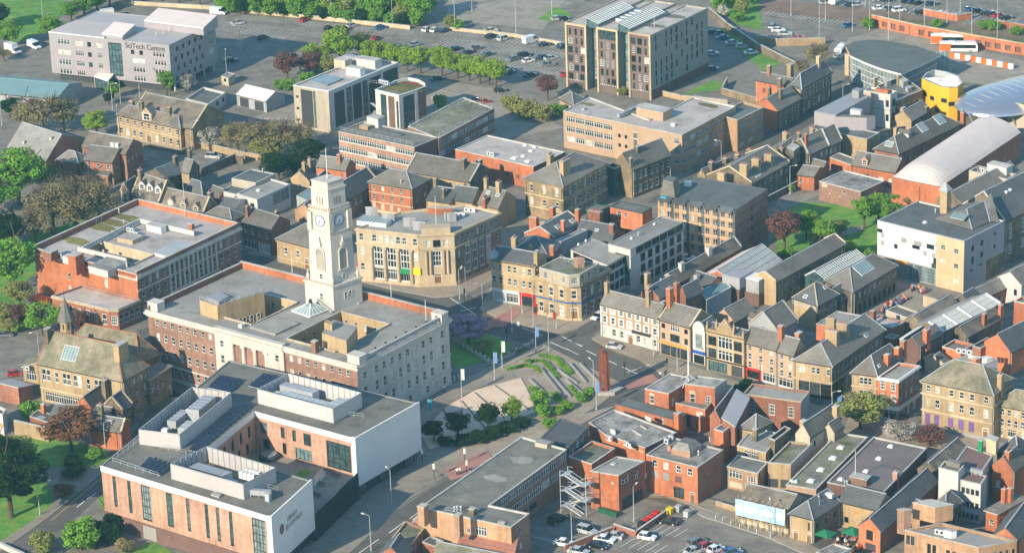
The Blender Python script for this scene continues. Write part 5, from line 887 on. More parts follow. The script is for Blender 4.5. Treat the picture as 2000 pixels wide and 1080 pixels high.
for fi in range(4):
 p,q=sq(5.66)[fi],sq(5.66)[(fi+1)%4];d=(q-p).normalized();n=Vector((d.y,-d.x,0));cen=(p+q)/2+n*.08+Vector((0,0,z+21.3))
 if fi<2:
  m=M();R_=1.35  # dial with ring, twelve marks and hands
  m.poly([cen+d*R_*math.cos(t*math.pi/16)+Vector((0,0,R_*math.sin(t*math.pi/16)))for t in range(32)],'white_paint');dial=m.build('clock_face',tw)
  m=M()
  for t in range(32):
   a0,a1=t*math.pi/16,(t+1)*math.pi/16
   m.poly([cen+n*.03+d*r_*math.cos(a_)+Vector((0,0,r_*math.sin(a_)))for r_,a_ in((R_*.93,a0),(R_*1.04,a0),(R_*1.04,a1),(R_*.93,a1))],'blue_sign')
  for t in range(12):
   a_=t*math.pi/6;r1_,r2_=R_*.66,R_*.88;ww=.09;e1=d*math.cos(a_)+Vector((0,0,math.sin(a_)));e2=d*-math.sin(a_)+Vector((0,0,math.cos(a_)))
   m.poly([cen+n*.04+e1*r1_-e2*ww,cen+n*.04+e1*r2_-e2*ww,cen+n*.04+e1*r2_+e2*ww,cen+n*.04+e1*r1_+e2*ww],'blue_sign')
  m.build('dial_mark',dial)
  m=M()
  for a_,r_,ww in((-2.05,.95,.09),(-1.45,1.2,.06)):
   e1=d*math.cos(a_)+Vector((0,0,math.sin(a_)));e2=d*-math.sin(a_)+Vector((0,0,math.cos(a_)))
   m.poly([cen+n*.06-e1*.25-e2*ww,cen+n*.06+e1*r_-e2*ww*.6,cen+n*.06+e1*r_+e2*ww*.6,cen+n*.06-e1*.25+e2*ww],'blue_sign')
  m.build('clock_hand',dial)
 # belfry slits, arched niche with louvres, base windows
 p,q=sq(5.08)[fi],sq(5.08)[(fi+1)%4];Lw=(q-p).length
 for k in(-.16,0,.16):inst('louvre',UW['p'],tw,face_mw(p+n*.14,q+n*.14,Lw*(.5+k),z+25.2,.35,1.9))
 p,q=sq(6.62)[fi],sq(6.62)[(fi+1)%4];Lw=(q-p).length;c=(p+q)/2+n*.02
 m=M();arc=[c+d*1.2*math.cos(t*math.pi/10)+Vector((0,0,z+13.6+1.2*math.sin(t*math.pi/10)))for t in range(11)]
 bot=[c+d*-1.2+Vector((0,0,z+9.4)),c+d*1.2+Vector((0,0,z+9.4))]
 ring=[bot[1],*arc,bot[0]]
 for i in range(len(ring)-1):m.bar(ring[i]+n*.12,ring[i+1]+n*.12,.3,'portland',.36)
 m.bar(bot[0]+n*.2-d*.3,bot[1]+n*.2+d*.3,.4,'portland',.3);m.build('niche_surround',tw)
 m=M();m.poly([x+n*.06 for x in ring],'panel_grey')
 for k in range(7):m.bar(c+d*-.9+n*.12+Vector((0,0,z+9.8+k*.5)),c+d*.9+n*.12+Vector((0,0,z+9.8+k*.5)),.16,'render_cream',.2)
 m.build('louvred_opening',tw)
 m=M();m.obox(c+n*.2,d,n,1.0,.5,z+15.3,z+16.2,'portland');m.cyl(c+n*.2,.32,.1,z+16.2,z+17.6,'portland',8);m.build('carved_crest',tw)
 p,q=sq(TW)[fi],sq(TW)[(fi+1)%4];Lw=(q-p).length
 for k,zz,hh in((.42,2.4,1.6),(.58,2.4,1.6)):inst('window',UW['s'],tw,face_mw(p+n*.19,q+n*.19,Lw*k,z+zz,.9,hh))
 p,q=sq(6.78)[fi],sq(6.78)[(fi+1)%4];inst('window',UW['s'],tw,face_mw(p+n*.2,q+n*.2,(q-p).length*.5,z+7.1,.8,1.3))
m=M();m.cyl(cc,.13,.06,z+30.8,z+38.2,'white_paint',8);m.build('flagpole',tw)
m=M();p,q=sq(TW)[0],sq(TW)[1];d=(q-p).normalized();n=Vector((d.y,-d.x,0))
for i in range(9):c=p+d*(4.2+i*.5)+n*.6;m.obox(c,d,n,.5,1.0,z+.3+(8-i)*.26,z+.42+(8-i)*.26,'galvanised')
for s_ in(.1,1.1):m.bar(p+d*4+n*s_+Vector((0,0,z+3.4)),p+d*8.4+n*s_+Vector((0,0,z+1.3)),.07,'galvanised')
m.build('access_stair',tw)
# ---- library
LB=14.0
lpx=[(197,909),(529,1009),(607,938),(402,880),(497,803),(694,856),(817,787),(448,704)]
slots=[(.075,.9,7),(.165,.9,7.4),(.265,2.6,8),(.405,1.7,7.7),(.515,.9,7.4),(.625,.9,7.6),(.69,.9,7.6),(.765,.9,7.8)]
lb=bld('lib','modern_library','modern pink brick library with white end walls and courtyard terrace',lpx,LB,'flat','brick_pink','flat_mid',par=.15,cop='panel_grey',fm={1:'panel_white',5:'panel_white',7:'panel_grey',6:'brick_pink'},z0=3.6,
   A=[(1,w_,hh,LB-1.6-hh,'m' if w_>1 else 'm',u-.06,u+.06)for u,w_,hh in slots]+[(1,3.4,9,3.7,'m',.87,.98)],
   D=[(5,1,2.6,9,'d',.1,.95),(4,1,2.4,5.6,'d',.2,.9)],E=[(1,2.0,2.6,9.4,'m',.04,.13),(1,1.0,2.6,9.4,'d',.24,.31),(1,1.0,2.6,9.4,'d',.36,.42),(1,2.0,2.8,9.2,'m',.47,.57),(1,1.8,2.2,5.8,'d',.06,.14),(1,1.0,2.6,5.7,'d',.25,.32),(1,4.4,2.6,5.5,'m',.38,.57),(1,6.6,6.2,5.6,'m',.67,.985)],
   bands=[(LB-1.25,1.3,.08,'panel_white',(0,3,4))])
P=lb.P;o=lb.o
m=M()  # set-back ground floor in dark brick and glass, white end wall frames
I=inset(P,1.2);m.prism(I,0,3.6,'brick_dark',top=False);m.build('ground_floor',o)
d=(P[1]-P[0]).normalized();nn=Vector((d.y,-d.x,0));m=M();m.prism([P[0]-nn*.0+nn*.02,P[1]+nn*.02,P[1]-nn*1,P[0]-nn*1],0,3.55,'brick_dark',top=False);m.build('plinth',o)
inst('door',UW['p'],o,face_mw(P[0]+nn*.14,P[1]+nn*.14,(P[1]-P[0]).length*.27,.05,3.6,3))
for a,b_ in((1,2),(5,6)):
 p,q=P[a],P[b_];d=(q-p).normalized();n=Vector((d.y,-d.x,0));m=M()
 m.prism([p+n*.35-d*.0,q+n*.35,q-n*.003+n*.006,p+n*.006],3.0,LB+.35,'panel_white',bot=True);m.prism([p+n*.34-d*.5,p+n*.34,p-n*.8,p-n*.8-d*.5],3.4,LB+.3,'panel_white',bot=True);m.build('end_wall',o)
 p2,q2=p-n*1.0,q-n*1.0;Lw=(q2-p2).length
 for k in range(5):inst('glazing',UW['m'],o,face_mw(p2,q2,Lw*(.1+.2*k),.1,Lw*.19,3.0))
# terrace between the wings with its raking dark glass wall
T_=[P[2]+(P[1]-P[2])*.02,P[5],P[4],P[3]];m=M();m.prism([Vector((p.x,p.y,0))for p in(P[2],P[5],P[4],P[3])],0,5.0,'panel_dark',mt='paving_grey');m.build('terrace',o)
p,q=P[2],P[5];d=(q-p).normalized();n=Vector((d.y,-d.x,0));Lw=(q-p).length;m=M()
m.prism([p+n*.3,q+n*.3,q+n*.1,p+n*.1],.3,6.2,'glass_dark');m.build('glass_wall',o)
m=M()
for k in range(26):c=p+d*(k+.5)*Lw/26;m.bar(c+n*.36+Vector((0,0,.2-c.z)),c+n*.36+Vector((0,0,6.3-c.z)),.1,'panel_dark',.12)
m.build('fin',o)
mm_=G(*c1('L',930,565),5.0);m=M();m.cyl(mm_,2.3,2.2,5,5.9,'panel_dark',24);m.cyl(mm_,1.7,1.7,5.9,6.1,'roof_glass',24);m.build('round_rooflight',o)
gq=[G(*c1('L',*q),5.03)for q in((1070,655),(1115,672),(1165,640),(1120,622))];m=M();m.slab(gq,.02,'grass');m.build('terrace_lawn',o)
gq=[G(*c1('L',*q),6.0)for q in((1148,690),(1175,700),(1235,640),(1205,625))];m=M();m.prism(gq,5,6,'white_paint',mt='roof_glass');m.build('terrace_rooflight',o)
for q in((1210,710),(1185,770),(1290,665),(1250,640)):
 m=M();c=G(*c1('L',*q),5);m.obox(c,lb.ua,lb.ub,2,1.2,5,5.5,'panel_grey','soil');m.build('terrace_planter',o)
# lettering and emblem on the white end wall
p,q=P[1],P[2];Lw=(q-p).length;d=(q-p).normalized();n=Vector((d.y,-d.x,0))
m=M();hc=p+d*Lw*.2+n*.4+Vector((0,0,LB-4.3-p.z));m.poly([hc+d*1.05*math.cos(t*math.pi/3+.52)+Vector((0,0,1.25*math.sin(t*math.pi/3+.52)))for t in range(6)],'felt_brown');m.build('hexagon_emblem',o)
text(o,'LIBRARY',p,q,Lw*.46,LB-3.4,1.5,'panel_grey',.4,.8);text(o,'@ LIGHTBOX',p,q,Lw*.5,LB-4.9,1.5,'panel_grey',.4,.8)
# roof plant enclosures
def enclosure(pts,zt,zb,kind):
 C=[G(x,y,zt)for x,y in pts];m=M()
 for i in range(4):strip_wall(m,C[i],C[(i+1)%4],zb,zt,.12,'plant_screen')
 e=m.build('plant_screen',o)
 m=M()
 for i in range(4):
  p,q=C[i],C[(i+1)%4];dd=(q-p).normalized();n_=Vector((dd.y,-dd.x,0));Lw=(q-p).length
  for k in range(int(Lw/1.6)+1):c=p+dd*min(Lw,k*1.6)-n_*.2;m.bar(c+Vector((0,0,zb-c.z)),c+Vector((0,0,zt+.2-c.z)),.1,'galvanised')
  m.bar(p-n_*.06+Vector((0,0,.12)),q-n_*.06+Vector((0,0,.12)),.14,'galvanised')
 m.build('screen_post',e);return C
C1=enclosure(v('L',223,415,445,442,725,215,510,185),LB+3.2,LB-.1,1);C2=enclosure(v('L',395,600,790,712,965,620,592,505),LB+3.2,LB-.1,2);C3=enclosure(v('L',865,196,1275,302,1430,216,1030,110),LB+3.2,LB-.1,3)
def fill(C,specs):
 for s,t,w_,d_,h_,kk in specs:
  c=C[0]+(C[1]-C[0])*s+(C[3]-C[0])*t;u_,v_=(C[1]-C[0]).normalized(),(C[3]-C[0]).normalized();m=M()
  m.obox(c,u_,v_,w_,d_,LB+.1,LB+.1+h_,kk)
  nb=max(1,int(max(w_,d_)/1.4))
  for k in range(nb+1):
   f=(k/nb-.5);cc_=c+(u_*w_*f if w_>=d_ else v_*d_*f);m.obox(cc_,u_,v_,.09 if w_>=d_ else w_+.1,d_+.1 if w_>=d_ else .09,LB+.02,LB+.16+h_,'galvanised')
  m.build('air_handler' if max(w_,d_)>2 else 'condenser',o)
fill(C1,[(.55,.75,3,8,2.6,'steel'),(.3,.5,2,6,1.8,'steel'),(.7,.35,2,4,1.6,'galvanised'),(.3,.15,1.4,1.2,1.2,'pipe_white'),(.6,.14,1.4,1.2,1.2,'pipe_white'),(.3,.26,1.4,1.2,1.2,'pipe_white')])
fill(C2,[(.35,.4,9,2.6,2,'steel'),(.62,.3,5,1.4,1.4,'galvanised'),(.9,.4,1.6,5,1.6,'galvanised')]+[(.62+.05*i,.72+.14*j,1.1,.8,1.5,'pipe_white')for i in range(4)for j in range(2)])
fill(C3,[(.28,.68,9,2.2,2.3,'steel'),(.5,.36,13,2,2,'galvanised'),(.88,.5,4,5,2.1,'steel'),(.1,.4,1.4,1.2,1.4,'pipe_white'),(.12,.65,1.4,1.2,1.4,'pipe_white')])
# photovoltaic panels, each on its own tilted frame
pm=M();pm.slab([(-.5,-.8,.1),(.5,-.8,.1),(.5,.8,.75),(-.5,.8,.75)],.06,'solar','galvanised');pm.bar((-.45,.75,0),(-.45,.75,.7),.05,'galvanised');pm.bar((.45,.75,0),(.45,.75,.7),.05,'galvanised');pm.poly([(-.54,-.84,.12),(.54,-.84,.12),(.54,-.78,.15),(-.54,-.78,.15)],'white_paint');PME=pm.mesh('solar_panel')
def panels(view,a,b_,c,nu,nv,sc=1.0,rot=0):
 A_,B_,C_=(G(*c1(view,*q),LB-.12)for q in(a,b_,c));ang=math.atan2((B_-A_).y,(B_-A_).x)+rot
 for i in range(nu):
  for j in range(nv):
   p=A_+(B_-A_)*((i+.5)/nu)+(C_-B_)*((j+.5)/nv)
   inst('solar_panel',PME,o,Matrix.Translation(p)@Matrix.Rotation(ang,4,'Z')@Matrix.Diagonal((sc,sc,1,1)))
panels('L',(600,190),(725,215),(785,155),6,4,.95);panels('L',(820,180),(900,200),(975,140),4,4,.95);panels('L',(490,525),(545,540),(850,285),2,13,1.0);panels('L',(225,620),(350,665),(400,615),5,3,.95)
for a,b_ in(((85,590),(330,670)),((85,580),(225,480))):item(lb,'rail',*c1('L',*a),*c1('L',*b_))
item(lb,'duct',*c1('L',820,770),*c1('L',940,780),1.1);item(lb,'box',*c1('L',645,770),2.2,1.2,.5,'panel_grey');item(lb,'box',*c1('L',925,795),1.1,1.1,1.6,'galvanised');item(lb,'rail',*c1('L',880,725),*c1('L',975,745));item(lb,'rail',*c1('L',1335,340),*c1('L',1440,350));item(lb,'rail',*c1('L',340,520),*c1('L',480,545))
# ---- brick council offices (top left of the town hall)
CHH=11.6
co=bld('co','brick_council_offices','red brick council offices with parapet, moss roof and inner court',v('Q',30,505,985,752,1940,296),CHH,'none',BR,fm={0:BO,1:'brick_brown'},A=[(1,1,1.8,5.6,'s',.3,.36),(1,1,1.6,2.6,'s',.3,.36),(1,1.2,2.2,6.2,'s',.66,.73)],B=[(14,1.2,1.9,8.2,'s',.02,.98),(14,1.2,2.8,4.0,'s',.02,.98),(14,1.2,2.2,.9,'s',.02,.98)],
   bands=[(10.6,.55,.5,'portland',(1,)),(11.15,.45,.3,'portland',(1,)),(7.3,.4,.2,'portland',(1,)),(10.2,.35,.2,'portland',(0,))])
P=co.P;o=co.o
hq=[st_of(P,G(*c1('Q',*q),CHH))for q in((455,510),(1140,552))]
court_roof(co,CHH-.5,[(hq[0][0],hq[1][0],hq[0][1],hq[1][1])],'flat_pale','sandstone_pale',4,[(4,1.2,1.8,8,'s')])
m=M()
for i in range(4):
 if i!=0:strip_wall(m,P[i],P[(i+1)%4],CHH-.6,CHH+.9,.45,BR if i!=2 else BO,'coping')
strip_wall(m,P[0],P[1],CHH-.6,CHH+.2,.4,BO,'coping');m.build('parapet',o)
for k in range(11):  # white pilasters on the centre of the long front
 m=M();c=lerp4(P,1,.3+.045*k);n=Vector((co.ub.y,-co.ub.x,0));m.obox(c+n*.15,co.ub,n,.55,.4,3.4,10.6,'portland');m.build('pilaster',o)
m=M();p,q=lerp4(P,1,.28),lerp4(P,1,.77);strip_wall(m,p,q,3.0,3.4,.4,'portland',None,.4);m.build('string_course',o)
blk(o,'stair_block',v('Q',800,400,945,428,1058,380),CHH+.6,3,'sandstone_pale','flat_pale');blk(o,'roof_well_block',v('Q',535,662,715,712,888,625),CHH+.9,CHH-1,'render_white','flat_weathered');blk(o,'raised_lead_roof',v('Q',1145,540,1310,585,1520,470),CHH+.3,CHH-.6,'render_white','lead')
m=M()
for a,b_ in(((1010,242),(1520,362)),((1010,242),(480,505)),((440,505),(885,612)),((885,612),(890,655))):
 pa,pb=(G(*c1('Q',*q),CHH+.4)for q in(a,b_));m.bar(pa,pb,.4,'render_white',1.2)
m.build('roof_kerb',o)
for a,k in(((640,300),(9,2)),((450,440),(7,2)),((900,220),(8,1.8)),((760,260),(8,2))):item(co,'patch',*c1('Q',*a),'moss',*k)
item(co,'box',*c1('Q',1170,340),5,2,1.6,'pipe_white');item(co,'box',*c1('Q',1495,320),1.2,1,1.4,BO);item(co,'pole',*c1('Q',1437,205),11);item(co,'ac',*c1('Q',930,350),2);item(co,'ac',*c1('Q',970,385),2)
for q in((865,270),(760,370),(610,270),(285,590),(655,230),(820,165)):item(co,'vent',*c1('Q',*q))
chimney(co,*c1('Q',425,650),2.6,2.6,2.0,BO,0);item(co,'box',*c1('Q',350,620),2,2,1.4,'render_white');item(co,'box',*c1('Q',185,590),3,2.6,2,BR,'flat_pale')
bld('co2','council_offices_front_wing','single storey red brick wing with tall windows and flat pale roof',v('c0',405,150,850,255,922,256,1095,180,640,68),5.6,wall=BR,rm='flat_pale',par=.5,cop='coping',A=[(6,1.5,2.8,1.2,'qs',.1,.98)],B=[(1,1.6,2.4,1.4,'g')],C=[(4,1.5,2.8,1.2,'s')],bands=[(5.0,.4,.25,'coping_buff',(0,1,2))])
# ---- sandstone post office with canted corner
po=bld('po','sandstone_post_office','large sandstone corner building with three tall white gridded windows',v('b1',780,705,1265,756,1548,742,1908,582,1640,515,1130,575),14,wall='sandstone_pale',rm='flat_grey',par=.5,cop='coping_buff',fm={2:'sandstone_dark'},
   A=[(1,1.2,1.9,11,'s',.04,.12),(6,1.2,1.9,11,'s',.24,.82),(1,1.2,1.9,11,'s',.9,.99),(1,1.2,2.1,7.2,'s',.04,.12),(1,1.2,2.1,7.0,'s',.9,.99),(1,1.2,2,3,'s',.04,.12),(3,2.6,5.6,4.4,'g',.24,.88),(3,2.6,3.2,.9,'c',.24,.88)],
   B=[(1,1,1.8,10.6,'s',.2,.34),(1,1.9,1.9,10.5,'k',.4,.62),(1,1,1.8,10.6,'s',.68,.82),(1,2.2,4.2,5.4,'g',.36,.64),(1,2,3.4,.2,'o',.36,.64)],C=[(9,1.1,1.8,11,'s',.03,.97),(4,2,7.6,2,'g',.2,.8),(1,1,2,7,'s',.04,.14),(1,1,2,7,'s',.88,.98)],
   bands=[(9.9,.4,.25,'sandstone_pale',(0,1,2)),(13.5,.4,.3,'sandstone_pale',(0,1,2)),(0,1,.15,'sandstone_pale',(0,1,2))])
P=po.P;o=po.o
for i in range(4):
 m=M();p,q=P[0],P[1];d=(q-p).normalized();n=Vector((d.y,-d.x,0));c=p+d*(q-p).length*(.24+.213*i)+n*.2;m.cyl(c,.5,.45,1,9.4,'sandstone_pale',10);m.obox(c,d,n,1.2,.9,9.4,9.9,'sandstone_pale');m.build('column',o)
p,q=P[1],P[2];d=(q-p).normalized();n=Vector((d.y,-d.x,0));Lw=(q-p).length
m=M();m.prism([p+d*Lw*.1+n*.04,p+d*Lw*.9+n*.04,p+d*Lw*.9-n*3,p+d*Lw*.1-n*3],13.4,15.6,'sandstone_pale');m.build('attic_block',o)
for uu in(.26,.74):
 for e in(-.5,.5):m=M();m.cyl(p+d*(Lw*uu+e)+n*.25,.38,.34,3.6,9.6,'sandstone_pale',10);m.build('column',o)
m=M();c=G(*c1('b1',930,665),13.5);m.obox(c,po.ua,Vector((-po.ua.y,po.ua.x,0)),8,4.5,13.4,14.6,'white_paint','roof_glass')
for k in range(9):cc_=c+po.ua*(-3.9+k*.97);m.obox(cc_,po.ua,Vector((-po.ua.y,po.ua.x,0)),.14,4.6,14.6,14.7,'white_paint')
m.build('roof_lantern',o)
for q in((1035,660),(1200,690),(1275,720),(905,605),(1518,650)):item(po,'box',*c1('b1',*q),1.6,1.6,2.2,'zinc')
item(po,'box',*c1('b1',1440,590),4,3,1.6,BO,'slate');item(po,'ac',*c1('b1',1590,615),2);item(po,'ac',*c1('b1',1670,580),2);item(po,'pole',*c1('b1',1408,685),8)
m=M();p,q=P[0],P[1];d=(q-p).normalized();n=Vector((d.y,-d.x,0));cS=p+d*(q-p).length*.77;m.obox(cS+n*.3,d,n,3.4,.16,3.3,4.7,'green_sign');m.build('shop_sign',o)
m=M();cS=p+d*(q-p).length*.95;m.obox(cS+n*.25,d,n,2.4,.16,3.4,5.2,'yellow_sign');m.build('shop_sign',o)
# ---- science centre
SH=15.0
sci=bld('sci','science_centre','pale lilac clad four storey office with large lettering',v('N',95,65,330,89,420,45),SH,'flat','panel_lilac','metal_roof',par=.1,cop='zinc',z0=2.4,
   A=[q for r in(11.9,8.7,5.5)for q in((1,4.4,1.5,r,'n',.06,.18),(1,2.8,1.5,r,'n',.2,.3),(1,1.3,1.5,r,'d',.3,.37),(1,2.4 if r>11 else 1.4,1.5,r,'n',.38,.46))]+[(1,4.4,1.4,2.6,'n',.06,.18),(1,2.8,1.4,2.6,'n',.2,.3)]+[(1,1.2,1.4,11.0,'d',.67,.72),(1,1.2,1.4,11.0,'d',.74,.79),(1,4.2,1.4,11.0,'n',.85,.97)]+[q for r in(8.4,5.6,2.8)for q in((1,4.2,1.4,r,'n',.68,.8),(1,4.2,1.4,r,'n',.86,.98))]+[(1,4.6,10.4,3.6,'m',.49,.61)],
   B=[(5,1.1,1.5,12,'d',.1,.75),(1,2.4,1.6,12,'n',.8,.98),(5,1.1,1.5,9,'d',.06,.7),(1,2.4,1.6,9,'n',.8,.98),(5,1.1,1.5,6,'d',.1,.75),(1,2.4,1.6,6,'n',.8,.98),(5,1.1,1.5,3,'d',.06,.7)])
P=sci.P;o=sci.o
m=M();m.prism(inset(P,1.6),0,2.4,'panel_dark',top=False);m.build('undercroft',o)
for k in range(5):m=M();c=lerp4(P,.985,.1+.21*k);m.cyl(c,.3,.3,0,2.5,'render_white',10);m.build('pillar',o)
def slope(nm,pts,k='metal_roof',wall='panel_lilac',zb=SH-.2,ke='white_paint'):
 C=[G(x,y,z)for x,y,z in pts];m=M();m.slab(C,.35,k,ke)
 for i in range(4):
  p,q=C[i],C[(i+1)%4];m.poly([(p.x,p.y,zb),(q.x,q.y,zb),(q.x,q.y,q.z-.3),(p.x,p.y,p.z-.3)],wall)
 return m.build(nm,o)
slope('rear_roof',[(281,40,17.2),(397,55,17.2),(424,30,18.6),(309,16,18.6)],'metal_roof_pale');slope('stair_roof',[(199,65,16.2),(239,71,16.2),(264,48,17.4),(223,43,17.4)],'metal_roof_pale');slope('west_roof',[(94,62,15.3),(203,74,15.3),(222,47,16.4),(150,39,16.4)],'metal_roof')
text(o,'SciTech Centre',P[0],P[1],(P[1]-P[0]).length*.80,13.6,2.35,'black_paint',.08,.92)
for q in((305,73),(319,68),(325,66),(330,63),(353,54),(360,40)):item(sci,'pole',*q,1.8)
# entrance canopy
C=[G(*q)for q in((186,171),(213,180),(247,152),(232,140))];m=M()
m.slab([Vector((p.x,p.y,z))for p,z in zip(C,(3.6,3.6,5.2,5.2))],.4,'metal_roof_pale','white_paint');
for c in C:m.bar(Vector((c.x,c.y,0)),Vector((c.x,c.y,3.5)),.25,'steel')
m.build('entrance_canopy',o)
p,q=C[0],C[1];inst('glazing',UW['m'],o,face_mw(p,q,(q-p).length/2,.1,(q-p).length,3.2));p,q=C[1],C[2];inst('glazing',UW['m'],o,face_mw(p,q,(q-p).length/2,.1,(q-p).length,3.2))
# ---- modern block with sedum roof
mb=bld('mb','modern_surgery_block','cream and dark clad modern block with roof panels and white plant',v('a1',290,668,566,714,1112,490),12.6,wall='render_cream',rm='flat_pale',par=.5,cop='white_paint',fm={1:'render_white'},A=[(1,4.2,11,.8,'D',.2,.55),(1,1.2,11,.8,'m',.56,.62),(1,.9,.7,9,'d',.06,.14),(1,.9,.7,5.5,'d',.06,.14),(1,.9,.7,2,'d',.06,.14)],B=[(1,7,10.4,.9,'D',.07,.22),(1,4,10.4,.9,'m',.24,.32),(1,6,10.4,.9,'D',.33,.46),(1,4,10.4,.9,'m',.47,.55),(1,8,10.4,.9,'D',.56,.74),(1,10,10.6,.9,'D',.77,.99)])
for q,a in(((780,585),(5,2.4,2.2,'white_paint')),((680,520),(4,3,2.2,'render_cream')),((880,520),(7,3,2.4,'render_white','metal_roof_pale')),((760,465),(6,2,1,'steel'))):item(mb,'box',*c1('a1',*q),*a)
A_,B_,C_=(G(*c1('a1',*q),12.2)for q in((430,640),(550,670),(665,622)))
pnl=M();pnl.slab([(-.5,-.5,.3),(.5,-.5,.3),(.5,.5,.3),(-.5,.5,.3)],.1,'roof_glass','galvanised');PQ=pnl.mesh('roof_panel')
for i in range(6):
 for j in range(3):
  p=A_+(B_-A_)*((i+.5)/6)+(C_-B_)*((j+.5)/3);inst('roof_panel',PQ,mb.o,Matrix.Translation(p)@Matrix(((mb.ua.x*2.0,mb.ub.x*3.2,0,0),(mb.ua.y*2.0,mb.ub.y*3.2,0,0),(0,0,1,0),(0,0,0,1))))
item(mb,'rail',*c1('a1',660,545),*c1('a1',590,575))
sd=bld('sd','sedum_roofed_block','smaller modern block with rounded end and orange sedum roof',v('a1',930,702,1116,746,1262,700,1325,676,1318,650,1270,622,1190,606,1090,630),11.4,wall='render_white',rm='flat_moss',par=.8,cop='white_paint',A=[(1,2.2,9.6,.9,'m',.2,.48),(1,2.4,9.6,.9,'B',.52,.82),(1,.8,8,1.4,'m',.86,.97)],B=[(1,6.6,9.6,.9,'m',.2,.85)],fm={2:'brick_brown',3:'brick_brown'})
item(sd,'patch',*c1('a1',1150,690),'moss',7,4);item(sd,'patch',*c1('a1',1195,665),'rust',4.5,3);item(sd,'rail',*c1('a1',885,655),*c1('a1',1000,670));item(sd,'ac',*c1('a1',1000,660),3)
m=M();q0=G(*c1('a1',880,985));
for k in range(14):m.obox(q0+mb.ub*(k*.28),mb.ub,mb.ua,.3,1.4,.3+k*.24,.42+k*.24,'galvanised');m.obox(q0+mb.ub*(3.9-k*.28)+mb.ua*1.5,mb.ub,mb.ua,.3,1.4,3.8+k*.24,3.92+k*.24,'galvanised')
st_=m.build('escape_stair',sd.o)
# ---- student block: three brick bars with glazed clefts
ST_H=19.8
stu=empty('student_block','seven storey brown and grey student block with glazed roof strips','building',G(1271,190))
B4=[G(*q,ST_H)for q in((1104,44.5),(1271,69.5),(1382,16.5))];B4.append(B4[0]+B4[2]-B4[1])
random.seed(4)
def bar(s0,s1,t0,h,key,wall,fmx,A=(),B=(),rm='flat_pale',par=.3,cop='render_cream'):
 C=[lerp4(B4,s,t)for s,t in((s0,t0),(s1,t0),(s1,1),(s0,1))]
 return bld(key,'','',[Vector((p.x,p.y,h))for p in C],h,'flat',wall,rm,A=A,B=B,fm=fmx,par=par,cop=cop,own=stu)
def frows(nrow,top):
 out=[]
 for r in range(nrow):
  zz=2.6+r*2.75
  if zz+2.1>top-.4:break
  x=.12
  for k in range(3):
   w_=random.choice((.7,.8,1.5));out.append((1,w_,1.95,zz,random.choice('kkdg'),x-.02,x+.22));x+=random.uniform(.24,.3)
 return out
bwin=[]
for r in range(6):
 for k in range(10):
  if random.random()<.62:bwin.append((1,.75 if random.random()<.7 else 1.1,2.1,3.6+r*2.65+random.choice((0,.2)),'d',.05+.09*k,.05+.09*k+.07))
for s0,s1,k,top in((0,.25,'st1',ST_H),(.37,.62,'st2',ST_H-.9),(.74,1,'st3',ST_H)):
 b=bar(s0,s1,0,ST_H,k,'brick_grey',{1:'panel_grey',3:'panel_grey'},A=frows(6,ST_H)if k!='st2' else frows(5,ST_H-2)+[(1,5.6,2.8,ST_H-3.4,'m',.1,.9)],B=bwin if k=='st3' else())
 p,q=b.P[0],b.P[1];d=(q-p).normalized();n=Vector((d.y,-d.x,0));Lw=(q-p).length;m=M()
 for u in(.3,Lw-.3):m.prism([p+d*(u-.3)+n*.35,p+d*(u+.3)+n*.35,p+d*(u+.3)+n*.01,p+d*(u-.3)+n*.01],0,ST_H+.1,'sandstone_pale')
 m.prism([p+n*.36,q+n*.36,q+n*.012,p+n*.012],ST_H-.5,ST_H+.12,'sandstone_pale',bot=True);m.build('stone_frame',stu)
 m=M()
 for kk in range(9):m.prism([p+d*(.8+kk*Lw/10)+n*.1,p+d*(1.1+kk*Lw/10)+n*.1,p+d*(1.1+kk*Lw/10)+n*.02,p+d*(.8+kk*Lw/10)+n*.02],2.35,2.55,'white_paint')
 m.build('light_string',stu)
 if k=='st3':
  p,q=b.P[1],b.P[2];d=(q-p).normalized();n=Vector((d.y,-d.x,0));m=M();m.prism([p+n*.04,q+n*.04,q+n*.012,p+n*.012],0,2.9,'brick_dark');m.build('plinth',stu)
  item(b,'pole',1278,53,3.2);item(b,'patch',1282,52,'flat_weathered',4,1.6);item(b,'patch',1318,33,'flat_mid',3.4,2);item(b,'rail',1300,30,1340,20)
for s0,s1,k in((.252,.368,'sg1'),(.622,.738,'sg2')):
 b=bar(s0,s1,.1,ST_H-.6,k,'glass_teal',{},A=[(1,9,16,2.6,'t',.02,.98)],par=.05)
 C=[lerp4(B4,s,t)for s,t in((s0-.012,.02),(s1+.012,.02),(s1+.012,.62),(s0-.012,.62))];z=Vector((0,0,1));m=M()
 lo,hi=ST_H+.9,ST_H+2.2
 q=[Vector((C[0].x,C[0].y,hi)),Vector((C[1].x,C[1].y,lo)),Vector((C[2].x,C[2].y,lo)),Vector((C[3].x,C[3].y,hi))];m.slab(q,.2,'roof_glass','white_paint')
 m.poly([(C[0].x,C[0].y,ST_H-.6),(C[1].x,C[1].y,ST_H-.6),(C[1].x,C[1].y,lo),(C[0].x,C[0].y,hi)],'glass_teal');m.build('glazed_roof',stu)
 m=M()
 for kk in range(17):f=kk/16;m.bar(q[0].lerp(q[3],f)+z*.06,q[1].lerp(q[2],f)+z*.06,.26,'white_paint',.12)
 for f in(0,1):m.bar(q[0].lerp(q[1],f)+z*.06,q[3].lerp(q[2],f)+z*.06,.3,'white_paint',.14)
 m.bar(q[0].lerp(q[1],.5)+z*.06,q[3].lerp(q[2],.5)+z*.06,.16,'white_paint',.1);m.build('glazing_bar',stu)
bs=ALLB['st2']
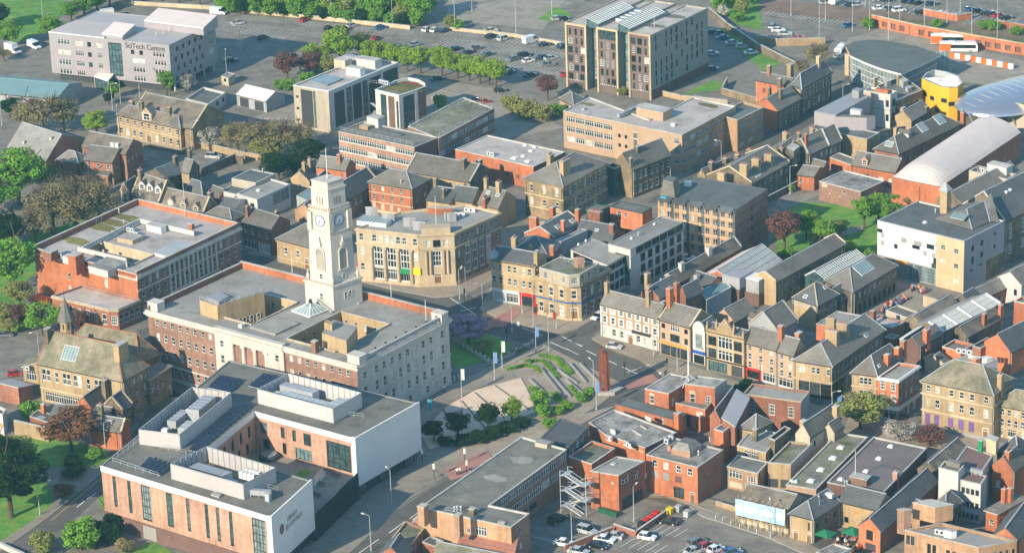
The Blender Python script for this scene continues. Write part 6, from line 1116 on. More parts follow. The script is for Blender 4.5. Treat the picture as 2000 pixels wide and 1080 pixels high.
for k in range(5):m=M();c=lerp4(B4,.49,.3+.08*k);m.obox(c,bs.ua,bs.ub,5,1.6,ST_H-.4,ST_H+.5,'white_paint','roof_glass');m.build('rooflight',stu)
# ---- bus interchange: dark curved hall, glass screen, yellow drum, silver roof
def tube_roof():pass
bi=empty('bus_hall','curved glass bus hall with dark oval roof','bus station',G(1700,150))
rp=[G(*q,8.0)for q in((1652,92),(1660,110),(1690,124),(1722,136),(1760,146),(1800,128),(1838,108),(1790,92),(1740,82),(1700,79),(1668,82))]
m=M();m.prism(rp,7.6,8.2,'white_paint',mt='flat_dark',bot=True);m.build('roof',bi)
I=inset(rp,.8);m=M();m.prism(I,0,7.6,'glass_teal',top=False);m.build('glass_wall',bi)
m=M()
for i in range(len(I)):
 p,q=I[i],I[(i+1)%len(I)]
 for k in range(5):c=Vector(p).lerp(Vector(q),k/5);m.bar((c.x,c.y,0),(c.x,c.y,7.6),.22,'render_grey')
 for zz in(1.8,3.6,5.4):m.bar((p[0],p[1],zz),(q[0],q[1],zz),.16,'white_paint')
m.build('mullion',bi)
blk(bi,'stone_pier',v('Y1',872,190,905,200,918,190),6.6,0,'sandstone_pale');
m=M();qa=[G(*c1('Y1',*q),zz)for q,zz in(((1038,280),7),((1205,360),4.5),((1205,372),3.4),((1038,420),0))];m.slab(qa,.4,'render_cream');m.build('yellow_wall',bi)
# curved green glass screen
gs=empty('glass_screen','tall curved pale green glass screen beside the bus hall','screen',G(1790,150));m=M();cur=[c1('Y1',*q)for q in((1185,300),(1365,330),(1385,290),(1410,245),(1470,205),(1580,185),(1715,172))]
G0=[G(*q,6.2 if i>1 else 5.4)for i,q in enumerate(cur)]
for p,q in zip(G0,G0[1:]):
 d=(q-p).normalized();n=Vector((d.y,-d.x,0));m.prism([p,q,q-n*.25,p-n*.25],0,p.z,'metal_roof_teal' if False else 'render_grey')
m.build('frame',gs);m=M()
for p,q in zip(G0,G0[1:]):
 d=(q-p).normalized();n=Vector((d.y,-d.x,0));m.prism([p+n*.06,q+n*.06,q+n*.02,p+n*.02],.3,p.z+.3,'roof_glass',bot=True)
m.build('glass',gs);m=M()
for p,q in zip(G0,G0[1:]):
 for k in range(4):c=p.lerp(q,k/4);m.bar((c.x,c.y,0),(c.x,c.y,c.z+.3),.14,'white_paint')
m.build('mullion',gs);blk(gs,'entrance_box',v('Y1',1185,215,1360,240,1410,200),6.4,0,'glass_dark','flat_grey')
# yellow drum
yd=empty('yellow_drum_block','bright yellow curved block with open plant on its roof','building',G(1830,215))
yp=[G(*c1('Y1',*q),10)for q in((1497,385),(1560,420),(1640,452),(1720,466),(1790,462),(1835,425),(1800,370),(1700,335),(1600,318),(1530,345))]
m=M();m.prism(yp,0,10,'panel_yellow',top=False);m.build('wall',yd);I=inset(yp,.5);m=M();m.poly([(p[0],p[1],8.4)for p in I],'flat_pale')
for i in range(len(I)):
 j=(i+1)%len(I);m.poly([(I[j][0],I[j][1],8.4),(I[i][0],I[i][1],8.4),(I[i][0],I[i][1],10.1),(I[j][0],I[j][1],10.1)],'render_grey');m.poly([(yp[i].x,yp[i].y,10.1),(yp[j].x,yp[j].y,10.1),(I[j][0],I[j][1],10.1),(I[i][0],I[i][1],10.1)],'zinc')
m.build('roof',yd);cq=sum(yp,Vector())/len(yp)
for dx,dy,w_,hh in((-3,1,2.4,1.8),(1,-1,3,1.4),(3,2,2,1.8),(-1,3,3,1.2),(4,-2,1.6,1.2)):m=M();m.obox((cq.x+dx,cq.y+dy),po.ua,po.ub,w_,1.6,8.4,8.4+hh,'pipe_white');m.build('air_unit',yd)
for i,u,zz in((1,.3,5),(1,.8,2),(2,.5,5.4),(3,.3,4.6),(0,.5,5.2)):
 p,q=yp[i],yp[i+1];d=(q-p).normalized();n=Vector((d.y,-d.x,0));inst('window',UW['d'],yd,face_mw(p+n*.2,q+n*.2,(q-p).length*u,zz,1.8,1.2))
# silver shell roof
sv=empty('silver_shell_roof','rounded silver metal concourse roof at right edge','roof',G(1930,215));m=M()
cen=G(2015,183,7);NU,NV=28,10;axu=Vector((math.cos(.55),math.sin(.55),0));axv=Vector((-axu.y,axu.x,0))
def shell(u,w_):
 r=math.sin(w_*math.pi/2);a_=2*math.pi*u;c,s_=math.cos(a_),math.sin(a_);c=math.copysign(abs(c)**.7,c);s_=math.copysign(abs(s_)**.85,s_)
 return cen+axu*25*c*r+axv*12.5*s_*r+Vector((0,0,4.2*math.cos(w_*math.pi/2)-.6))
for i in range(NU*2):
 for j in range(NV):m.poly([shell(i/(NU*2),(j+1)/NV),shell((i+1)/(NU*2),(j+1)/NV),shell((i+1)/(NU*2),j/NV),shell(i/(NU*2),j/NV)],'steel_silver')
so_=m.build('shell',sv);
for p_ in so_.data.polygons:p_.use_smooth=True
m=M()
for k in range(-9,10):
 for j in range(12):
  def pt(t):
   x=k*2.8;lim=12.5*math.sqrt(max(0,1-(x/25)**2));y=-lim+2*lim*t;rr=min(1,math.sqrt((x/25)**2+(y/12.5)**2));return cen+axu*x+axv*y+Vector((0,0,4.2*math.cos(math.asin(rr))-.6+.05))
  if abs(k*2.8)<24.5:m.bar(pt(j/12),pt((j+1)/12),.12,'lead',.1)
m.build('standing_seam',sv);m=M()
for k in range(12):
 a_=math.pi*(1.0+.09*k);p=cen+axu*24*math.cos(a_)+axv*11.8*math.sin(a_);q=cen+axu*21*math.cos(a_+.12)+axv*10.4*math.sin(a_+.12);m.bar((p.x,p.y,7.2),(q.x,q.y,0),.3,'render_grey')
m.build('strut',sv)
bld('ye','yellow_end_block','pale yellow block with dark roof at the right edge below silver roof',v('N',1968,197,2030,214,2080,190),9,wall='render_cream',rm='flat_dark',par=.2)
# zinc upper storeys of the clad block
z_=ALLB['zc'].o
slope_o=o;o=z_
slope('upper_roof',[(*c1('Y1',625,655),10.4),(*c1('Y1',800,684),10.4),(*c1('Y1',1080,532),11.0),(*c1('Y1',930,500),11.0)],'zinc','panel_lilac',6.3,'zinc')
blk(z_,'lilac_storey',v('Y1',790,700,1050,708,1120,690),10.2,6.3,'panel_lilac','flat_mid');blk(z_,'roof_cube',v('Y1',930,482,985,495,1022,475),13,9,'zinc');item(ALLB['zc'],'ac',*c1('Y1',960,660),3);blk(z_,'plant',v('Y1',915,640,1000,655,1020,640),11.4,9,'galvanised')
# ---- white panel and yellow college wing
YW=13.6
yw=bld('yw','white_panel_college','white panelled and yellow college block with dark flat roof',v('W',160,284,955,474,1326,288),YW,wall='render_white',rm='flat_dark',par=.35,cop='zinc',fm={1:'panel_lilac'},edges=(1,2,3),B=[(1,1.2,1.5,9.8,'d',.15,.28),(1,1.2,1.5,10,'d',.38,.5),(1,1,2,6.4,'d',.15,.28),(1,1.2,1.5,7,'d',.38,.5),(1,1.2,.6,4.6,'d',.12,.26),(1,1.2,.6,4.9,'d',.36,.48),(1,.8,1,11,'d',.72,.8),(1,.8,1,7.6,'d',.72,.8)])
P=yw.P;o=yw.o;d=yw.ua;n=Vector((d.y,-d.x,0));Lw=(P[1]-P[0]).length;m=M()
mid=P[0]+d*Lw*.685
yh=[(u*Lw*.315-.0,u*Lw*.315+1.5,z,z+1.2)for u,z in((.14,10),(.62,9.8),(.14,6.4),(.62,5.9),(.62,2.0))]
facade(m,mid,P[1],0,YW,yh,'brick_cream');m.build('yellow_wall',o)
for a,b_,z0_,z1_ in yh:inst('window',UW['s'],o,face_mw(mid,P[1],(a+b_)/2,z0_,b_-a,z1_-z0_))
# white cladding as separate panels with open joints, dark wall behind
m=M();m.prism([P[0]-n*.12,mid-n*.12,mid-n*.4,P[0]-n*.4],0,YW,'panel_grey');m.build('backing_wall',o)
random.seed(9);z=4.6;rowi=0
while z<YW-.2:
 hh=min(random.choice((.9,1.2,1.5)),YW-z);u=0.0
 while u<Lw*.685-.2:
  w_=min(random.choice((1.0,1.5,2.2,2.6)),Lw*.685-u)
  k='panel_white' if random.random()>.15 else random.choice(('glass_dark','panel_grey','panel_lilac'))
  if z>YW-1.6:k='panel_white'
  pm=M();a,b_=P[0]+d*(u+.03),P[0]+d*(u+w_-.03);pm.prism([a+n*.02,b_+n*.02,b_-n*.08,a-n*.08],z+.03,z+hh-.03,k,bot=True);pm.build('panel',o);u+=w_
 z+=hh
for k in range(9):
 p=P[0]+d*Lw*(.36+.036*k);inst('glazing',UW['t'],o,face_mw(P[0]+n*.1,mid+n*.1,Lw*(.36+.036*k),.2,Lw*.034,4.2))
m=M();a,b_=P[0]+d*Lw*.22,P[0]+d*Lw*.36;m.prism([a+n*.3,b_+n*.3,b_-n*.05,a-n*.05],3.6,4.6,'orange_board',bot=True);m.build('orange_fascia',o)
m=M();p,q=P[1],P[2];dd=(q-p).normalized();nn=Vector((dd.y,-dd.x,0));Lb=(q-p).length;m.prism([p+dd*Lb*.54+nn*.05,q+nn*.05,q+nn*.01,p+dd*Lb*.54+nn*.01],0,5.5,SD);m.build('stone_base',o)
C=[G(*c1('W',*q),YW-.2)for q in((680,272),(1025,368),(1275,300),(900,140))];ap=[G(*c1('W',975,180),YW+1.8),G(*c1('W',1200,30),YW+3.5)]
m=M();m.poly([C[0],C[1],ap[0]],'slate');m.poly([C[1],G(*c1('W',1190,295),YW),G(*c1('W',1140,105),YW+1.8),ap[0]],'slate_dark');m.poly([C[0],ap[0],G(*c1('W',1140,105),YW+1.8),C[3]],'slate');m.poly([G(*c1('W',1190,295),YW),C[2],ap[1],G(*c1('W',1140,105),YW+1.8)],'slate')
m.bar(C[1]+Vector((0,0,.1)),ap[0],.3,'lead',.16);m.bar(G(*c1('W',1190,295),YW+.1),G(*c1('W',1140,105),YW+1.9),.3,'lead',.16);m.bar(ap[0],G(*c1('W',1140,105),YW+1.9),.3,'lead',.16);m.build('slate_hip',o)
item(yw,'dome',*c1('W',595,308),.9);item(yw,'vent',*c1('W',690,215));m=M();c=G(*c1('W',905,258),YW+1.2);m.slab([c+d*-2+n*1,c+d*2+n*1,c+d*2-n*1.2+Vector((0,0,.8)),c+d*-2-n*1.2+Vector((0,0,.8))],.1,'roof_glass','white_paint');m.build('skylight',o)
stk=empty('stone_stack','tall square stone ventilation stack with lead cap beside slate hip','chimney',G(*c1('W',780,215),0));cS=G(*c1('W',780,205),YW);m=M();m.obox(cS,yw.ua,yw.ub,2,1.8,YW-2,YW+5.6,ST);m.build('shaft',stk);m=M();m.obox(cS,yw.ua,yw.ub,2.6,2.4,YW+5.6,YW+6,'lead');q=[cS+yw.ua*i*1.2+yw.ub*j*1.1 for i,j in((-1,-1),(1,-1),(1,1),(-1,1))]
for i in range(4):m.poly([(q[i].x,q[i].y,YW+6),(q[(i+1)%4].x,q[(i+1)%4].y,YW+6),(cS.x,cS.y,YW+8)],'lead')
m.build('cap',stk)
# ---- glazed market roofs
def glaze(b,q,nb,nr=2,kb='white_paint'):
 z=Vector((0,0,.06));m=M();m.slab([p+z for p in q],.05,'roof_glass',kb);g_=m.build('glazing',b.o);m=M()
 for k in range(nb+1):f=k/nb;m.bar(q[0].lerp(q[1],f)+z*2,q[3].lerp(q[2],f)+z*2,.16,kb,.1)
 for k in range(nr+1):f=k/nr;m.bar(q[0].lerp(q[3],f)+z*2.4,q[1].lerp(q[2],f)+z*2.4,.2,kb,.12)
 o_=m.build('glazing_bar',b.o)
g2=bld('m2','glass_roofed_market','long glass roofed market hall with orange brick gable',v('Z5',330,455,640,530,988,320),4.2,'gB',BO,'metal_roof_pale',rise=3.2,eave=.1);glaze(g2,g2.polys[0],34,4,'render_grey')
g4=bld('m4','glass_canopy','green tinted glass canopy roof between mill and alehouse',v('Z5',1170,438,1322,464,1640,292),5.6,'gB','glass_teal','flat_grey',rise=1.6,eave=.1);glaze(g4,g4.polys[0],22,2);glaze(g4,[g4.polys[1][i]for i in(0,1,2,3)],22,2)
g5=bld('m12','arcade_glass_roof','long shopping arcade with four part pitched glass roof',v('Z7',1020,312,1252,368,1714,138),5.8,'gB',SD,'flat_grey',rise=1.5,eave=.2);glaze(g5,g5.polys[0],40,3);
m=M();q=g5.polys[0]
for f in(0,.25,.5,.75,1):m.bar(q[0].lerp(q[1],f)+Vector((0,0,.15)),q[3].lerp(q[2],f)+Vector((0,0,.15)),.6,'white_paint',.3)
m.build('gutter',g5.o)
g6=bld('m13','low_glass_arcade_end','narrow low sloping glass roof at the arcade front end',v('Z7',905,432,930,446,1145,308),5.4,'mB',SD,'flat_grey',rise=.6,eave=.1);glaze(g6,[g6.polys[0][i]for i in(3,0,1,2)]if False else[g6.polys[0][i]for i in(1,2,3,0)],18,2)
# ---- details on named buildings
b=ALLB['pub'];p,q=b.P[0],b.P[1];d=(q-p).normalized();n=Vector((d.y,-d.x,0));Lw=(q-p).length;m=M()
facade(m,p+n*.06,q+n*.06,0,3.3,[(u*Lw-w_/2,u*Lw+w_/2,z0_,z1_)for u,w_,z0_,z1_ in((.09,1.1,.85,2.65),(.23,1.1,.85,2.65),(.36,1.1,.85,2.65),(.51,1.6,0,2.4),(.645,1.1,.85,2.65),(.775,1.1,.85,2.65),(.92,1.1,.85,2.65))],'render_white',depth=.06)
m.prism([p+n*.1,q+n*.1,q+n*.01,p+n*.01],7.75,8.25,'white_paint',bot=True)
for i in range(7):
 for z0_,hh in((6.5,1.3),(3.8,1.7)):
  c=p+d*Lw*(i+.5)/7
  for s_ in(-.68,.68):m.prism([c+d*(s_-.16)+n*.06,c+d*(s_+.16)+n*.06,c+d*(s_+.16)+n*.01,c+d*(s_-.16)+n*.01],z0_-.2,z0_+hh+.3,'white_paint',bot=True)
  m.prism([c-d*.52+n*.06,c+d*.52+n*.06,c+d*.52+n*.01,c-d*.52+n*.01],z0_+hh+.02,z0_+hh+.3,'white_paint',bot=True);m.prism([c-d*.52+n*.06,c+d*.52+n*.06,c+d*.52+n*.01,c-d*.52+n*.01],z0_-.2,z0_-.02,'white_paint',bot=True)
for u in(.012,.988):
 for k in range(10):c=p+d*Lw*u;w_=.5 if k%2 else .32;m.prism([c-d*w_/2+n*.07,c+d*w_/2+n*.07,c+d*w_/2+n*.01,c-d*w_/2+n*.01],3.4+k*.44,3.4+k*.44+.36,'white_paint',bot=True)
m.build('white_surround',b.o);m=M();c=p+d*Lw*.7;m.obox(c+n*.16,d,n,5.4,.14,3.0,3.75,'black_paint');m.build('pub_sign',b.o)
b=ALLB['wn'];p,q=b.P[0],b.P[1];d=(q-p).normalized();n=Vector((d.y,-d.x,0));Lw=(q-p).length;m=M()
c=(p+q)/2;arc=[c+d*Lw*.5*math.cos(t*math.pi/12)+n*.12+Vector((0,0,2.1*math.sin(t*math.pi/12)))for t in range(13)]
m.poly(arc,'render_white');m.poly([x-n*.45 for x in arc[::-1]],'render_white')
for x,y in zip(arc,arc[1:]):m.poly([x,x-n*.45,y-n*.45,y],'lead')
m.build('arched_parapet',b.o)
b=ALLB['orn'];p,q=b.P[0],b.P[1];d=(q-p).normalized();n=Vector((d.y,-d.x,0));Lw=(q-p).length;m=M()
for u0,u1,z1_ in((0,.26,10.4),(.26,.74,11.4),(.74,1,10.4)):m.prism([p+d*Lw*u0+n*.1,p+d*Lw*u1+n*.1,p+d*Lw*u1-n*.4,p+d*Lw*u0-n*.4],9.9,z1_,ST)
a,c,e=p+d*Lw*.33,p+d*Lw*.5,p+d*Lw*.67;t_=[(a.x,a.y,11.4),(e.x,e.y,11.4),(c.x,c.y,13.8)]
m.poly([Vector(x)+n*.12 for x in t_],ST);m.poly([Vector(x)-n*.4 for x in t_[::-1]],ST)
for i,j in((1,2),(2,0)):m.bar(Vector(t_[i])+n*-.1,Vector(t_[j])+n*-.1,.7,'coping_buff',.25)
m.build('pediment',b.o)
for u,zb in((.02,10.4),(.27,11.4),(.73,11.4),(.98,10.4)):m=M();c=p+d*Lw*u-n*.1;m.obox(c,d,n,.5,.5,zb-.4,zb+.9,ST);m.cyl(c,.22,.03,zb+.9,zb+2.0,ST,8);m.build('finial',b.o)
b=ALLB['shp'];c=G(*c1('Z3',105,500),11.3);m=M()
for j in range(5):
 a0,a1=j*math.pi/10,(j+1)*math.pi/10;m.cyl(c,1.5*math.cos(a0),1.5*math.cos(a1)+.01,11+1.7*math.sin(a0),11+1.7*math.sin(a1),'lead',14,False)
m.cyl(c,.2,.05,12.6,13.8,'lead',8);m.cyl(c,1.5,1.5,9,11,ST,14);m.build('corner_dome',b.o)
p,q=b.P[0],b.P[1];d=(q-p).normalized();n=Vector((d.y,-d.x,0));Lw=(q-p).length
for u0,u1,k,z0_,z1_ in((.02,.62,'white_paint',2.75,3.5),(.64,.99,'red_paint',2.75,3.55),(.02,.035,'white_paint',0,3),(.3,.33,'white_paint',0,3),(.61,.63,'white_paint',0,3),(.64,.68,'red_paint',0,3),(.95,.99,'red_paint',0,3)):
 m=M();m.prism([p+d*Lw*u0+n*.2,p+d*Lw*u1+n*.2,p+d*Lw*u1+n*.02,p+d*Lw*u0+n*.02],z0_,z1_,k,bot=True);m.build('shop_fascia' if z0_>1 else 'shop_pilaster',b.o)
b=ALLB['bank'];m=M();at=[G(*c1('Z3',*q),12.4)for q in((468,592),(708,655),(798,648),(955,560),(640,505))]
ba=bld('banka','','',[Vector((x.x,x.y,12.4))for x in at],12.4,'flat','render_cream','flat_moss',par=.1,cop='coping',z0=9.2,own=b.o,A=[(1,1.2,1.7,10,'g',.12,.3),(1,1.2,1.7,10,'Z',.42,.6),(1,1.2,1.7,10,'g',.72,.9)],B=[(1,1.6,1.7,10,'g')],C=[(3,1.2,1.7,10,'s')]);chimney(ba,*c1('Z3',795,590),2.2,1.4,.9,'brick_pink',2);item(ba,'rail',*c1('Z3',640,520),*c1('Z3',780,600))
b=ALLB['sh1'];p,q=b.P[0],b.P[1];d=(q-p).normalized();n=Vector((d.y,-d.x,0));Lw=(q-p).length
for u0,u1,z0_,z1_ in((.03,.52,2.2,2.75),(.03,.1,0,2.2),(.46,.52,0,2.2)):m=M();m.prism([p+d*Lw*u0+n*.15,p+d*Lw*u1+n*.15,p+d*Lw*u1+n*.02,p+d*Lw*u0+n*.02],z0_,z1_,'red_paint',bot=True);m.build('shop_fascia',b.o)
b=ALLB['apt'];p,q=b.P[0],b.P[1];d=(q-p).normalized();n=Vector((d.y,-d.x,0));Lw=(q-p).length
for k in range(5):  # mansard hoods over each bay; dark strips paint shade into the gaps between
 m=M();a,c=p+d*Lw*(.01+.2*k),p+d*Lw*(.185+.2*k);m.prism([a+n*1.0,c+n*1.0,c+n*.02,a+n*.02],12.9,13.15,'slate_dark',bot=True);m.poly([a+n*1+Vector((0,0,13.15-a.z)),c+n*1+Vector((0,0,13.15-c.z)),c-n*.6+Vector((0,0,13.9-c.z)),a-n*.6+Vector((0,0,13.9-a.z))],'slate_dark');m.build('bay_hood',b.o)
 m=M();a=p+d*Lw*(.195+.2*k);m.prism([a-d*.45+n*.05,a+d*.35+n*.05,a+d*.35+n*.012,a-d*.45+n*.012],0,13.2,'slate_dark');m.build('gap_shade_strip',b.o)
m=M();C=[G(*c1('E',*q),13.4)for q in((165,290),(330,330),(400,255))];C.append(C[0]+C[2]-C[1]);c=sum(C,Vector())/4;T2=[x.lerp(c,.35)+Vector((0,0,4))for x in C]
for i in range(4):m.poly([C[i],C[(i+1)%4],T2[(i+1)%4],T2[i]],'slate')
m.poly(T2,'flat_dark');m.build('mansard_tower',b.o)
b=ALLB['inst'];tu=empty('stone_turret','stone turret with pointed slate spire behind the stone hall','turret',G(*c1('c0',525,470),0));c=G(*c1('c0',525,440),10);m=M();m.cyl(c,1.6,1.6,6,13.2,ST,8);m.build('shaft',tu);m=M();m.cyl(c,2.1,.02,13.2,19.2,'slate',8);m.cyl(c,.06,.03,19.2,21,'black_paint',6);m.build('spire',tu)
for k in range(8):a_=k*math.pi/4+math.pi/8;e=Vector((math.cos(a_),math.sin(a_),0));f=Vector((-e.y,e.x,0));inst('window',UW['d'],tu,face_mw(Vector((c.x,c.y,0))+e*1.66-f*.6,Vector((c.x,c.y,0))+e*1.66+f*.6,.6,11.4,.35,1.3))
# restaurant lantern
b=ALLB['rt7'];o=b.o;C=[G(*c1('Z8',*q),8.6)for q in((660,635),(800,665),(890,600))];C.append(C[0]+C[2]-C[1]);c=sum(C,Vector())/4;T2=[x.lerp(c,.45)+Vector((0,0,2.4))for x in C];m=M();m.prism(C,8.3,9.6,'brick_pink')
for i in range(4):m.poly([C[i]+Vector((0,0,1)),C[(i+1)%4]+Vector((0,0,1)),T2[(i+1)%4],T2[i]],'flat_weathered')
m.poly(T2,'flat_dark');m.build('roof_lantern',o)
# red office mast, corrugated silos
b=ALLB['rt1'];mt=empty('white_mast','tall thin white mast on splayed legs above red offices','mast',G(*c1('Z8',770,70),9));c=G(*c1('Z8',790,100),8.8);m=M();m.cyl(c,.17,.12,8.6,17.5,'white_paint',8);m.build('pole',mt)
for a_ in(0,2.1,4.2):m=M();m.bar((c.x+3*math.cos(a_),c.y+3*math.sin(a_),8.5),(c.x,c.y,10.6),.16,'galvanised');m.build('leg',mt)
b=ALLB['mn'];p,q=b.P[1],b.P[2]
# fire escape by the office
fe=empty('fire_escape','zigzag white steel fire escape between office and orange box','fire escape',G(1130,1000));c0=G(1128,1001);ua_,ub_=ALLB['rt6'].ua,ALLB['rt6'].ub
for k in range(5):
 z0_=k*1.75;sgn=1 if k%2 else-1;m=M();a,e=c0-ua_*1.7*sgn+ub_*(.7*sgn),c0+ua_*1.7*sgn+ub_*(.7*sgn)
 a=Vector((a.x,a.y,z0_));e=Vector((e.x,e.y,z0_+1.75))
 for s_ in(-.55,.55):m.bar(a+ub_*s_,e+ub_*s_,.12,'galvanised',.3);m.bar(a+ub_*s_+Vector((0,0,1)),e+ub_*s_+Vector((0,0,1)),.07,'galvanised')
 for i in range(8):t_=a.lerp(e,(i+.5)/8);m.obox(t_,ua_,ub_,.4,1.1,t_.z-.03,t_.z+.03,'galvanised')
 m.build('flight',fe);m=M();l=c0+ua_*2.3*sgn;m.obox(l,ua_,ub_,1.4,2.8,z0_+1.68,z0_+1.78,'galvanised')
 for s_ in(-1.3,1.3):m.bar((l.x+ub_.x*s_-ua_.x*.6,l.y+ub_.y*s_-ua_.y*.6,z0_+2.75),(l.x+ub_.x*s_+ua_.x*.6,l.y+ub_.y*s_+ua_.y*.6,z0_+2.75),.07,'galvanised')
 m.build('landing',fe)
for i in(-1,1):
 for j in(-1,1):m=M();p=c0+ua_*2.9*i+ub_*1.3*j;m.bar((p.x,p.y,0),(p.x,p.y,9.8),.14,'galvanised');m.build('post',fe)
# scaffold
b=ALLB['sf'];p,q=b.P[0],b.P[1];d=(q-p).normalized();n=Vector((d.y,-d.x,0));Lw=(q-p).length
sfo=empty('scaffold','scaffold with blue and white sheeting on cream house','scaffold',p+n*1)
for k in range(9):
 m=M();c=p+d*Lw*k/8
 for e in(.4,1.5):m.bar((c.x+n.x*e,c.y+n.y*e,0),(c.x+n.x*e,c.y+n.y*e,6.6),.08,'scaffold_yellow' if k%2==0 else 'galvanised')
 m.build('standard',sfo)
for z0_ in(2.2,4.2,6.2):m=M();m.bar(p+n*1.5+Vector((0,0,z0_-p.z)),q+n*1.5+Vector((0,0,z0_-q.z)),.08,'scaffold_yellow');m.prism([p+n*1.45,q+n*1.45,q+n*.45,p+n*.45],z0_-.25,z0_-.18,'wood',bot=True);m.build('platform',sfo)
m=M()
for k in range(16):
 for r in range(3):
  a,c=p+d*Lw*k/16+n*(1.6+.08*math.sin(k*1.7+r)),p+d*Lw*(k+1)/16+n*(1.6+.08*math.sin((k+1)*1.7+r));z0_=2.6+r*1.25;m.poly([(a.x,a.y,z0_),(c.x,c.y,z0_),(c.x,c.y,z0_+1.25),(a.x,a.y,z0_+1.25)],'white_paint' if(r==1 and k%5!=2)else 'sheet_blue')
m.build('sheeting',sfo)
for k in range(4):m=M();a,c=p+d*Lw*(k*.25)+n*1.55,p+d*Lw*(k*.25+.2)+n*1.55;m.bar((a.x,a.y,2.4),(c.x,c.y,.1),.09,'scaffold_yellow');m.build('brace',sfo)

# broad curved roof of the pale hall
b=ALLB['pink'];o=b.o;zE=7.0;Lq,Fq,Rq,Kq=b.P;m=M();u_,v_=b.ua,b.ub
def hp(s,t):
 base_=Lq+(Fq-Lq)*s+(Rq-Fq)*t;e=min(1,t/.16);f=math.sin(math.pi*min(1,max(0,s))**.8)**.75 if 0<s<1 else 0
 return Vector((base_.x,base_.y,zE+.1+3.0*f*math.sin(e*math.pi/2)))
N1,N2=14,[0,.03,.06,.09,.12,.16,.3,.5,.7,.85,1]
for i in range(N1):
 for j in range(len(N2)-1):m.poly([hp(i/N1,N2[j]),hp((i+1)/N1,N2[j]),hp((i+1)/N1,N2[j+1]),hp(i/N1,N2[j+1])],'metal_roof_pale')
r_=m.build('roof',o)
for p_ in r_.data.polygons:p_.use_smooth=True
m=M();m.poly([hp(i/N1,1)for i in range(N1,-1,-1)]+[Kq,Rq],BR);m.build('rear_gable',o)
# ------------------------------------------------------------------ ground, roads, pavements
_sh=[0]
def sheet(name,pts,z,k,label=None,view='N',kind='structure',h=0,edge='kerb'):
 """flat area (or raised slab with kerb when h > 0) seen at pts on the ground"""
 _sh[0]+=1;z+=_sh[0]*.0012;h=h-.02+_sh[0]*.0025 if h else 0
 P=[G(x,y,0)for x,y in v(view,*pts)]
 a=sum(P[i].x*P[(i+1)%len(P)].y-P[(i+1)%len(P)].x*P[i].y for i in range(len(P)))
 if a<0:P.reverse()
 m=M()
 if h:
  I=inset(P,.18);n=len(P);m.prism(P,0,h,edge,top=False);m.poly([(p[0],p[1],h)for p in I],k)
  for i in range(n):j=(i+1)%n;m.poly([(P[i].x,P[i].y,h),(P[j].x,P[j].y,h),(I[j][0],I[j][1],h),(I[i][0],I[i][1],h)],edge)
 else:m.poly([(p.x,p.y,z)for p in P],k)
 o=m.build(name);o['kind']=kind;o['label']=label or name.replace('_',' ')+' of the town seen from above';return o
def line(pts,w_,z,k,name,view='N',h=0):
 P=[G(x,y,0)for x,y in v(view,*pts)];m=M();Lf=[];Rt=[]
 for i,p in enumerate(P):
  d=(P[min(i+1,len(P)-1)]-P[max(i-1,0)]).normalized();n=Vector((-d.y,d.x,0));Lf.append(p+n*w_/2);Rt.append(p-n*w_/2)
 for i in range(len(P)-1):
  q=[Rt[i],Rt[i+1],Lf[i+1],Lf[i]]
  if h:m.prism(q,z,h,k)
  else:m.poly([(x.x,x.y,z)for x in q],k)
 o=m.build(name);o['kind']='structure';o['label']=name.replace('_',' ')+' between the buildings';return o
gm=M();gm.poly([(-1500,300,0),(1500,300,0),(1500,3500,0),(-1500,3500,0)],'asphalt');g=gm.build('ground');g['kind']='structure';g['label']='asphalt town ground and car parks'
RD='asphalt_dark'
line((430,503,640,546,870,590,1000,637,1110,665,1185,702,1258,735),14,.010,RD,'road');line((1262,722,1245,765,1150,817,1000,892,870,967,700,1083,600,1160),9.5,.014,RD,'road')
line((955,622,1005,560,1060,482,1110,435),9,.018,RD,'road');line((1110,662,1190,608,1290,548,1360,515),7.5,.022,RD,'road');line((1290,400,1420,312,1530,258,1640,185,1720,118),8,.010,RD,'road')
line((-20,1105,110,1012,205,927,300,838,345,760),8,.010,RD,'road');line((1180,935,1270,958,1380,985,1520,1030,1680,1085),7.5,.010,RD,'road');line((-20,735,70,655,120,610),9,.010,'asphalt','road');line((1560,800,1600,770,1680,705,1740,655),6,.012,RD,'road')
line((280,745,340,775,330,700,290,640),6,.016,RD,'road');line((1255,22,1500,2,1700,-30),12,.01,'asphalt','road');line((1640,-12,1800,8,2050,38),9,.012,'asphalt','road');line((270,330,350,300,450,318,560,345),8,.010,'asphalt','road')
PVT='pavement'
sheet(PVT,(640,520,700,549,770,567,850,582,886,579,925,567,968,546,1010,500,1052,452,985,440,700,470),0,'paving',h=.12)
sheet(PVT,(938,603,985,627,1050,642,1092,652,1127,642,1178,613,1330,522,1320,505,960,560),0,'paving',h=.12)
sheet(PVT,(819,802,882,753,965,713,1054,684,1062,673,1160,723,1213,748,1215,756,1170,791,1090,838,950,895,905,921,880,926,840,906,822,880),0,'paving',h=.12)
sheet(PVT,(1155,661,1190,680,1250,702,1284,724,1298,748,1290,764,1262,778,1420,800,1560,850,1640,800,1570,786,1400,733,1180,648),0,'paving',h=.12)
sheet(PVT,(1640,870,1850,905,2020,960,2020,880,1790,826,1700,800,1660,810),0,'paving',h=.12)
sheet(PVT,(680,1082,800,975,905,912,880,900,826,886,760,930,610,1050,590,1082),0,'paving_grey',h=.12)
sheet(PVT,(1205,792,1120,836,1022,882,880,958,1000,870,1100,820),0,'paving',h=.12)
sheet(PVT,(175,925,210,905,205,920,95,1010,-20,1092,-20,1072,60,1020),0,'paving_grey',h=.12);sheet(PVT,(300,690,415,715,420,700,300,668),0,'paving',h=.12)
